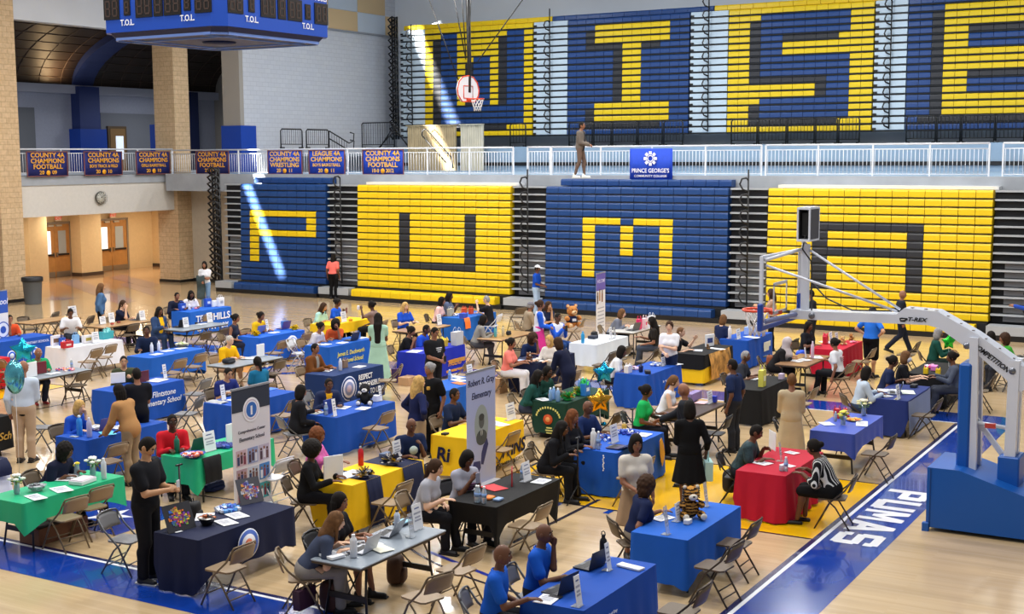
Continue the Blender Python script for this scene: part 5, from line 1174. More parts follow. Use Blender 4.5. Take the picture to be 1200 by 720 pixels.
def cloth(key,x,y,label,m,drop=(.7,.7,.7,.7),flare=.05,fold=.018,seed=0,name='tablecloth',corner=0,top=TH,L=TL,W=TW,cat='tablecloth',sag=0,taper=0):
    """drop: end nearest the camera, aisle side, far end, exhibitor side"""
    r=random.Random(seed); cx,cy=x-W/2,y+L/2; t=empty(name,(cx,cy,0)); tag(t,label,cat,None)
    hx,hy=W/2+.006,L/2+.006; per=[]   # (x,y,nx,ny,side,along)
    def side(a,b,n,k):
        for i in range(n):
            u=i/n; per.append((a[0]+(b[0]-a[0])*u,a[1]+(b[1]-a[1])*u,k,u))
    side((-hx,-hy),(hx,-hy),14,0); side((hx,-hy),(hx,hy),30,1); side((hx,hy),(-hx,hy),14,2); side((-hx,hy),(-hx,-hy),30,3)
    nrm=[(0,-1),(1,0),(0,1),(-1,0)]; N=len(per); lev=7; V=[];F=[]; ph=[r.random()*6.28 for _ in range(4)]; fr=[r.uniform(13,19) for _ in range(4)]
    def off(i):
        x_,y_,k,u=per[i]; n=np.array(nrm[k],float)
        e=min(u,1-u); 
        if e<.12:
            o=nrm[(k-1)%4] if u<.5 else nrm[(k+1)%4]; wgt=.5*(1-e/.12); n=n*(1-wgt)+np.array(o)*wgt
        return n
    def dropat(i):
        k,u=per[i][2],per[i][3]; d=drop[k]; e=min(u,1-u); o=drop[(k-1)%4] if u<.5 else drop[(k+1)%4]
        g=max(0,1-e/.1)*.5; base=d*(1-g)+o*g
        if corner: base+=corner*max(0,1-e/.22)**1.2
        if sag: base+=sag*math.sin(u*7+ph[k])
        return min(base,top-.012)
    for j in range(lev+1):
        v=j/lev
        for i in range(N):
            x_,y_,k,u=per[i]; n=off(i); d=dropat(i); lim=d/.7
            wob=fold*math.sin(fr[k]*u*(2 if k%2 else 1)+ph[k])*v**1.1+fold*.5*math.sin(fr[k]*2.3*u+ph[k]*2)*v
            o=(flare*v+wob)*min(1,lim)+.004
            o=max(o,.003)-taper*v; V.append((x_+n[0]*o,y_+n[1]*o,top+.004-d*v-(.012*(v>0) if v<.2 else 0)))
    for j in range(lev):
        for i in range(N): i2=(i+1)%N; F.append((j*N+i,(j+1)*N+i,(j+1)*N+i2,j*N+i2))
    b=MB(); b.add(V,F,m,True)
    V2=[V[i] for i in range(N)]; b.add(V2,[tuple(range(N))],m); b.build('cloth',t)
    TBL[key]=(x,y,t,label); return t
TBL={}
def cl(c,n='cloth',nz=.05,ro=.75): return mat(n,c,ro,noise=nz,nscale=2,spec=.25)
def ctext(key,s,size,col,yy,z,bold=.015,sx=1,shear=0,end=False,xo=0,fl=.03):
    x,y,t,_=TBL[key]; m=cl(col,'cloth print',0)
    if end: text(s,size,m,'lettering',t,(xo,-TL/2-fl-.03,z),(1,0,0),(0,0,1),bold,sx=sx,shear=shear)
    else: text(s,size,m,'lettering',t,(TW/2+fl+.028,yy,z),(0,1,0),(0,0,1),bold,sx=sx,shear=shear)
def disc(key,yy,z,r,cols,end=False,fl=.045,name='round_emblem'):
    x,y,t,_=TBL[key]; b=MB()
    M=Matrix.Translation((TW/2+fl,yy,z))@Matrix.Rotation(PI/2,4,'Y') if not end else Matrix.Translation((yy,-TL/2-fl,z))@Matrix.Rotation(PI/2,4,'X')
    for k,(rr,c) in enumerate(cols): b.lathe([(.001,.004+.002*k),(r*rr,.004+.002*k),(r*rr,-.02),(.001,-.02)],cl(c,'emblem',0),n=24,M=M)
    b.build(name,t)
RBL=cl('#164cab','royal blue cloth'); RB2=cl('#1b5dbe','bright blue cloth'); NVC=cl('#1a2140','navy cloth'); BKC=cl('#131315','black cloth'); CRM=cl('#b3122f','crimson cloth'); WHC=cl('#dfe1ea','white cloth'); TEA=cl('#27b07c','green plastic cloth',.05,.35); DGR=cl('#143b30','dark green cloth'); YEL=cl('#f2c318','yellow cloth'); PER=cl('#3d56b8','periwinkle cloth',.05,.4); VIO=cl('#1f2fae','violet blue cloth')
TD=[ # key, aisle edge x, near end y, top, bare label / cloth ...
('wood1',-25.55,5.6,WOODT,'bare wooden folding table with three chairs, closest to the trash can'),
('wood2',-23.05,6.0,WOODT,'bare wooden folding table beside the woman in the denim jacket'),
('school3',-23.15,2.45,GREYT,''),('white4',-20.7,2.65,GREYT,''),
('grey5',-17.65,-1.1,GREYT,'bare grey table with sweets in front of the green polo'),
('blue6',-17.65,2.5,GREYT,''),('hills7',-23.45,9.8,GREYT,''),('grey8',-20.55,6.55,GREYT,'bare grey table in front of the white-lettered blue cloth'),
('pomp9',-17.7,6.45,GREYT,''),('grey10',-15.0,2.4,GREYT,'bare grey table of the man in the yellow polo'),
('elem11',-14.8,-1.15,GREYT,''),('lap12',-11.8,-4.65,GREYT,''),('blue13',-11.75,-1.1,GREYT,''),('duck14',-15.0,5.95,GREYT,''),('resp15',-12.2,2.55,GREYT,''),('blue16',-9.3,-1.05,GREYT,''),
('yel17',-6.0,-4.9,GREYT,''),('black18',-3.55,-4.9,GREYT,''),('blue19',-.63,-7.95,GREYT,''),('tiger20',-.68,-5.05,GREYT,''),('red21',-.7,-1.3,GREYT,''),('falc22',-3.55,-1.15,GREYT,''),('green23',-6.25,2.2,GREYT,''),('blue24',-6.25,5.9,GREYT,''),('navy25',-9.18,6.25,GREYT,''),('white26',-9.3,9.5,GREYT,''),
('grey27',-9.45,12.0,mat('pale laminate','#c3c2bd',.35),'bare pale table with a laptop and pink bags by the bleachers'),
('black28',-6.25,9.15,GREYT,''),('blue29',-6.22,12.0,GREYT,''),('black30',-3.46,5.3,GREYT,''),('brown31',-3.62,8.75,mat('brown laminate','#8a6748',.3,noise=.1),'bare brown table of the woman in the pale headscarf'),('dred32',-3.65,11.5,GREYT,''),('brown33',-3.6,1.95,DARKT,'bare dark brown table between the green tee and the pointing man'),('peri34',-.64,2.1,GREYT,''),('navy35',-.6,5.6,GREYT,''),('black36',-.66,8.9,GREYT,''),
('blue39',-15.15,12.45,GREYT,''),('wood40',-14.72,9.3,WOODT,'bare wooden table of the blonde woman in royal blue'),('tig41',-12.3,6.2,GREYT,''),('blue42',-9.05,2.1,GREYT,''),('wood43',-11.86,9.1,WOODT,'bare wooden table of the woman in the grey cardigan'),('yel44',-17.63,9.4,GREYT,''),('yel45',-6.2,-1.4,GREYT,''),('teal46',-9.38,-7.95,GREYT,''),('teal47',-9.15,-4.8,GREYT,''),('navy48',-6.0,-8.05,GREYT,''),('grey51',-3.55,-7.95,GREYT,'bare grey table nearest the camera with two laptops'),
]
TPOS={k:(x,y) for k,x,y,_,_ in TD}
CL=[ # key, label, cloth material, drops, kwargs
('school3','royal blue cloth with small white print behind the star balloon',RBL,(.6,.6,.6,.12),{}),
('white4','white tablecloth on the table with plush toys and red bag',WHC,(.62,.58,.6,.12),dict(flare=.1)),
('blue6','plain royal blue tablecloth with bottles and fruit bowl',RB2,(.68,.5,.66,.12),{}),
('hills7','blue tablecloth with large white lettering and paper bags on it',RB2,(.7,.7,.7,.12),{}),
('pomp9','blue tablecloth with yellow pompoms and a white bulldog emblem',cl('#1b5ecb','blue cloth'),(.68,.66,.6,.12),{}),
('elem11','blue tablecloth lettered elementary school under the olive sweatshirt man',RBL,(.7,.7,.7,.12),{}),
('lap12','royal blue tablecloth with a purple laptop and blue bottle',RBL,(.7,.66,.6,.12),{}),
('blue13','royal blue tablecloth of the smiling person with grey garment over its corner',RBL,(.7,.7,.7,.12),dict(fold=.03)),
('duck14','blue tablecloth with yellow school name lettering',cl('#1657b4','mid blue cloth'),(.7,.7,.7,.12),{}),
('resp15','navy tablecloth with round seal and bold white words',cl('#183264','deep blue cloth'),(.7,.7,.7,.12),dict(fold=.008)),
('blue16','royal blue tablecloth with black plush toy and bottle',RBL,(.7,.68,.62,.12),{}),
('yel17','yellow tablecloth with two navy runners',YEL,(.7,.68,.7,.12),dict(fold=.01,flare=.03)),
('black18','black stretch tablecloth with water bottles and red folder',BKC,(.3,.34,.3,.2),dict(flare=.0,fold=.0,corner=.36,taper=.085)),
('blue19','royal blue tablecloth in the corner with two laptops',RBL,(.7,.7,.7,.12),dict(fold=.01)),
('tiger20','bright blue tablecloth under the tiger plush',RB2,(.6,.5,.45,.12),dict(fold=.01,flare=.03,corner=.1)),
('red21','crimson tablecloth of the bearded man',CRM,(.72,.7,.6,.12),dict(flare=.07,fold=.03)),
('falc22','blue tablecloth with golden bird emblem on the aisle side',cl('#1a56ba','blue cloth b'),(.72,.72,.7,.12),dict(fold=.022)),
('green23','dark green tablecloth with round red and yellow print',DGR,(.62,.45,.6,.12),dict(corner=.1,flare=.0,fold=.01)),
('blue24','large loose royal blue tablecloth in front of the white tee woman',RBL,(.73,.7,.6,.12),dict(flare=.1,fold=.04)),
('navy25','dark navy tablecloth in front of the salmon shirt',NVC,(.72,.7,.7,.12),dict(fold=.02)),
('white26','white tablecloth with a blue bottle beside the purple banner',cl('#dde6f0','pale cloth'),(.55,.5,.5,.12),dict(flare=.07,fold=.03)),
('black28','black tablecloth over a yellow one with tiger print',BKC,(.36,.3,.36,.12),dict(fold=.004,flare=.05,top=TH+.006)),
('blue29','royal blue tablecloth right below the hoop net',RBL,(.7,.7,.7,.12),dict(fold=.02)),
('black30','black tablecloth with a yellow gift bag beside the man in navy polo',BKC,(.71,.71,.7,.12),dict(fold=.012)),
('dred32','crimson tablecloth with plush bears beside the bright blue top',CRM,(.7,.7,.7,.12),dict(fold=.02)),
('peri34','short periwinkle plastic tablecloth with flowers',PER,(.32,.3,.3,.12),dict(corner=.14,flare=.03)),
('navy35','navy tablecloth with a silver grey aisle side',cl('#20306e','indigo cloth'),(.71,.03,.6,.12),dict(fold=.012)),
('black36','black tablecloth with pink and yellow trinkets behind the hoop pad',BKC,(.7,.7,.7,.12),{}),
('blue39','blue tablecloth with orange paper hanging at its corner',cl('#1c5fb4','blue cloth c'),(.68,.66,.6,.12),{}),
('tig41','violet blue tablecloth with orange striped lettering',VIO,(.66,.66,.6,.12),dict(fold=.008)),
('blue42','blue tablecloth partly behind the lilac banner',cl('#1a5cb8','blue cloth d'),(.7,.6,.5,.12),{}),
('yel44','yellow tablecloth between mint shirt and brown patterned top',YEL,(.3,.28,.3,.12),{}),
('yel45','yellow tablecloth with black printed lettering behind the lilac banner',YEL,(.68,.62,.6,.12),dict(corner=-.1,flare=.04)),
('teal46','green plastic tablecloth with two vases of white flowers',TEA,(.3,.3,.32,.12),dict(corner=.16,flare=.06,fold=.012)),
('teal47','green plastic tablecloth of the man in red',TEA,(.42,.28,.35,.12),dict(corner=.22,flare=.05,fold=.02)),
('navy48','dark navy tablecloth with picture boards near the standing man in black',NVC,(.73,.5,.6,.12),dict(fold=.02,flare=.04)),
]
CLAB={k:l for k,l,_,_,_ in CL}
for k,x,y,top,lab in TD:
    table(k,x,y,lab or ('table under the '+CLAB[k]),top)
    TBL[k]=(x,y,None,lab)
for i,(k,l,m_,dr,kw) in enumerate(CL): x,y=TPOS[k]; cloth(k,x,y,l,m_,dr,seed=i+3,**kw)
# second layers and prints
def overlay(key,label,pts_,m,name='table_runner',cat='cloth'):   # strip that follows the table top and hangs down: list of (x_rel_to_aisle, z) profile, y0,y1
    x,y,_,_=TBL[key]; prof,y0,y1=pts_; t=empty(name,(x,y+(y0+y1)/2,0)); tag(t,label,cat); b=MB(); h=(y1-y0)/2; n=8; V=[];F=[]
    for j in range(n+1):
        yy=-h+2*h*j/n
        for px,pz in prof: V.append((px+ (.008*math.sin(j*2.1) if pz<TH-.05 else 0),yy,pz))
    k=len(prof)
    for j in range(n):
        for i in range(k-1): F.append((j*k+i,j*k+i+1,(j+1)*k+i+1,(j+1)*k+i))
    b.add(V,F,m,True); b.build('cloth',t); return t
over=lambda d,o=.045,back=.2:[(-TW-o,TH-back),(-TW-.01,TH+.003),(-TW,TH+.008),(-TW/2,TH+.008),(0,TH+.008),(.012,TH+.002),(o*.7,TH-d*.3),(o,TH-d*.6),(o,TH-d)]
overlay('yel17','navy runner across the yellow tablecloth, at the end by the red bottle',(over(.69,.085),.32,.68),NVC)
overlay('yel17','navy runner across the yellow tablecloth, at the end by the round-print tee',(over(.69,.085),1.25,1.78),NVC)
x,y=TPOS['black28']; cloth('y28',x,y,'yellow tablecloth hanging below the black one',YEL,(.68,.66,.6,.12),flare=.012,fold=.005,seed=77)
overlay('black28','yellow cloth with brown tiger print hanging on the aisle side',(over(.62,.085),.25,1.6),mat('tiger print','#a97a3a',.8,noise=.75,nscale=5))
overlay('navy35','silver grey cloth panel along the aisle side of the navy table',([(.006,TH+.002),(.012,TH-.03),(.03,TH-.35),(.05,TH-.7)],.02,1.81),cl('#8e9ab8','silver cloth'))
overlay('tig41','orange and navy striped end of the violet blue cloth',([(.05,.45),(.052,.35)],1.05,1.8),cl('#d89a4a','orange stripe'))
overlay('tig41','orange stripe low on the violet blue cloth',([(.055,.2),(.057,.14)],.9,1.8),cl('#d89a4a','orange stripe'))
for a in (('HILLS',.3,1.35,.5),('ELEMENTARY',.22,.95,.2)): ctext('hills7',a[0],a[1],'#e6ecf8',a[2]-.92,a[3],.02,sx=1.05)
text('TE',.28,cl('#e6ecf8','cloth print',0),'lettering',TBL['hills7'][2],(TW/2+.058,-.55,.5),(0,1,0),(0,0,1),.02)
ctext('elem11','Flintstone',.17,'#dfe6f5',.28,.55,.012,shear=.2); ctext('elem11','Elementary School',.16,'#dfe6f5',.2,.38,.012,sx=.95,shear=.2)
overlay('elem11','white paw mark on the blue school cloth',([(.07,.2),(.072,.1)],.9,1.0),cl('#dfe6f5','cloth print',0)) if False else None
ctext('duck14','James E. Duckworth',.155,'#e3dc5a',-.08,.52,.012,sx=.88,shear=.15); ctext('duck14','Regional School',.155,'#e3dc5a',-.02,.33,.012,sx=.88,shear=.15)
for s,z in (('RESPECT',.58),('RESPONSIBLE',.40),('READY TO LEARN',.22)): ctext('resp15',s,.17,'#eef0f6',{'RESPECT':.18,'RESPONSIBLE':.33,'READY TO LEARN':.43}[s],z,.02,sx=.78)
disc('resp15',-.42,.4,.28,[(1,'#1c3a72'),(.98,'#c9cfe4'),(.9,'#1c3a72'),(.74,'#d5d3e0'),(.55,'#7d86b0'),(.3,'#b9a5b4')])
disc('pomp9',.35,.42,.24,[(1,'#cdd3e2'),(.8,'#1b5ecb'),(.72,'#dfe3ec'),(.3,'#8a93ad')])
disc('elem11',-.05,.14,.1,[(1,'#e2e8f5')]); 
disc('green23',-.02,.4,.1,[(1,'#c8542c'),(.5,'#e8a060')],end=True,fl=.03)
x,y,t,_=TBL['green23']; b=MB(); GY_=cl('#d8d27a','yellow print',0)
for k in range(13): q=PI*(.06+.88*k/12); b.box((.26*math.cos(q),-TL/2-.055,.44+.2*math.sin(q)),(.03,.012,.04),GY_,ch=0)
for k,w_ in enumerate((.12,.16,.12)): b.box((.02,-TL/2-.05,.24-.05*k),(w_,.012,.022),GY_)
b.build('arched_print',t)
ctext('tig41','TIGERS',.2,'#d89a4a',.35,.36,.02,shear=.2)
ctext('blue19','Robert Gray',.05,'#e8ecf6',-.35,.55,.01); 
x,y,t,_=TBL['blue19']; b=MB(); b.prism([(-.02,.0),(.02,0),(.012,.22),(0,.28),(-.012,.22)],-.003,.003,cl('#e8ecf6','cloth print',0),M=Matrix.Translation((TW/2+.06,-.3,.22))@Matrix.Rotation(PI/2,4,'Z')); b.build('print',t)
ctext('yel45','WINS',.34,'#16183c',.45,.32,.03,sx=1.0,shear=.15); ctext('yel45','COMMUNITY SCHOOL',.09,'#5a4a18',.42,.1,.01); ctext('yel45','Ri',.34,'#16183c',0,.42,.03,shear=.15,end=True,xo=-.12)
x,y,t,_=TBL['falc22']; b=MB(); GB=cl('#d8a23a','gold print',0)
bird=lambda k:[(-.12+k,.66),(-.04+k,.7),(.05+k,.55),(.09+k,.4),(.06+k,.28),(.0+k,.2),(-.06+k,.3),(-.1+k,.45)]
for k in (-.72,.72): b.prism(bird(k),-.005,.005,GB,M=Matrix.Translation((TW/2+.075,0,0))@Matrix.Rotation(PI/2,4,'Z'))
for k in range(9): b.box((TW/2+.08,-.7+.02*math.sin(k),.2-.018*k),(.012,.2-.018*k,.02),cl('#cfc6a8' if k%2 else '#8a7a58','print fringe',0))
b.build('bird_emblem',t)
ctext('school3','ELEMENTARY SCHOOL',.09,'#cdd8f2',.3,.62,.01); disc('school3',.3,.35,.14,[(1,'#cdd8f2'),(.8,'#1a4fc4'),(.5,'#cdd8f2')]); disc('school3',-.45,.35,.14,[(1,'#cdd8f2'),(.8,'#1a4fc4'),(.5,'#cdd8f2')])
ctext('blue24','Band & Choir',.07,'#dfe6f5',.0,.5,.01); 
# blue star and paw style marks on the blue29 cloth
x,y,t,_=TBL['blue29']; b=MB(); M_=Matrix.Translation((TW/2+.07,0,0)); b.box((0,.35,.5),(.012,.5,.14),cl('#d9dccf','white print',0),M_); b.box((0,.3,.38),(.012,.36,.1),cl('#d9dccf','white print',0),M_); b.build('print',t)
# ---------------------------------------------------------------- seated people's chairs, then the empty ones
CK={'greyH':'white','greenT':'grey','whiteB':'tan','greyU':'black','navyT':'tan','poloB':'grey','poloA':'grey','redM':'black','navyB':'brown','brownL':'tan','dreadL':'black','blackF':'grey','greenS':'black','beardM':'black','stripeF':'brown','afroF':'brown','blackA':'tan'}
LBL={o['label']:o for o in bpy.data.objects if o.get('category')=='person'}
PL={}
def short(label):   # first phrase of the person's label
    w=label.split(); return ' '.join(w[:9])
_pl=[o for o in bpy.data.objects if o.get('category')=='person']
for (key,(x,y,rz,sit,s,hd)),o in zip(PEOPLE.items(),_pl):
    if sit: chair(CK.get(key,'tan' if sum(map(ord,key))%3 else 'brown'),(x-.02*math.cos(rz),y-.02*math.sin(rz)),rz,'folding chair under the '+short(o['label']),'chairs people sit on')
EC=[ # kind, seat centre pixel, facing, label
('brown',(35,386),0,'dark chair behind the bare wooden table, first from the roll-up banner'),('brown',(56,379),200,'dark chair pushed to the far end of the bare wooden table by the trash can'),('brown',(69,379),230,'brown chair at the far corner of the bare wooden table'),
('brown',(97,384),200,'brown folding chair between the two bare wooden tables'),('brown',(149,393),180,'brown folding chair on the aisle side of the wooden table with the chin-resting woman'),('brown',(178,388),180,'brown chair beside the denim jacket woman at the wooden table end'),
('tan',(104,424),185,'tan folding chair in front of the white tablecloth, nearer to the camera'),('tan',(121,419),185,'tan folding chair in front of the white tablecloth, nearer to the wooden table'),
('brown',(89,452),180,'brown folding chair drawn up to the grey sweets table'),('grey',(50,501),30,'lone grey folding chair standing free beside the man in khaki trousers'),
('tan',(202,437),180,'tan folding chair at the plain blue tablecloth, nearer to the blue school cloth'),('tan',(226,430),180,'tan folding chair at the plain blue tablecloth, beside the man in yellow'),
('brown',(233,403),180,'brown folding chair at the grey table below the white letters, nearer to the camera'),('brown',(255,398),180,'brown folding chair at the grey table below the white letters, farther one'),('tan',(236,381),180,'tan folding chair in front of the large white letters'),
('tan',(322,414),180,'tan folding chair before the white bulldog emblem'),('tan',(351,404),180,'tan folding chair at the far end of the yellow pompom table'),
('brown',(318,438),180,'brown folding chair on the aisle side of the yellow polo table'),('tan',(288,446),185,'tan chair tucked under the yellow polo table near the smiling person'),
('grey',(229,462),190,'grey folding chair with bright back behind the grey garment'),('grey',(219,485),200,'grey metal chair standing askew by the blue school cloth'),
('tan',(333,487),180,'tan folding chair at the blue table behind the tall picture banner'),
('tan',(127,541),175,'tan folding chair behind the white flowers at the laptop table'),
('tan',(76,607),175,'tan folding chair at the green plastic tablecloth, nearer to the table end'),('tan',(106,594),175,'tan folding chair at the green plastic tablecloth, beside the man in black'),
('white',(318,560),180,'pale chair half hidden behind the tall picture banner'),
('tan',(266,666),180,'tan folding chair at the dark navy cloth with the round paper'),('grey',(148,632),10,'dark grey chair behind the legs of the man looking at his phone'),
('tan',(497,700),165,'tan folding chair at the bare grey table, nearest the camera'),('tan',(536,668),175,'tan folding chair at the bare grey table, second from the camera'),
('tan',(617,616),180,'tan folding chair at the black stretch tablecloth'),('brown',(797,716),180,'chair back peeking in at the bottom edge by the corner laptop table'),
('brown',(838,664),175,'brown folding chair at the tiger plush table, nearer to the camera'),('brown',(861,637),180,'brown folding chair at the tiger plush table, farther one'),
('brown',(1026,532),180,'brown folding chair at the short periwinkle tablecloth'),('brown',(1083,487),180,'tan brown folding chair at the silver grey side of the navy table'),
('black',(928,514),20,'dark chair behind the periwinkle tablecloth by the beige dress'),('black',(836,508),185,'black folding chair at the dark brown table behind the teal tote bag'),
('brown',(643,545),20,'brown folding chair left empty behind the woman in black at the bird emblem table'),('tan',(741,560),180,'tan folding chair behind the cream top at the bird emblem table'),
('brown',(708,503),180,'brown folding chair by the gold star balloon'),('tan',(771,479),180,'rounded tan chair back between green tee and white sleeveless top'),
('tan',(662,452),175,'tan folding chair in front of the long navy coat'),('brown',(706,428),180,'tan folding chair at the white tablecloth by the purple banner, nearer to the camera'),('brown',(724,421),180,'tan folding chair at the white tablecloth by the purple banner, farther one'),
('brown',(757,424),185,'brown chair seat in front of the pale laptop table'),('black',(906,418),180,'black folding chair below the hoop net, nearer to the headscarf'),('black',(920,412),180,'black folding chair below the hoop net, farther one'),
('tan',(939,473),180,'tan folding chair between the beige dress and the brown table'),('tan',(1010,424),180,'tan folding chair at the crimson cloth behind the dark ponytail'),
('brown',(1147,458),185,'brown folding chair seen between the padded post and the rear post'),('tan',(455,446),215,'grey tan chair at the far end of the white words tablecloth'),('grey',(374,480),10,'grey folding chair between the gold top and the person in black'),
('tan',(441,502),180,'tan folding chair at the royal blue cloth below the white words'),('white',(352,414),15,'pale chair beside the brown jacket man under the blue table end'),
('tan',(456,589),180,'tan folding chair in front of the yellow tablecloth'),('tan',(538,440),180,'tan folding chair in front of the orange striped lettering'),
('black',(503,389),190,'dark chair with a jacket on it at the blonde woman’s wooden table'.replace('’s',"'s")),('tan',(672,388),200,'folding chair holding the plush bear'),
('brown',(1062,416),180,'dark chair back behind the white face mask'),('brown',(606,372),150,'dark empty chair by the bleacher steps behind the grey cap'),('tan',(12,436),90,'tan chair in front of the red cloth at the frame edge'),
('tan',(586,527),180,'tan chair half under the yellow printed tablecloth'),
]
for kind,(px,py),f,lab in EC:
    p=at(px,py,.445); chair(kind,(p[0],p[1]),math.radians(f),lab,'empty folding chairs')
# ---------------------------------------------------------------- things on the tables and the floor
PAPER=mat('white paper','#e9eaee',.7); ACR=mat('clear acrylic','#eef2f6',.08,trans=.7,spec=.5); INK=mat('print ink','#a3a6b4',.7); LAPS=mat('laptop silver','#8f939b',.35,metal=.5); LAPD=mat('laptop dark','#26262c',.4); KEYS=mat('keyboard black','#17171b',.5); SCRN=mat('dim screen','#2a3244',.25)
CLR=mat('clear water bottle','#cfe0ee',.1,trans=.6,spec=.5); CAPW=mat('white cap','#eceef2',.4)
def P0(px,py,z=.755):
    p=at(px,py,z); x,y=float(p[0]),float(p[1])
    if .7<z<.8:        # keep it on the table it belongs to
        bd=None
        for tx,ty in [v[:2] for v in TBL.values()]:
            cx=min(max(x,tx-.76+.09),tx-.09); cy=min(max(y,ty+.09),ty+1.83-.09); d=math.hypot(cx-x,cy-y)
            if bd is None or d<bd[0]: bd=(d,cx,cy)
        if bd[0]<.8: x,y=bd[1],bd[2]
    return (x,y,z)
def col(c,n='painted',ro=.5): return mat(n,c,ro)
GRP={'paper':'loose papers on the tables','sign':'white table cards in stands','bottle':'bottles on the tables','laptop':'open laptops','bag':'gift bags and totes'}
def thing(name,label,cat,p,rz=0,grp=None): t=empty(name,p,rz); tag(t,label,cat,grp); return t
def paper(px,py,label,rz=0,w=.216,l=.28,c='#e9eaee',th=.004,z=.752):
    t=thing('paper_sheet',label,'paper',P0(px,py,z),math.radians(rz),GRP['paper']); m=PAPER if c=='#e9eaee' else col(c,'coloured paper',.7)
    b=MB(); n=5; V=[];F=[]
    for i in range(n+1):
        for j in (0,1): V.append((-w/2+w*j,-l/2+l*i/n,th+.004*math.sin(i*1.7)*(i in(0,n)))); 
    k=len(V); V+=[(x,y,0) for x,y,_ in V]
    for i in range(n): a=2*i; F+=[(a,a+1,a+3,a+2),(k+a,k+a+2,k+a+3,k+a+1),(a,a+2,k+a+2,k+a),(a+1,k+a+1,k+a+3,a+3)]
    F+=[(0,k,k+1,1),(2*n,2*n+1,k+2*n+1,k+2*n)]; b.add(V,F,m); b.build('sheet',t)
    if c=='#e9eaee' and w>.15:
        b=MB()
        for k in range(4): b.box((-.01*(k%2),l*.32-k*l*.16,th+.0045),(w*.66,l*.045,.001),INK)
        b.build('print',t)
def sign(px,py,label,rz=0,h=.28,w=.216,m=None):
    t=thing('table_card',label,'sign',P0(px,py,.748),math.radians(rz),GRP['sign'])
    M=Matrix.Rotation(math.radians(-8),4,'Y'); b=MB(); b.box((0,0,h/2+.006),(.006,w,h),m or PAPER,M); b.build('card',t)
    b=MB(); b.box((-.03,0,.004),(.1,w,.006),ACR); b.build('foot',t)
    b=MB()
    for k,(ww,z) in enumerate(((.5,.85),(.75,.66),(.6,.5),(.7,.38))): b.box((.0045,0,z*h),(.002,w*ww,h*(.07 if k else .05)),INK if k else mat('card heading','#5b6a9a',.6),M)
    b.build('print',t)
def laptop(px,py,label,rz=0,back=LAPS,tilt=18,base=None):
    t=thing('laptop',label,'laptop',P0(px,py,.752),math.radians(rz),GRP['laptop'])
    b=MB(); b.box((0,0,.009),(.23,.33,.016),base or back,ch=.004); bs=b.build('base',t); b=MB(); b.box((-.02,0,.0175),(.1,.29,.002),KEYS); b.box((.0-.09,0,.0175),(.04,.09,.002),col('#6b6e74','trackpad')); b.build('keyboard',bs)
    M=Matrix.Translation((.115,0,.014))@Matrix.Rotation(math.radians(tilt),4,'Y'); b=MB(); b.box((0,0,.11),(.008,.33,.215),back,M,ch=.003); sc=b.build('lid',t)
    b=MB(); b.box((-.005,0,.112),(.002,.305,.185),SCRN,M); b.build('screen',sc)
def bottle(px,py,label,c=None,h=.24,r=.035,cap='#eceef2',kind='sport'):
    t=thing('bottle',label,'bottle',P0(px,py,.75),0,GRP['bottle']); m=CLR if c is None else col(c,'bottle',.3)
    b=MB()
    if kind=='water': b.lathe([(r*.85,0),(r,.01),(r*.94,h*.25),(r,h*.32),(r,h*.62),(r*.75,h*.78),(r*.4,h*.9),(r*.4,h*.95)],m,n=12)
    else: b.lathe([(r*.85,0),(r,.012),(r,h*.72),(r*.86,h*.8),(r*.5,h*.86),(r*.5,h*.9)],m,n=14)
    b.build('body',t); b=MB(); b.lathe([(r*.46,h*.9),(r*.5,h*.91),(r*.5,h*.99),(r*.3,h)],col(cap,'bottle cap',.4),n=12); b.build('cap',t)
    if kind=='water': b=MB(); b.lathe([(r*1.02,h*.35),(r*1.02,h*.58)],col('#7f9fd0','bottle label'),n=12); b.build('label',t)
    elif kind=='loop': b=MB(); b.tube([(-.025,0,h*.97),(-.02,0,h*1.1),(.0,0,h*1.14),(.02,0,h*1.1),(.025,0,h*.97)],.006,BLACKM,6); b.build('carry_loop',t)
def bag(px,py,label,c,w=.22,d=.1,h=.26,rz=0,tissue=None,z=.75,mk=None,name='gift_bag'):
    t=thing(name,label,'bag',P0(px,py,z),math.radians(rz),GRP['bag']); m=col(c,'bag paper',.5) if isinstance(c,str) else c
    b=MB(); V=[]
    for zz,k in ((0,1),(h*.5,1.03),(h,1.06)): V+=[(-d/2*k,-w/2*k,zz),(d/2*k,-w/2*k,zz),(d/2*k,w/2*k,zz),(-d/2*k,w/2*k,zz)]
    F=[(0,3,2,1)]+[(4*i+j,4*i+(j+1)%4,4*i+4+(j+1)%4,4*i+4+j) for i in (0,1) for j in range(4)]+[(8,9,10,11)]
    b.add(V,F,m); b.build('bag_body',t)
    b=MB()
    for s in (-1,1): b.tube([(s*d*.5,-w*.2,h),(s*d*.4,-w*.17,h*1.22),(s*d*.35,0,h*1.32),(s*d*.4,w*.17,h*1.22),(s*d*.5,w*.2,h)],.006,m,5)
    b.build('handles',t)
    if tissue:
        b=MB(); r=random.Random(int(px*7+py))
        for k in range(9): x,y=r.uniform(-d*.4,d*.4),r.uniform(-w*.4,w*.4); b.add([(x-.05,y,h*.9),(x+.05,y-.03,h*.9),(x+.03,y+.05,h*.9),(x+r.uniform(-.06,.06),y+r.uniform(-.06,.06),h+r.uniform(.05,.12))],[(0,1,3),(1,2,3),(2,0,3),(0,2,1)],col(tissue,'tissue paper',.7))
        b.build('tissue',t)
    if mk: b=MB(); b.box((d/2*1.03+.004,0,h*.5),(.004,w*.5,h*.3),col(mk,'bag print')); b.build('print',t)
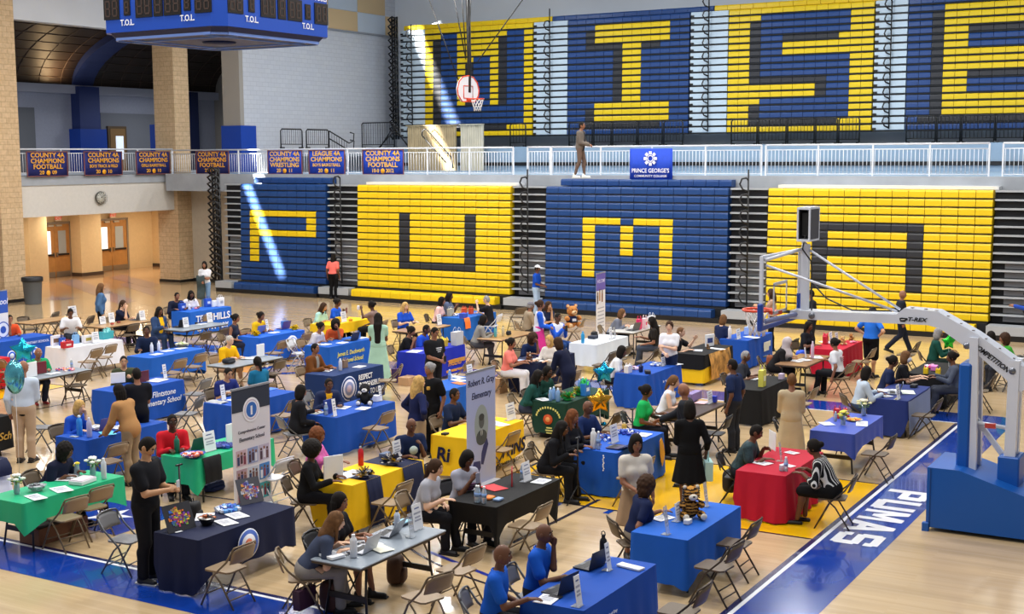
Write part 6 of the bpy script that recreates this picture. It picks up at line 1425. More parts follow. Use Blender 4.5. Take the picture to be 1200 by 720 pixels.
def pile(px,py,label,cols,n=16,r=.1,s=.022,bowl=None,z=.75,name='sweets_bowl',cat='bowl',h=.05,shape='box',seed=0):
    t=thing(name,label,cat,P0(px,py,z)); rr=random.Random(seed+int(px)); b=MB()
    if bowl: b.lathe([(r*.55,0),(r*.6,.01),(r,h),(r*1.08,h+.006),(r*.98,h),(r*.55,.015),(.001,.014)],bowl if not isinstance(bowl,str) else col(bowl,'bowl',.4),n=18); b.build('bowl',t); b=MB()
    for k in range(n):
        a=rr.random()*6.28; q=r*.85*math.sqrt(rr.random()); zz=(h*.7 if bowl else s*.4)+rr.random()*h*(1-q/r)*.9
        m=col(rr.choice(cols),'sweet',.4)
        if shape=='box': b.box((0,0,0),(s*1.6,s,s*.7),m,Matrix.Translation((q*math.cos(a),q*math.sin(a),zz))@Matrix.Rotation(rr.random()*3,4,'Z')@Matrix.Rotation(rr.random(),4,'X'))
        else: b.sph((q*math.cos(a),q*math.sin(a),zz),s*.7,m,6,4)
    o=b.build('contents',t); o['kind']='stuff'
def pompom(px,py,label,cols,r=.13,n=110,z=.75,name='pompom'):
    t=thing(name,label,'pompom',P0(px,py,z)); rr=random.Random(int(px)); b=MB()
    for k in range(n):
        d=Vector((rr.gauss(0,1),rr.gauss(0,1),abs(rr.gauss(0,.9)))).normalized(); c=Vector((0,0,r*.35)); e=c+d*r*rr.uniform(.75,1.1); e.z=max(.012,e.z*.85)
        sd=d.cross(Vector((rr.random(),rr.random(),rr.random()))).normalized()*.016
        m=col(rr.choice(cols),'pompom strip',.5); b.add([tuple(c+sd),tuple(c-sd),tuple(e-sd*.9),tuple(e+sd*.9),tuple(c+d*.01)],[(0,1,2,3),(3,2,1,0)],m)
    o=b.build('strips',t); o['kind']='stuff'; b=MB(); b.lathe([(r*.5,0),(r*.5,.03),(.001,.035)],col(cols[0],'pompom core'),n=12); b.build('core',t)
def flowers(px,py,label,cf,cg='#5f8a3c',z=.75,h=.2,r=.085,n=7):
    t=thing('flower_vase',label,'flowers',P0(px,py,z)); b=MB(); b.lathe([(.035,0),(.045,.02),(.04,.1),(.034,.16),(.042,.18),(.038,.16),(.03,.02),(.001,.015)],CLR,n=14); b.build('vase',t)
    rr=random.Random(int(px)); bs=MB(); bl=MB(); bf=MB()
    for k in range(n):
        a=2*PI*k/n; q=r*(.35+.65*(k%2)); x,y,zz=q*math.cos(a),q*math.sin(a),h+.05*(1-(k%2))+rr.uniform(-.01,.02)
        bs.tube([(x*.1,y*.1,.03),(x*.4,y*.4,.16),(x,y,zz)],.004,col(cg,'stem',.6),5)
        for j in range(6): p=2*PI*j/6; bf.sph((x+.022*math.cos(p),y+.022*math.sin(p),zz+.01),(.022,.022,.016),col(cf[k%len(cf)],'petal',.6),7,5)
        bf.sph((x,y,zz+.02),.016,col(cf[k%len(cf)],'petal',.6),6,5)
        bl.sph((x*.7,y*.7,zz-.06),(.03,.02,.008),col(cg,'leaf',.6),6,4); bl.sph((x*.9,y*.5,zz-.03),(.02,.03,.008),col('#7da34a','leaf light',.6),6,4)
    bs.build('stems',t); bl.build('leaves',t); bf.build('blossoms',t)
TIGER=mat('tiger fur','#b9843f',.9,spec=.1); _n=TIGER.node_tree; _t=_n.nodes.new('ShaderNodeTexCoord'); _w=_n.nodes.new('ShaderNodeTexWave'); _w.bands_direction='Z'; _w.inputs['Scale'].default_value=7; _w.inputs['Distortion'].default_value=5; _w.inputs['Detail Scale'].default_value=2
_r=_n.nodes.new('ShaderNodeValToRGB'); _r.color_ramp.elements[0].color=(.02,.012,.008,1); _r.color_ramp.elements[0].position=.28; _r.color_ramp.elements[1].color=(*S('#b9843f'),1); _r.color_ramp.elements[1].position=.5
_n.links.new(_t.outputs['Object'],_w.inputs['Vector']); _n.links.new(_w.outputs[0],_r.inputs[0]); _n.links.new(_r.outputs[0],_n.nodes['Principled BSDF'].inputs['Base Color'])
def plush(px,py,label,c,c2,sc=1.,rz=0,z=.75,stripes=None,shirt=None,animal='plush_bear'):
    t=thing(animal,label,'plush toy',P0(px,py,z),math.radians(rz)); m=mat('plush fur',c,.9,noise=.25,nscale=18) if isinstance(c,str) else c; m2=mat('plush light fur',c2,.9,noise=.15,nscale=18); k=sc
    b=MB(); b.sph((0,0,.13*k),(.1*k,.11*k,.13*k),m,14,10)
    b.sph((.02*k,0,.33*k),(.105*k,.11*k,.1*k),m,14,10)
    for s in (-1,1): b.sph((0,s*.085*k,.42*k),(.025*k,.04*k,.04*k),m,8,6); b.sph((.1*k,s*.12*k,.06*k),(.12*k,.055*k,.055*k),m,10,8); b.sph((.06*k,s*.13*k,.19*k),(.085*k,.045*k,.05*k),m,10,8)
    b.build('body',t)
    b=MB(); b.sph((.11*k,0,.305*k),(.05*k,.06*k,.045*k),m2,10,8)
    for s in (-1,1): b.sph((.205*k,s*.12*k,.06*k),(.02*k,.045*k,.045*k),m2,8,6); b.sph((.018*k,s*.085*k,.42*k),(.015*k,.028*k,.028*k),m2,7,5)
    b.build('muzzle_and_paws',t)
    b=MB(); b.sph((.158*k,0,.32*k),(.012*k,.018*k,.012*k),BLACKM,7,5)
    for s in (-1,1): b.sph((.112*k,s*.04*k,.365*k),.012*k,BLACKM,6,5)
    b.build('face',t)
    if stripes:
        b=MB()
        for j in range(5):
            a=-.9+.45*j; b.tube([tuple(Vector((.02+.1*math.cos(p)*.9-.0,.0+.112*math.sin(p),.33+.03*j-.05))*k) for p in np.linspace(1.2,2.4,5)],.009*k,BLACKM,5); b.tube([tuple(Vector((.02+.1*math.cos(p)*.9,.112*math.sin(p),.33+.03*j-.05))*k) for p in np.linspace(-1.2,-2.4,5)],.009*k,BLACKM,5)
            b.tube([tuple(Vector((.104*math.cos(p),.114*math.sin(p),.06+.045*j))*k) for p in np.linspace(.9,2.6,6)],.009*k,BLACKM,5); b.tube([tuple(Vector((.104*math.cos(p),.114*math.sin(p),.06+.045*j))*k) for p in np.linspace(-.9,-2.6,6)],.009*k,BLACKM,5)
        b.build('stripes',t)
    if shirt: b=MB(); b.sph((.0,0,.15*k),(.112*k,.122*k,.1*k),fab(shirt),12,8); b.box((.112*k,0,.16*k),(.012*k,.08*k,.05*k),fab('#d8dce6')); b.build('shirt',t)
def pack(px,py,label,c,z=0.,s=1.,rz=0,soft=True,name='backpack',strap='#17171a',sc=(1,1,1)):
    t=thing(name,label,'bag',P0(px,py,z),math.radians(rz)); t.scale=sc; m=mat('bag cloth',c,.7,noise=.12,nscale=6); b=MB()
    def fn(d): return tuple(math.copysign(abs(q)**.55,q) for q in d)
    b.sph((0,0,.2*s),(.11*s,.16*s,.2*s),m,14,10,fn=fn); b.build('bag_body',t); b=MB(); b.sph((.1*s,0,.13*s),(.05*s,.12*s,.1*s),m,10,8,fn=fn); b.build('pocket',t)
    b=MB(); b.tube([(-.02,-.05*s,.38*s),(-.02,-.03*s,.45*s),(-.02,.03*s,.45*s),(-.02,.05*s,.38*s)],.01*s,col(strap,'strap'),5); b.build('handle',t)
def boxy(px,py,label,c,w,d,h,name,cat,z=.75,rz=0,lid=None,mk=None):
    t=thing(name,label,cat,P0(px,py,z),math.radians(rz)); b=MB(); b.box((0,0,h/2),(d,w,h),col(c,'box card',.6) if isinstance(c,str) else c,ch=min(.006,h/4)); b.build('body',t)
    if lid: b=MB(); b.box((0,0,h+.004),(d*.92,w*.92,.012),col(lid,'box top',.6)); b.build('top',t)
    if mk: b=MB(); b.box((d/2+.003,0,h*.5),(.003,w*.6,h*.4),col(mk,'box print')); b.build('print',t)
def star_balloon(px,py,z,label,c,size=.32,rz=0,drop=None,oval=False):
    p=at(px,py,z); t=thing('foil_balloon',label,'balloon',(float(p[0]),float(p[1]),z),math.radians(rz)); m=mat('foil',c,.18,metal=.75,noise=.3,nscale=4); b=MB()
    n=20 if oval else 10; rim=[]
    for k in range(n):
        a=PI/2+2*PI*k/n; r=size if oval or k%2==0 else size*.56; rim.append((0,r*math.cos(a)*(.55 if oval else 1),r*math.sin(a)))
    V=rim+[(0,q[1]*.72,q[2]*.72) for q in rim]+[(0,q[1]*.72,q[2]*.72) for q in rim]+[(0,q[1]*.35,q[2]*.35) for q in rim]+[(0,q[1]*.35,q[2]*.35) for q in rim]+[(size*.36,0,0),(-size*.36,0,0)]
    V=[tuple(v) for v in V]
    def sx(i0,x): 
        for k in range(n): V[i0+k]=(x*(1.0 if oval or k%2==0 else .8),V[i0+k][1],V[i0+k][2])
    sx(n,size*.18); sx(2*n,-size*.18); sx(3*n,size*.32); sx(4*n,-size*.32)
    F=[]
    for k in range(n):
        k2=(k+1)%n; F+=[(k,k2,n+k2,n+k),(k2,k,2*n+k,2*n+k2),(n+k,n+k2,3*n+k2,3*n+k),(2*n+k2,2*n+k,4*n+k,4*n+k2),(3*n+k,3*n+k2,5*n),(4*n+k2,4*n+k,5*n+1)]
    b.add(V,F,m,True); b.build('foil',t)
    b=MB(); dz=-(z-.03); b.tube([(0,0,-size*.55),(.02,.01,dz*.5),(0,0,dz)],.004,col('#d5d5d5','ribbon'),4); b.build('ribbon',t); b=MB(); b.lathe([(.05,dz-.03),(.05,dz+.03),(.02,dz+.05)],m,n=10); b.build('weight',t)
# ---- roll-up banners
def rollup(label,br,wid,h,rz,body,parts):   # br: bottom corner on the floor at the right-hand end seen from the front
    t=thing('rollup_banner',label,'banner',(br[0],br[1],0),rz,'roll-up banners'); b=MB(); b.box((0,-wid/2,.04),(.2,wid+.03,.08),col('#b9bcc4','banner base',.3)); b.build('base',t)
    b=MB(); b.box((-.0,-wid/2,h/2+.05),(.006,wid,h-.1),body); b.build('panel',t)
    b=MB(); b.box((0,-wid/2,h),(.025,wid+.01,.03),col('#8d9098','top bar',.3)); b.build('top_bar',t); b=MB(); b.tube([(-.03,-wid/2,.05),(-.03,-wid/2,h)],.012,LAPS,6); b.build('pole',t)
    parts(t,wid,h); return t
def T_(t,s,size,c,y,z,bold=.012,sx=1.,shear=0): text(s,size,col(c,'banner print',.6),'lettering',t,(.006,y,z),(0,1,0),(0,0,1),bold,sx=sx,shear=shear)
LIL=mat('lilac panel','#aab3dc',.55); WHP=mat('white panel','#e4e4ea',.55); WHP2=mat('pale grey panel','#d6d4da',.55)
def pl(t,w,h):
    T_(t,'Robert R. Gray',.155,'#23264e',-w/2,h-.19,.008,sx=.86,shear=.2); T_(t,'Elementary',.155,'#23264e',-w/2,h-.41,.008,sx=.86,shear=.2)
    b=MB(); M=Matrix.Translation((.004,-w/2,h-.92))@Matrix.Rotation(PI/2,4,'Y')
    G=[('#6f7a80',.36,.24,0,0),('#9aa5a6',.34,.215,0,0)]
    for i,(c,rv,rh,dy,dz) in enumerate(G):
        V=[(.002+.002*i,-w/2+dy+rh*math.cos(a),h-.92+dz+rv*math.sin(a)) for a in np.linspace(0,2*PI,33)[:-1]]; b.add(V,[tuple(range(32))],col(c,'oval grey',.6))
    def blob(c,cy,cz,rh,rv,x): V=[(x,-w/2+cy+rh*math.cos(a),h-.92+cz+rv*math.sin(a)) for a in np.linspace(0,2*PI,25)[:-1]]; b.add(V,[tuple(range(24))],col(c,'portrait grey',.6))
    blob('#4b5255',0,-.21,.17,.13,.0055); blob('#5a5f60',0,.06,.085,.12,.006); blob('#3c4040',0,.13,.085,.06,.007); blob('#c9cfd0',0,-.13,.03,.06,.0065); blob('#43484a',0,-.16,.012,.09,.0075)
    b.build('oval_portrait',t)
    b=MB(); m=col('#2e3570','feather blue',.6); b.add([(.006,-w+.42,.42),(.006,-w+.5,.4),(.006,-w+.66,.72),(.006,-w+.62,.83),(.006,-w+.5,.72),(.006,-w+.44,.6)],[tuple(range(6))],m); b.add([(.006,-w+.12,.34),(.006,-w+.2,.5),(.006,-w+.4,.48),(.006,-w+.42,.36),(.006,-w+.3,.24)],[tuple(range(5))],m); b.build('wing_mark',t)
q=at(581,566,0); rollup('tall lilac stand-up banner with an oval grey portrait and blue script',q,.9,2.0,0,LIL,pl)
def pc(t,w,h):
    b=MB(); b.box((.004,-w/2,h-.19),(.006,w,.34),col('#2c3444','dark header',.6)); b.build('header',t)
    b=MB()
    for r,c,k in ((.19,'#e8e8ee',0),(.16,'#c9b8c8',1),(.14,'#e8e8ee',2),(.12,'#2f66b4',3)):
        V=[(.008+.001*k,-w/2+r*math.cos(a),h-.36+r*math.sin(a)) for a in np.linspace(0,2*PI,29)[:-1]]; b.add(V,[tuple(range(28))],col(c,'seal',.6))
    b.box((.012,-w/2,h-.37),(.002,.04,.14),col('#e8e8ee','seal figure',.6)); b.build('seal',t)
    T_(t,'Comprehensive Center',.068,'#4a4a56',-w/2,h-.68,.004,sx=.95); T_(t,'Elementary School',.085,'#3c3c4a',-w/2,h-.8,.006,sx=.9)
    rr=random.Random(4)
    for j in range(3):
        for i in range(3):
            b=MB(); y0=-w+.06+i*.26; z0=h-1.2-j*.3; bc=['#c2a9b4','#8d9ac0','#b7b0c2','#a98f9a','#b9c0ce','#3f78b4','#c7b9bd','#a5745c','#3f9fa8'][j*3+i]
            b.box((.005,y0+.12,z0+.12),(.004,.235,.25),col(bc,'photo ground',.6))
            for k in range(3): b.box((.008,y0+.05+.07*k,z0+.08+.02*(k%2)),(.003,.05,.13),col(rr.choice(['#4a3540','#2f3c66','#6a4a4a','#7d3b4c','#d6d6de']),'photo figure',.6)); b.box((.0085,y0+.05+.07*k,z0+.175+.02*(k%2)),(.003,.035,.04),col(rr.choice(['#5a3a2c','#8a6248']),'photo head',.6))
            b.build('photo',t)
q=at(319,594,0); rollup('tall picture banner with dark header, blue seal and grid of photos',q,.86,2.0,0,WHP2,pc)
def pv(t,w,h):
    b=MB(); b.box((.004,-w/2,h-.27),(.006,w,.5),col('#6a5cb0','violet header',.6)); b.build('header',t); T_(t,'WELCOME',.14,'#d9d4ee',-w/2,h-.25,.006,sx=.9,shear=.2)
    b=MB()
    for k,(y,z) in enumerate(((-.25,1.25),(-.45,1.3),(-.62,1.22))): b.box((.006,y,z),(.004,.1,.26),col(['#8a5a3c','#b98a5c','#5a4436'][k],'figure',.6)); b.box((.007,y,z+.18),(.004,.07,.09),col('#6a4632','figure head',.6))
    b.build('figures',t); b=MB()
    for k in range(7): b.box((.005,-w/2,.95-k*.11),(.003,w*.7,.03),INK)
    b.build('small_print',t)
q=at(709,396,0); rollup('narrow white stand-up banner with a violet header by the pale laptop table',q,.72,2.0,math.radians(5),WHP,pv)
def pb(t,w,h):
    b=MB(); b.box((.004,-w/2,h-.3),(.006,w,.6),col('#2a54b4','blue header',.6)); b.build('header',t); T_(t,'School',.22,'#e4e8f4',-.3,h-.3,.01,shear=.2)
    b=MB()
    for r,c,k in ((.22,'#2a54b4',0),(.19,'#e4e8f4',1),(.1,'#2a54b4',2)): V=[(.006+.001*k,-.2+r*math.cos(a),.95+r*math.sin(a)) for a in np.linspace(0,2*PI,25)[:-1]]; b.add(V,[tuple(range(24))],col(c,'emblem',.6))
    b.build('emblem',t)
q=at(8,340,2.0); rollup('blue and white roll-up banner cut by the frame edge near the orange shirt',q,.85,2.0,math.radians(6),WHP,pb)
# ---- extra tables at the frame edge and behind
def extra_table(key,x,y,top,lab,cm=None,drops=(.6,.6,.6,.12),**kw):
    table(key,x,y,lab,top); TBL[key]=(x,y,None,lab); TPOS[key]=(x,y)
    if cm: cloth(key,x,y,lab.replace('folding table under the ',''),cm,drops,seed=len(key),**kw)
extra_table('edge49',-11.95,-8.0,GREYT,'folding table under the white cloth at the frame edge beside the navy tee',WHC,(.6,.66,.66,.12),flare=.12,fold=.03)
overlay('edge49','navy runner over the white cloth at the frame edge',(over(.25,.13),1.15,1.83),NVC)
q=at(12,487,.74); extra_table('gold50',float(q[0]),float(q[1])-1.83,GREYT,'folding table under the black cloth with gold script at the frame edge',BKC,(.6,.62,.6,.12))
ctext('gold50','Elementary Sch',.2,'#c9a04a',.25,.38,.012,shear=.25)
q=at(11,419,.74); extra_table('red38',float(q[0]),float(q[1])-1.83,GREYT,'folding table under the red cloth at the frame edge',cl('#c4202e','red cloth'),(.7,.7,.7,.12))
# ---- props, table by table
sign(92,370.5,'white card at the far end of the bare wooden table by the trash can',h=.32,w=.3)
sign(121,380,'smaller white card on the wooden table beside the denim jacket',h=.22); sign(131.5,378,'taller white card on the wooden table beside the denim jacket'); laptop(159,375,'silver laptop in front of the chin-resting woman',rz=10); sign(167.5,375.5,'white card beside the silver laptop on the wooden table')
boxy(131.5,380.5,'small red box at the card end of the wooden table','#a8322e',.09,.07,.04,'small_box','box'); boxy(139,378.5,'dark red box near the middle of the wooden table','#7a2a28',.1,.07,.04,'small_box','box')
boxy(64.5,405,'white framed picture with a round brown face on the white tablecloth',WHP,.28,.05,.26,'framed_picture','picture',mk='#7a5a44'); bag(73,405,'small blue starred bag on the white tablecloth','#2456b4',.14,.08,.2,mk='#e2e6f0'); bag(81.5,408,'low red bag on the white tablecloth','#c42a38',.3,.12,.16,mk='#e8d8d8'); plush(83,401,'small dark plush doll above the red bag on the white tablecloth','#3a2a26','#8a6a58',.45)
bag(89,402.5,'pale blue bag in front of the man in the white polo','#7fb0dc',.16,.09,.22); bottle(95,401.5,'short black tumbler on the white tablecloth','#1d1d22',.14,.04,'#1d1d22'); boxy(102.5,402,'white printed box on the white tablecloth','#dcd8da',.3,.1,.2,'printed_box','box',mk='#b4a24a'); sign(113,402,'white and black card at the far end of the white tablecloth'); laptop(106,393,'dark violet laptop on the white tablecloth',back=col('#5a3d52','violet lid')); bag(126,397,'teal patterned gift bag on the white tablecloth','#3fa3ac',.34,.16,.2,tissue='#8fd6d6')
boxy(37,442,'tall white notice propped at the grey sweets table',PAPER,.3,.02,.33,'notice_board','sign'); boxy(49,438,'maroon folder standing on the grey sweets table','#6a1f2a',.26,.03,.27,'folder','folder'); pile(76,434,'spread of red and pink sweets on the grey table',['#c8323c','#e88a9a','#f0d0d0','#3a4a9a','#e8b84a'],40,.24,.03,None,name='sweets_pile',cat='sweets'); paper(62,438,'paper beside the sweets on the grey table'); bottle(84,431,'clear bottle behind the sweets on the grey table',None,.2,.03,kind='water')
bottle(178,414,'white bottle at the plain blue tablecloth, nearer to the camera','#e3e6ec',.26,.04); bottle(186,411.5,'white bottle at the plain blue tablecloth, beside the first one','#dfe3ec',.25,.04); paper(183,415.5,'pale flyer under the white bottles',c='#d5dce8'); paper(196,411.5,'white sheet in the middle of the plain blue tablecloth'); paper(212,408.5,'white sheet beside the fruit basket'); pile(217,404.5,'basket of pale green and cream fruit on the plain blue tablecloth',['#cfd0a8','#b8c68a','#e0d8c4','#e9e6da'],16,.17,.06,'#8f8a70',h=.08,shape='sph',name='fruit_basket',cat='basket')
bag(213.5,364,'royal blue bag with white print at the near end of the lettered blue cloth','#1f4fb8',.22,.1,.22,mk='#c9d4ec'); bottle(222,363.5,'white bottle on the lettered blue cloth','#dfe3ec',.2,.04); pile(231,362,'pink and red sweets on the lettered blue cloth',['#d83a5a','#e890a8'],14,.09,.03,None,name='sweets_pile',cat='sweets'); bag(243.5,359.5,'blue and white bag in the middle of the lettered blue cloth','#2858c0',.24,.1,.26,mk='#dfe6f4'); boxy(251.5,359.5,'white box behind the large white letters',PAPER,.2,.08,.2,'white_box','box'); bag(258.5,359,'white paper bag at the far end of the lettered blue cloth','#e6e8ee',.24,.1,.28,mk='#9aa4b8')
laptop(208,383,'dark laptop at the near end of the grey table below the letters',back=LAPD); sign(218.5,384,'white card next to the dark laptop on the grey table'); paper(236,380,'white sheets in the middle of the grey table below the letters'); boxy(230,380,'small black box on the grey table below the letters','#1d1d20',.08,.06,.05,'small_box','box'); sign(246.5,378,'white card at the far end of the grey table below the letters')
laptop(295,390,'violet blue laptop on the pompom table nearer the camera',back=col('#5f6fb0','violet blue lid')); sign(307.5,388,'slim white card in front of the woman in yellow',w=.1,h=.33); pompom(300,393.5,'yellow pompom at the near end of the blue pompom table',['#f2d21a','#f6e04a']); paper(321,390,'white sheets beside the yellow pompoms'); laptop(327,385,'purple laptop at the far end of the pompom table',back=col('#5a4a90','purple lid')); bag(339,384.5,'blue bag at the far end of the pompom table','#4a80cc',.2,.1,.22); pompom(345,386.5,'yellow pompom at the far end of the blue pompom table',['#f2d21a','#f6e04a'])
pack(268,426,'black bag lying on the grey table of the man in yellow','#20242c',.75,.62,0,name='duffel_bag',sc=(1.3,1.7,.5)); boxy(305.5,418,'white card box on the grey table of the man in yellow',PAPER,.26,.03,.3,'notice_board','sign'); paper(291,420,'open booklet in front of the man in yellow',rz=20,w=.3)
paper(184,446,'white sheets on the blue school cloth',rz=10,w=.34,l=.4); boxy(168,448,'maroon laptop standing open on the blue school cloth','#5a1f30',.33,.02,.24,'laptop','laptop'); sign(202,442,'slim white card on the blue school cloth',w=.1,h=.3); boxy(138.5,449,'sheet of paper held by the man in the olive sweatshirt',PAPER,.3,.01,.22,'paper_sheet','paper',z=.86,rz=-30)
bottle(93.5,511,'tall bright blue bottle on the laptop table','#2f86dc',.36,.05,'#dfe6ee'); bottle(105,512.5,'clear lilac bottle beside the tall blue bottle','#b9b8dc',.34,.045,'#d9d9e6'); laptop(119,503,'purple laptop in front of the blonde woman',back=col('#5d4f86','purple lid')); paper(111,503,'crumpled white papers behind the purple laptop',w=.2,l=.2,th=.05); paper(126,508,'cyan folder beside the tan jacket sleeve',c='#63c3dd',w=.24,l=.34,rz=60); paper(138,501,'white sheet on the laptop table beyond the cyan folder'); boxy(84,513,'phone lying on the laptop table','#9aa6b8',.08,.15,.012,'phone','phone')
sign(262.5,469,'slim white card on the blue cloth of the smiling person',w=.12,h=.3); paper(283,464,'white sheet in front of the smiling person',rz=10); paper(275,468.5,'flyer near the end of the blue cloth with the grey garment'); pile(291,456,'red and pink sweets beside the child in teal',['#c8324a','#e8a0b0','#e8e8ee'],14,.1,.03,None,name='sweets_pile',cat='sweets'); paper(318,456,'pale blue folder at the far end of the smiling person’s table'.replace('’',"'"),c='#4f7fe0')
t=thing('folded_garment','grey garment draped over the corner of the blue cloth','garment',P0(238,475.5,.75)); b=MB(); V=[];F=[]
for i in range(7):
    for j in range(7):
        x=-.2+.4*i/6; y=.16-.42*j/6; z=.012+.012*math.sin(i*1.9+j)+(0 if y>-.04 else (y+.04)*1.05); V.append((x+.02*math.sin(j),max(y,-.1),z))
for i in range(6):
    for j in range(6): a=i*7+j; F.append((a,a+7,a+8,a+1))
b.add(V,F,mat('grey garment cloth','#a4a6aa',.8,noise=.2),True); b.build('cloth',t)
paper(372,404,'white plate-sized paper at the near end of the yellow-lettered table',rz=5); paper(381,404,'white sheets in front of the floral top'); paper(401,402,'white sheets under the curly-haired woman’s elbow'.replace('’',"'")); paper(424,396,'white sheet at the far end of the yellow-lettered table'); bag(419,397,'small blue bag on the yellow-lettered table','#3a74c8',.16,.08,.16); laptop(411,399,'dark laptop beside the orange top',back=col('#2c3350','dark blue lid'))
paper(381,434.5,'white papers in front of the brown jacket',rz=15,w=.3,l=.3); bottle(399,434.5,'clear bottle on the navy cloth with white words','#d5d9e8',.27,.04); bag(404,431,'small brown bag behind the clear bottle','#8a6f5c',.14,.08,.17); paper(421,430,'white sheet at the far end of the navy cloth with white words',rz=5)
bottle(378,488,'water bottle at the near end of the plush toy table',None,.24,.036,kind='water'); boxy(384.5,485,'dark blue folder standing on the plush toy table','#223a86',.26,.02,.27,'folder','folder'); sign(389,489.5,'slim white card next to the dark blue folder',w=.1,h=.32); paper(402,478,'white sheets in front of the gold top',rz=10); paper(426,479,'white sheet in front of the black plush toy',rz=10); paper(371,484,'cream booklet near the person in black',c='#cfd2cc'); plush(428,474,'black plush animal with white paws on the royal blue cloth','#1a1a1d','#e6e4e2',.95,rz=-60,animal='plush_toy'); boxy(441,470.5,'round white ball beside the black plush animal',WHP,.12,.12,.12,'ball_box','ball'); sign(447.5,470,'slim white card at the far end of the plush toy table',w=.08,h=.3)
bottle(423,545.5,'red bottle with silver cap on the yellow tablecloth','#b8202c',.3,.045,'#9fa2a8',kind='loop'); boxy(391,562,'large white card standing at the end of the yellow tablecloth',PAPER,.32,.02,.36,'notice_board','sign',rz=-25); paper(413,554,'white sheets behind the near pompom on the yellow cloth'); paper(405,558.5,'folder under the white sheets on the yellow cloth',c='#c9cfe0'); pompom(426,560.5,'navy and yellow pompom on the yellow cloth, nearer to the white card',['#161c40','#20284e','#e8c81e','#e8e8ee'],.16); pompom(459,545,'navy and yellow pompom on the yellow cloth, in front of the round-print tee',['#161c40','#20284e','#e8c81e','#e8e8ee'],.18); sign(469,536.5,'white card beside the far pompom on the yellow cloth'); boxy(444,533,'blue pouch on the yellow cloth near the red bottle','#5a6a86',.2,.1,.06,'pouch','pouch')
for k,(x_,y_) in enumerate(((553.5,591),(558.5,590),(563,592))): bottle(x_,y_,f'water bottle on the black stretch cloth, {("first","second","third")[k]} of three from the tied brown hair',None,.24,.036,kind='water')
boxy(573,584.5,'orange striped snack packet on the black stretch cloth','#e0762a',.16,.12,.03,'snack_packet','snack',mk='#f0c04a'); boxy(584,586.5,'blue foil snack packet on the black stretch cloth','#8aa4cc',.14,.1,.03,'snack_packet','snack'); paper(579,572,'red folder lying flat on the black stretch cloth',c='#c8323a',w=.26,l=.34,rz=70); boxy(600,568,'red folder standing upright at the far end of the black cloth','#a81e2a',.3,.02,.24,'folder','folder',rz=30); bottle(612,561,'water bottle beside the upright red folder',None,.22,.034,kind='water'); sign(618.5,564,'white card at the far end of the black stretch cloth'); paper(634,564.5,'white sheet at the far corner of the black stretch cloth')
laptop(654,693,'dark laptop nearest the camera on the corner royal blue cloth',back=LAPD,rz=-8,tilt=14); laptop(690,664,'dark laptop in front of the hand-to-face man',back=LAPD,rz=-8,tilt=14); bottle(707,655.5,'tall black bottle with carry loop on the corner royal blue cloth','#17171b',.3,.045,'#17171b',kind='loop'); sign(714.5,669,'clear-edged slim card beside the tall black bottle',w=.1,h=.32,rz=0); sign(678,714,'slim white card next to the nearest laptop',w=.12,h=.33); paper(739,665.5,'thick white pad at the far end of the corner royal blue cloth',rz=80,w=.12,l=.32,th=.02); paper(641,703,'white sheet under the nearest laptop',rz=5); boxy(651,700,'black phone beside the nearest laptop','#15151a',.08,.15,.012,'phone','phone'); boxy(704,660,'pair of white gadgets behind the second laptop','#d9dade',.07,.12,.02,'gadget','gadget')
plush(809,607,'large tiger plush lying on the bright blue cloth',TIGER,'#e6dccb',1.0,rz=-50,stripes=True,animal='plush_tiger'); sign(796,611,'white tag card leaning on the tiger plush',h=.24,w=.16); sign(783,627,'clear slim card in front of the tiger plush',w=.1,h=.36,m=ACR); sign(829,594,'clear slim card behind the tiger plush',w=.1,h=.33,m=ACR); paper(776,607.5,'white sheet under the bent elbow at the tiger table',rz=-20); boxy(806,614,'white ribbon roll beside the tiger plush','#e2e0dc',.12,.08,.06,'ribbon_roll','ribbon')
paper(893,543,'white sheet and pen at the near end of the crimson cloth',rz=70); boxy(905,527,'large white sheet held up by the bearded man',PAPER,.3,.01,.3,'paper_sheet','paper',z=.8,rz=40); paper(928,531,'white sheet at the far end of the crimson cloth',rz=70,w=.16,l=.2); bottle(927.5,553,'water bottle on the crimson cloth near the striped top',None,.22,.034,kind='water'); bottle(916,552,'clear cup on the crimson cloth',None,.09,.04,'#dfe6ee'); paper(923,546,'small white card on the crimson cloth',rz=70,w=.14,l=.22); sign(916,541,'clear slim card standing on the crimson cloth',w=.08,h=.3,m=ACR)
bottle(691,528,'tall white bottle at the near end of the bird emblem cloth','#dfe1e6',.34,.05,'#e9e9ee'); bottle(701,527,'clear bottle beside the tall white bottle',None,.3,.035,kind='water'); sign(721,519,'white card leaning in the middle of the bird emblem cloth',w=.26,h=.3); laptop(722,524.5,'closed-looking dark laptop in front of the laughing woman',back=col('#38305a','dark violet lid'),tilt=70); pile(708,514,'blue and white ribbons spread on the bird emblem cloth',['#2a56b8','#e6e8ee','#2038a0'],40,.26,.04,None,name='ribbon_pile',cat='ribbons'); pile(735,508,'blue and white rosettes at the far end of the bird emblem cloth',['#2a56b8','#e6e8ee','#2038a0'],36,.24,.04,None,name='ribbon_pile',cat='ribbons'); bottle(731.5,505,'glass of gold drink on the bird emblem cloth','#c8a040',.14,.045,'#e6d8b0'); paper(754,510,'white sheet at the far end of the bird emblem cloth')
t=thing('lanyard','white chain lanyard hanging over the bird emblem cloth end','lanyard',tuple(at(706,533,.72)+np.array((.05,-.07,0)))); b=MB()
for k in range(9): b.sph((.008*math.sin(k*2),-.0,-.03*k),.014,PAPER,6,5)
b.build('chain',t)
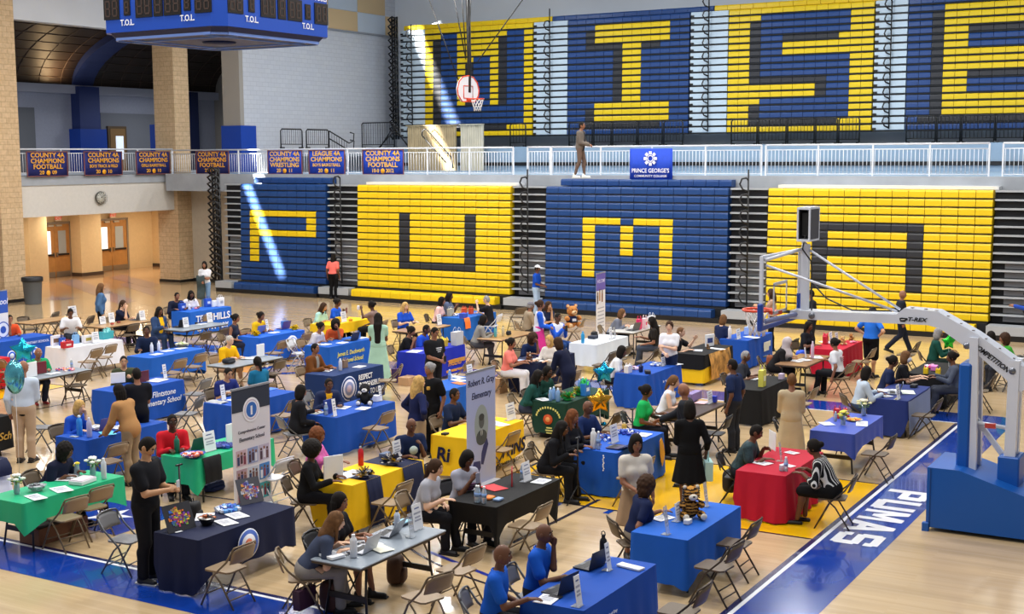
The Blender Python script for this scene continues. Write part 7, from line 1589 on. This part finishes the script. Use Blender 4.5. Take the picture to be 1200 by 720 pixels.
for k,(x_,y_) in enumerate(((645,470),(649,468.5),(653,471),(648,473))): bottle(x_,y_,f'blue water bottle on the dark green cloth, {("first","second","third","fourth")[k]} of the front cluster','#7fa8dc',.26,.036,'#dfe8f4')
for k,(x_,y_) in enumerate(((679,459),(683,457),(687,459))): bottle(x_,y_,f'blue water bottle on the dark green cloth, {("first","second","third")[k]} of the back cluster','#6f98d4',.26,.036,'#dfe8f4')
pompom(665,469,'green and gold pompom on the dark green cloth, nearer to the round print',['#1fa84a','#3cc464','#e0b24a'],.16); pompom(679,463,'green and gold pompom on the dark green cloth, nearer to the blue bag',['#1fa84a','#3cc464','#e0c24a'],.16); paper(637,468.5,'white papers beside the blue bottles',rz=60); bag(694,464,'blue and white foil gift bag at the dark green cloth','#2f7fd0',.22,.1,.24,tissue='#3cc464',mk='#e8eef6')
bag(736,437,'white paper bag at the near end of the big royal blue cloth','#e2e0e6',.2,.1,.16); bottle(751,436,'dark navy mug on the big royal blue cloth','#1c2450',.17,.05,'#1c2450'); boxy(760,438,'black pouch on the big royal blue cloth','#24222a',.22,.12,.07,'pouch','pouch',rz=30); pile(743,433,'white and pink cups on the big royal blue cloth',['#e8e0ea','#d8a8c8','#b8b4dc'],18,.14,.045,None,name='cup_cluster',cat='cups'); pile(770,428,'blue and silver ribbons on the big royal blue cloth',['#2a56b8','#8a94ac','#d6d8de'],24,.2,.04,None,name='ribbon_pile',cat='ribbons'); sign(778,429,'white card in front of the white tee',w=.2,h=.2); paper(791,426,'white sheet at the far end of the big royal blue cloth',rz=70,w=.2,l=.4)
plush(619,424,'brown and white plush dog on the dark navy cloth','#6a4226','#d8cfc2',.5,rz=-20,animal='plush_dog'); paper(608,423.5,'pale blue folder under the salmon sleeve',c='#9fb4d4'); paper(629,422.5,'white papers beside the plush dog',rz=70,w=.2,l=.4); paper(637,420,'second white paper on the dark navy cloth',rz=70); boxy(636,416.5,'violet folder on the dark navy cloth','#3a2c8a',.3,.2,.02,'folder','folder')
bottle(682.5,402.5,'bright blue bottle on the white tablecloth by the purple banner','#2f9ad0',.3,.045,'#2a86c0'); boxy(695,397,'dark cap lying on the white tablecloth by the purple banner','#242a3c',.24,.2,.08,'baseball_hat','hat'); pack(677,394,'black handbag on the exhibitor end of the white tablecloth','#17171a',.75,.55,0,name='handbag',sc=(1,1.4,.7)); sign(717,398,'slim white card at the far end of the white tablecloth, darker edge',w=.14,h=.32); sign(721,396.5,'clear card beside the slim white card',w=.12,h=.28,m=ACR)
laptop(741,387,'grey laptop in front of the grey-haired woman',back=col('#5d6066','grey lid'),rz=-10); bag(749,386,'hot pink gift bag on the pale laptop table','#e02868',.16,.1,.28); bag(755.5,385,'white and pink gift bag on the pale laptop table','#e8d2da',.16,.1,.28,mk='#e02868'); bag(771,383.5,'white gift bag with black print by the M bleachers','#dfe3ec',.26,.12,.3,mk='#23252c',z=.75)
boxy(831.5,406,'white notice with a blue mark on the black and yellow table',PAPER,.32,.03,.3,'notice_board','sign',rz=-20,mk='#3a4a86'); plush(829,409.5,'small brown plush in front of the white notice','#7a5a3c','#b89a70',.3); paper(840,409,'white sheet on the black and yellow table',rz=75,w=.2,l=.4); paper(818,411,'flyer beside the stretched arm',rz=20,c='#bfc3cc')
bottle(853,398,'tall white bottle on the royal blue cloth below the net','#e3e0e6',.34,.045,'#d8d4e0'); sign(866,397.5,'white card on the royal blue cloth below the net',w=.26,h=.26); boxy(877,392,'pale blue box on the royal blue cloth below the net','#9fb8e6',.24,.16,.2,'gift_box','box'); bag(888,392,'white and pale blue gift bag behind the hoop net','#c9d6ee',.2,.1,.24); paper(881,395.5,'white papers in front of the pale blue box',rz=70,w=.24,l=.4)
bag(893,453,'yellow floral gift bag on the black cloth','#d6d05a',.18,.1,.34,mk='#f0f0d8'); paper(883,444,'white sheet on the black cloth near the grey-haired man'); boxy(916,444.5,'lilac pack at the far end of the black cloth','#b8a8c4',.14,.1,.12,'pack_of_cups','pack')
sign(944.5,419.5,'slim white card on the small brown table',w=.09,h=.24); bottle(952,420,'pink lilac bottle on the small brown table','#d0b4cc',.4,.04,'#d8c8d8'); paper(931,423,'white papers in front of the headscarf',rz=70,w=.2,l=.4); paper(943,422,'white booklet in the middle of the small brown table',rz=70); paper(956.5,419,'white fan of papers at the far end of the small brown table',rz=30,w=.26,l=.34)
pack(938,420,'royal blue duffel bag behind the small brown table','#1f50d0',.5,.8,0,name='duffel_bag',sc=(1,1.5,.62)); pack(902,430,'brown leather bag hanging on the headscarf woman’s chair'.replace('’',"'"),'#8a4a2c',.45,.7,10,name='handbag')
sign(974.5,402.5,'white card on the crimson cloth with bears, nearer to the braids'); sign(981.5,403,'white card on the crimson cloth with bears, nearer to the bears'); plush(987,404,'tan plush bear beside the white cards on the crimson cloth','#c29a62','#dcc49a',.5,rz=-40); plush(997,401,'brown plush bear at the far end of the crimson cloth','#a8743e','#d6b88a',.5,rz=-10); paper(966,401,'open white album on the crimson cloth with bears',rz=60,w=.3,l=.4); bag(955,402,'red tissue gift bag behind the hoop pole','#c42a3c',.16,.1,.18,tissue='#d8405a'); pile(1003,402,'pink trinkets at the end of the crimson cloth with bears',['#e07a9a','#f0c0cc'],14,.1,.035,None,name='trinket_pile',cat='trinkets')
boxy(818,467,'wide lavender box on the dark brown table','#8a78a8',.5,.14,.16,'lavender_box','box',rz=0); sign(833,473,'white card at the far end of the dark brown table',w=.24,h=.24); paper(822,472,'pink sheet on the dark brown table',c='#e0b4bc'); boxy(840,470,'small blue box at the far end of the dark brown table','#2438b0',.1,.1,.12,'small_box','box'); paper(775,489,'white papers in front of the green tee',rz=60,w=.3,l=.3); paper(782,486,'blue folder in front of the green tee',c='#2f5fd0',rz=60)
flowers(1012,487,'vase of cream flowers at the far end of the periwinkle cloth',['#e8e2c8','#d8d49a'],h=.22,r=.11,n=11); flowers(988,498,'vase of yellow blossoms on the periwinkle cloth',['#e8d860','#c8c24a'],h=.17,n=7); plush(990,490,'red and white plush on the periwinkle cloth','#c8303c','#e6d8d2',.42,rz=-30,animal='plush_toy'); bag(981,490,'small red gift bag on the periwinkle cloth','#c4283a',.12,.1,.17); paper(969,497,'white plates on the periwinkle cloth',rz=40,c='#c9cede'); pile(1001,493,'platter of orange and yellow snacks on the periwinkle cloth',['#d8902a','#e8c24a','#c86a2a'],24,.14,.035,'#c9cede',h=.02,name='snack_platter',cat='platter'); paper(1010,497,'white napkin hanging at the aisle edge of the periwinkle cloth',rz=15,w=.2,l=.42)
for x_,y_,l_ in ((1020,482,'slim clear vase beside the cream flowers'),(979,494,'slim clear glass on the periwinkle cloth')): bottle(x_,y_,l_,None,.18,.03,'#dfe6ee')
sign(1053.5,468,'white card at the near end of the navy and silver cloth',w=.22); laptop(1047,461,'grey laptop in front of the pale blue blouse',back=col('#8b93a4','pale lid'),rz=15); paper(1041,458,'white poster sheets at the exhibitor side of the navy and silver cloth',rz=20,w=.4,l=.3); paper(1036,464,'white papers under the pale blue sleeve',rz=60,w=.2,l=.3); paper(1064,460,'white sheets with green print on the navy and silver cloth',rz=20,c='#dfe8da',w=.25,l=.4); boxy(1071,454,'black pouch at the far end of the navy and silver cloth','#23232a',.2,.12,.06,'pouch','pouch')
boxy(1095,434,'pink card box on the black trinket table','#d87ac4',.2,.12,.1,'card_box','box'); bag(1085,438,'yellow cup on the black trinket table nearer the mask','#e8c41e',.1,.09,.12,name='party_cup'); bag(1098,440,'yellow cup on the black trinket table nearer the grey jacket','#e8c41e',.1,.09,.12,name='party_cup'); pile(1092,431,'white and pink cards on the black trinket table',['#f0ecf2','#e8a8d0','#d83a8a'],20,.16,.05,None,name='trinket_pile',cat='trinkets')
bottle(521,370,'white bottle on the far blue cloth by the U bleachers','#dfe6ea',.24,.04); bag(528,370.5,'beige bag on the far blue cloth','#b9b49c',.22,.1,.22); bag(544,369,'orange bag on the far blue cloth, nearer to the beige bag','#e0562c',.16,.1,.2); bag(552,368,'orange bag on the far blue cloth, nearer to the grey-haired man','#e0562c',.14,.1,.18); boxy(548,373,'blue round-topped cooler bag on the far blue cloth','#3050c0',.22,.16,.14,'cooler_bag','bag'); pile(535,370,'white and blue cups on the far blue cloth',['#e6e8ee','#3a5ac0','#8aa0d8'],16,.13,.05,None,name='cup_cluster',cat='cups')
overlay('blue39','orange sheet hanging over the corner of the far blue cloth',([(-.1,TH+.012),(.02,TH+.01),(.06,TH-.12),(.075,TH-.3)],-.0,.3),col('#f0762a','orange paper',.7),'hanging_sheet','paper')
sign(515.5,381,'white card on the small wooden table near the pink top',h=.3); bag(538,404.5,'pale grey tote bag at the far end of the violet blue cloth','#c4c8cc',.32,.16,.34,name='tote_bag'); bag(520,406,'yellow tissue gift bag on the violet blue cloth','#d8b83a',.2,.12,.16,tissue='#f0d85a'); paper(486,412,'white sheet at the near end of the violet blue cloth',rz=10,w=.3,l=.4)
paper(533,442,'grey booklet on the blue cloth behind the lilac banner',c='#b9c0c4',rz=70,w=.2,l=.4); paper(538,446,'white sheet on the blue cloth behind the lilac banner',rz=70,w=.22,l=.36); paper(538.5,449.5,'orange flyer on the blue cloth behind the lilac banner',rz=70,c='#d8763a',w=.2,l=.34); sign(554,442,'white card at the far end of the blue cloth behind the lilac banner'); bottle(510,443,'white cup beside the security woman','#e3e6ee',.12,.04); bottle(516,444,'blue and white bottle beside the security woman','#6a9ad8',.22,.034,kind='water')
bag(467,447.5,'purple tote bag standing on the floor behind the mint dress','#4a2c66',.34,.16,.34,z=0,name='tote_bag'); pack(481,444,'bright green round bag on the floor beside the purple tote','#1f9a6a',0,.85,40); boxy(478,451,'tan cardboard box on the floor in front of the green bag','#c29a72',.4,.3,.2,'cardboard_box','box',z=0); bag(586,460,'brown paper bag standing on the floor next to the dark navy cloth','#c9a27a',.36,.2,.36,z=0,name='paper_bag')
bottle(580.5,395,'teal bottle on the wooden table of the grey cardigan','#5fb0b4',.26,.04,'#5a8a90'); bottle(589.5,394,'cream bottle on the wooden table of the grey cardigan','#cdbf9a',.28,.04,'#2a2a2a'); pack(596,393,'black handbag on the wooden table beside the cream bottle','#222226',.75,.4,0,name='handbag',sc=(1,1.4,.75))
sign(403.5,377.5,'white card on the yellow cloth between mint shirt and cup',w=.24,h=.3); boxy(397,376.5,'yellow box on the yellow cloth beside the royal blue top','#e8c01e',.2,.1,.12,'yellow_box','box'); bottle(411,376.5,'orange cup on the yellow cloth','#e0922a',.08,.06,'#e0922a'); bottle(425.5,374,'white cup on the yellow cloth by the patterned top','#e3e3ea',.13,.045)
sign(606,490,'white card at the far end of the yellow printed cloth',w=.3,h=.3); paper(583,497,'white papers on the yellow printed cloth',rz=70,w=.24,l=.44); boxy(517,511,'small black paw box at the near end of the yellow printed cloth','#23211c',.12,.1,.03,'small_box','box')
flowers(20,579,'vase of white flowers at the frame edge on the green plastic cloth',['#f0f0ea','#e6eadf'],h=.2,n=8); flowers(109,557,'vase of white flowers beside the clear bottle on the green plastic cloth',['#f4f4ee','#e9ece0'],h=.2,n=8); bottle(124.5,562,'tall clear bottle at the far end of the green plastic cloth','#cfd8e2',.32,.04,'#e4e8ee'); boxy(97,566,'white tray of cupcakes on the green plastic cloth','#e9e6ea',.34,.24,.06,'cupcake_tray','tray',rz=10,lid='#d8c9d4'); paper(72,574,'white sheet with a pen in the middle of the green plastic cloth',rz=70,w=.24,l=.34); paper(42,583,'white sheet near the table end of the green plastic cloth',rz=75,w=.2,l=.34); paper(76,560,'white sheets in front of the navy tee on the green plastic cloth',rz=20,w=.3,l=.4); pile(43,575,'clear bowl of grey wrapped sweets on the green plastic cloth',['#8a8a90','#c9c9cf','#6a6a72'],24,.13,.03,ACR,h=.07); flowers(89,556,'single yellow tulip in a small glass',['#f0d83a'],h=.12,r=.02,n=2)
boxy(64,629,'wooden crate of belongings under the green plastic cloth','#7a4f38',.9,.42,.24,'wooden_crate','crate',z=0,rz=0,lid='#3a2a26')
bottle(207.5,531,'dark green bottle in front of the man in red','#1f6a56',.28,.045,'#2a7a64',kind='loop'); laptop(226,527,'green laptop lid in front of the man in red',back=col('#1f5a4c','green lid')); pile(226,536,'blue basket of striped sweets on the green plastic cloth of the man in red',['#e8e4e8','#c8485a','#e8a0a8','#e0763a'],44,.19,.035,'#1f3fa8',h=.06,name='sweets_basket',cat='basket'); sign(247,529,'white card behind the blue sweets basket',w=.26,h=.32); pile(263,524,'blue knitted things on the green plastic cloth of the man in red',['#2a4aa8','#26368a','#3a5ac0'],26,.16,.06,None,name='knitwear_pile',cat='clothes'); paper(240,520,'white sheet behind the white card'); boxy(274,519,'large white notice at the far end of the green plastic cloth',PAPER,.36,.02,.34,'notice_board','sign')
overlay('teal47','black pennant hanging on the green cloth below the sweets basket',([(.01,TH+.008),(.05,TH-.02),(.07,TH-.22),(.075,TH-.4)],.1,.5),BKC,'pennant','banner')
pack(250,575,'blue duffel bag on the floor under the green cloth of the man in red','#1d2c5c',0,.8,0,name='duffel_bag',sc=(1.2,1.7,.5)); pack(238,566,'black bag on the floor under the green cloth of the man in red','#17171a',0,.8,20)
def board(px,py,label,w,h,rz,deco,c='#2a2a30'):
    t=thing('picture_board',label,'picture',P0(px,py,.75),math.radians(rz)); M=Matrix.Rotation(math.radians(-24),4,'Y'); b=MB(); b.box((0,0,h/2),(.012,w,h),col(c,'board'),M); b.build('board',t); b=MB(); b.bar((-.25,0,.0),(-.1,0,h*.6),.03,.012,col(c,'board')); b.build('prop_leg',t)
    rr=random.Random(5); b=MB()
    for k in range(70):
        a=rr.random()*6.28; q=math.sqrt(rr.random())*.38; y,z=q*math.cos(a)*w*.95,h/2+q*math.sin(a)*h*.9
        b.box((.009,y,z),(.004,rr.uniform(.02,.05),rr.uniform(.02,.05)),col(rr.choice(deco),'mosaic',.6),M)
    b.build('mosaic',t)
board(214,622,'dark board with a bright multicoloured figure on the navy cloth',.42,.36,-10,['#e0762a','#7a3ab0','#e8c83a','#3a6ac8','#c83a6a','#8ac83a']); board(296,590,'grey board with a round confetti-coloured mosaic on the navy cloth',.36,.36,-18,['#e6e6ea','#c8485a','#5a6ac8','#e0964a','#d8d8e0','#7a5ab0'],'#4b4a52')
pile(243,615,'black bowl of wrapped sweets on the navy cloth',['#2a2a30','#c86a3a','#e6e2dc','#5a5a62'],26,.12,.035,'#1a1a1e',h=.09); pile(268,598,'blue packets heaped on the navy cloth',['#2a5ac8','#5a9ae0','#1f3a9a','#d8dce6'],36,.2,.05,None,name='packet_pile',cat='packets'); paper(278,604.5,'white sheet on the navy cloth, nearer to the mosaic board',rz=70,w=.22,l=.3); paper(265,612.5,'white sheet on the navy cloth, nearer to the sweets bowl',rz=70,w=.22,l=.3); paper(233,605,'pale papers behind the black sweets bowl',rz=40,w=.24,l=.34); paper(205,622,'white brochures at the near end of the navy cloth',rz=75,w=.1,l=.22); pack(228,612,'black backpack behind the exhibitor side of the navy cloth','#18181b',.42,.75,20)
t=thing('round_sign','round blue and white paper seal hanging on the front of the navy cloth','sign',tuple(at(289,637,.5)+np.array((.03,0,0)))); b=MB()
for r,c,k in ((.2,'#dfe3ec',0),(.185,'#3f62b8',1),(.13,'#e6e6ec',2),(.07,'#c86a4a',3)): b.lathe([(.001,.004+.003*k),(r,.004+.003*k),(r,0),(.001,0)],col(c,'paper seal',.6),n=26,M=Matrix.Rotation(PI/2,4,'Y'))
b.build('seal',t)
def tripod(px,py,h,label,spread=.3):
    p=at(px,py,0); t=thing('tripod_stand',label,'stand',(float(p[0]),float(p[1]),0)); b=MB(); b.tube([(0,0,.12),(0,0,h)],.014,BLACKM,8); b.build('pole',t)
    for k in range(3): a=2*PI*k/3+.4; b=MB(); b.tube([(0,0,.28),(spread*math.cos(a),spread*math.sin(a),.01)],.011,BLACKM,6); b.build('leg',t)
    b=MB(); b.box((0,0,h),(.03,.12,.02),BLACKM); b.build('head',t)
tripod(677,589,1.05,'thin black tripod stand in front of the blue bird emblem cloth'); tripod(213,637,1.15,'thin black stand behind the navy cloth with picture boards'); tripod(741,540,.95,'thin black stand behind the bird emblem cloth',.2)
laptop(424,645,'white laptop in front of the very long-haired woman',back=col('#c9ccd4','white lid'),rz=5,tilt=20); bottle(414.5,653,'white bottle at the near end of the bare grey table','#dfe1e8',.28,.045,'#e6e8ee'); laptop(453,626,'silver laptop in front of the dark locks',back=LAPS,rz=10,tilt=30); bottle(465.5,621,'white and blue bottle at the far end of the bare grey table','#c9d4e6',.26,.04,'#23252c'); sign(491,621,'white card at the far end of the bare grey table',w=.2,h=.33); sign(483.5,630,'clear slim card on the bare grey table',w=.1,h=.3,m=ACR); paper(434,637,'white sheet between the two laptops on the bare grey table',rz=70); paper(447,643.5,'white sheet with yellow edge on the bare grey table',rz=70,c='#e6e4d2'); paper(388,652,'stack of white papers at the near end of the bare grey table',rz=75,w=.2,l=.3,th=.03); boxy(474,613.5,'dark tray with pale blue gadget at the far end of the bare grey table','#2a2f3c',.24,.16,.03,'gadget_tray','tray',lid='#8fc4dc')
bag(357,712,'purple leather purse hanging by the white chair','#3c1f34',.3,.1,.24,z=.12,name='purse'); pack(389,716,'brown striped leather bag on the floor at the bottom edge','#4a2c26',0,.95,80,name='handbag'); pack(464,684,'large brown bag on the floor under the bare grey table','#4a3020',0,.95,20,name='handbag')
pack(1104,479,'black backpack on the floor beside the silver cloth panel','#15151a',0,.85,20); pack(857,577,'black backpack behind the bearded man’s chair'.replace('’',"'"),'#1a1a1e',.1,.95,-20); bag(1075,487,'pale blue bag on the floor under the silver cloth panel','#7a9ac0',.4,.24,.2,z=0,name='tote_bag')
plush(670,384,'plush bear in a navy shirt sitting on a folding chair by the bleachers','#b5763a','#d8b48a',1.5,rz=-35,z=.46,shirt='#1c2648')
# balloons
star_balloon(27,411,1.35,'large teal foil star balloon above the red cloth corner','#1fa8c8',.3,rz=-50); star_balloon(17,442,1.8,'oval teal and white foil balloon against the pale blue shirt','#63b8c8',.3,rz=-50,oval=True); star_balloon(703,470,1.15,'gold foil star balloon beside the dark green cloth','#c8922a',.25,rz=-50); star_balloon(708,437,1.1,'turquoise foil star balloon in front of the white top','#1f9ac8',.25,rz=-50); star_balloon(1112,401,1.3,'shiny green foil balloon under the hoop stand arm','#2fc43a',.19,rz=-50)
# held things
def held(key,side,name,label,cat,dims,c,off=(.06,0,.03),rz=0):
    x,y,rr,_,_,h=PEOPLE[key]; p=Vector(h[side])+Matrix.Rotation(rr,3,'Z')@Vector(off); t=thing(name,label,cat,tuple(p),rr+rz); b=MB(); b.box((0,0,0),dims,col(c,'held') if isinstance(c,str) else c,ch=min(dims)/4); b.build('body',t)
    if name=='phone': b=MB(); b.box((-dims[0]*.55,0,0),(.002,dims[1]*.9,dims[2]*.9),SCRN); b.build('screen',t)
held('phoneM',1,'phone','pale phone in the hands of the man in black and grey polo','phone',(.012,.075,.15),'#c9ccd4',(.09,-.05,.04)); held('greyU',-1,'phone','phone held by the woman below the lilac banner','phone',(.012,.075,.15),'#8a8fa4',(.09,.05,.04)); held('blueS',1,'phone','dark red phone held up at the yellow cloth','phone',(.012,.08,.16),'#6a2a34',(.09,0,.05)); held('printM',1,'phone','black phone in the hands of the heavy man','phone',(.012,.075,.15),'#1a1a1e',(.08,-.05,.03)); held('raglan',1,'phone','black phone of the person in white raglan','phone',(.012,.075,.15),'#1a1a1e',(.08,-.05,.03)); held('cupF',1,'cup','white cup raised across the yellow cloth','cup',(.07,.07,.13),'#e6e2ea',(.09,0,.04)); held('mintD',-1,'phone','dark phone held by the woman in the mint dress','phone',(.012,.075,.15),'#1d1d22',(.08,.05,.03))
x,y,rr,_,_,h=PEOPLE['dressB']; t=thing('tote_bag','pale teal tote bag hanging from the hand of the woman in black dress','bag',(h[-1][0]+.03,h[-1][1],.5),rr); b=MB(); m=col('#a8d0ce','teal tote',.7)
b.prism([(-.15,0),(.15,0),(.17,.3),(-.17,.3)],-.06,.06,m); b.build('bag_body',t); b=MB(); b.tube([(-.1,0,.29),(-.06,0,.42),(0,0,.47),(.06,0,.42),(.1,0,.29)],.01,m,6); b.build('handles',t); b=MB(); b.box((0,0,.03),(.3,.125,.05),col('#d8cf7a','tote base',.7)); b.build('base_band',t)
x,y,rr,_,_,h=PEOPLE['jacketF']; t=thing('folded_jacket','dark denim jacket carried over an arm by the beige wall','garment',(h[1][0],h[1][1],h[1][2]-.1),rr); b=MB()
V=[];F=[]
for i in range(6):
    for j in range(8): V.append((.04+.05*math.sin(j*1.3)+.06*(i%2),-.16+.32*i/5,.16-.85*j/7+.02*math.sin(i*2+j)))
for i in range(5):
    for j in range(7): a=i*8+j; F.append((a,a+1,a+9,a+8))
b.add(V,F,mat('dark denim','#3a4648',.85,noise=.2),True); b.build('cloth',t)
x,y,rr,_,_,h=PEOPLE['coral']; t=thing('handbag','small black handbag hanging from the shoulder of the woman in coral','bag',(x+.2*math.sin(rr),y-.2*math.cos(rr)-.02,.78),rr); b=MB(); b.box((0,0,.1),(.2,.1,.2),BKC,ch=.02); b.build('bag_body',t); b=MB(); b.tube([(-.08,0,.19),(-.02,-.02,.55),(.05,.02,.58),(.08,0,.19)],.01,BLACKM,5); b.build('strap',t)
SHAFT=800000
# ---------------------------------------------------------------- light
W=bpy.data.worlds.new('world'); SC.world=W; W.use_nodes=True; bg=W.node_tree.nodes['Background']; bg.inputs[0].default_value=(.86,.92,1,1); bg.inputs[1].default_value=.3
def area(n,loc,sx,sy,pw,col=(1,1,1),rot=(0,0,0)):
    l=bpy.data.lights.new(n,'AREA'); l.shape='RECTANGLE'; l.size=sx; l.size_y=sy; l.energy=pw; l.color=col; o=bpy.data.objects.new(n,l); COL.objects.link(o); o.location=loc; o.rotation_euler=rot; return o
for x in (-27,-20,-13,-6,1):
    for y in (-9,-2,5,12,18): area('high_bay_lamp',(x,y,13.5),1.6,1.6,430,(1,.97,.93))
for x in (-26,-18,-10,-2): area('upper_lamp',(x,28,14),1.2,1.2,520,(.92,.96,1))
for y in (17,20.5,24.5,27): 
    area('lobby_downlight',(-41,y,3.15),.5,.5,80,(1,.86,.64))
p=area('upper_uplight',(-46.2,25.0,9.12),.5,.5,40,(1,.68,.35),(PI,0,0))
area('upper_lobby_lamp',(-43,30,8.8),1.2,1.2,170,(.9,.94,1)); area('upper_lobby_lamp',(-43,20,8.8),1.2,1.2,170,(.9,.94,1))
# daylight shaft across the P and W: spot lamp in an added slit box
A0=aty(288,222,20.85); A1=aty(331,328,20.85); B0=aty(516,110,34.5)
dA=(A1-A0)/np.linalg.norm(A1-A0); mid=(A0+A1)/2; nn=np.cross(dA,B0-mid); nn/=np.linalg.norm(nn)
e2=np.cross(nn,dA); e2=e2 if e2[1]<0 else -e2
S0=mid+e2*26; lift=(13.2-S0[2])/dA[2]; S0=S0+dA*lift*.75
tgt=(mid*.5+B0*.5); ax=(tgt-S0)/np.linalg.norm(tgt-S0); tv=np.cross(nn,ax)
sp=bpy.data.lights.new('sun_shaft','SPOT'); sp.energy=SHAFT; sp.spot_size=math.radians(70); sp.spot_blend=0; sp.shadow_soft_size=.004; sp.color=(1,.97,.9)
so=bpy.data.objects.new('sun_shaft',sp); COL.objects.link(so); so.location=S0; so.rotation_euler=Vector(ax).to_track_quat('-Z','Y').to_euler()
c=S0+ax*.5; Mx=Matrix(((tv[0],nn[0],ax[0],c[0]),(tv[1],nn[1],ax[1],c[1]),(tv[2],nn[2],ax[2],c[2]),(0,0,0,1)))
def lim(p): d=p-S0; return float((d@tv)/(d@ax)*.5)
ls=[lim(A0),lim(A1),lim(aty(488,2,34.5)),lim(aty(540,170,34.5))]; t0,t1=min(ls)-.0,max(ls)+.01
b=MB(); g=.002  # unseen mask added round the spot, open only at a narrow slit
b.box(((t0+t1)/2,.25+g,0),(3,.5,.03),GREYD); b.box(((t0+t1)/2,-.25-g,0),(3,.5,.03),GREYD); b.box((t0-.7,0,0),(1.4,.02,.03),GREYD); b.box((t1+.7,0,0),(1.4,.02,.03),GREYD)
b.box(((t0+t1)/2,0,-.9),(3,1.0,.03),GREYD)
for s_ in (-1,1): b.box(((t0+t1)/2,s_*.5,-.45),(3,.02,.9),GREYD)
for x_ in ((t0+t1)/2-1.5,(t0+t1)/2+1.5): b.box((x_,0,-.45),(.02,1,.9),GREYD)
o=b.build('sun_shaft_mask'); o.matrix_world=Mx; struct(o); print('SHAFT',S0,t0,t1)
SC.view_settings.view_transform='Standard'; SC.view_settings.look='None'; SC.view_settings.gamma=1; SC.view_settings.use_curve_mapping=False; SC.view_settings.exposure=0
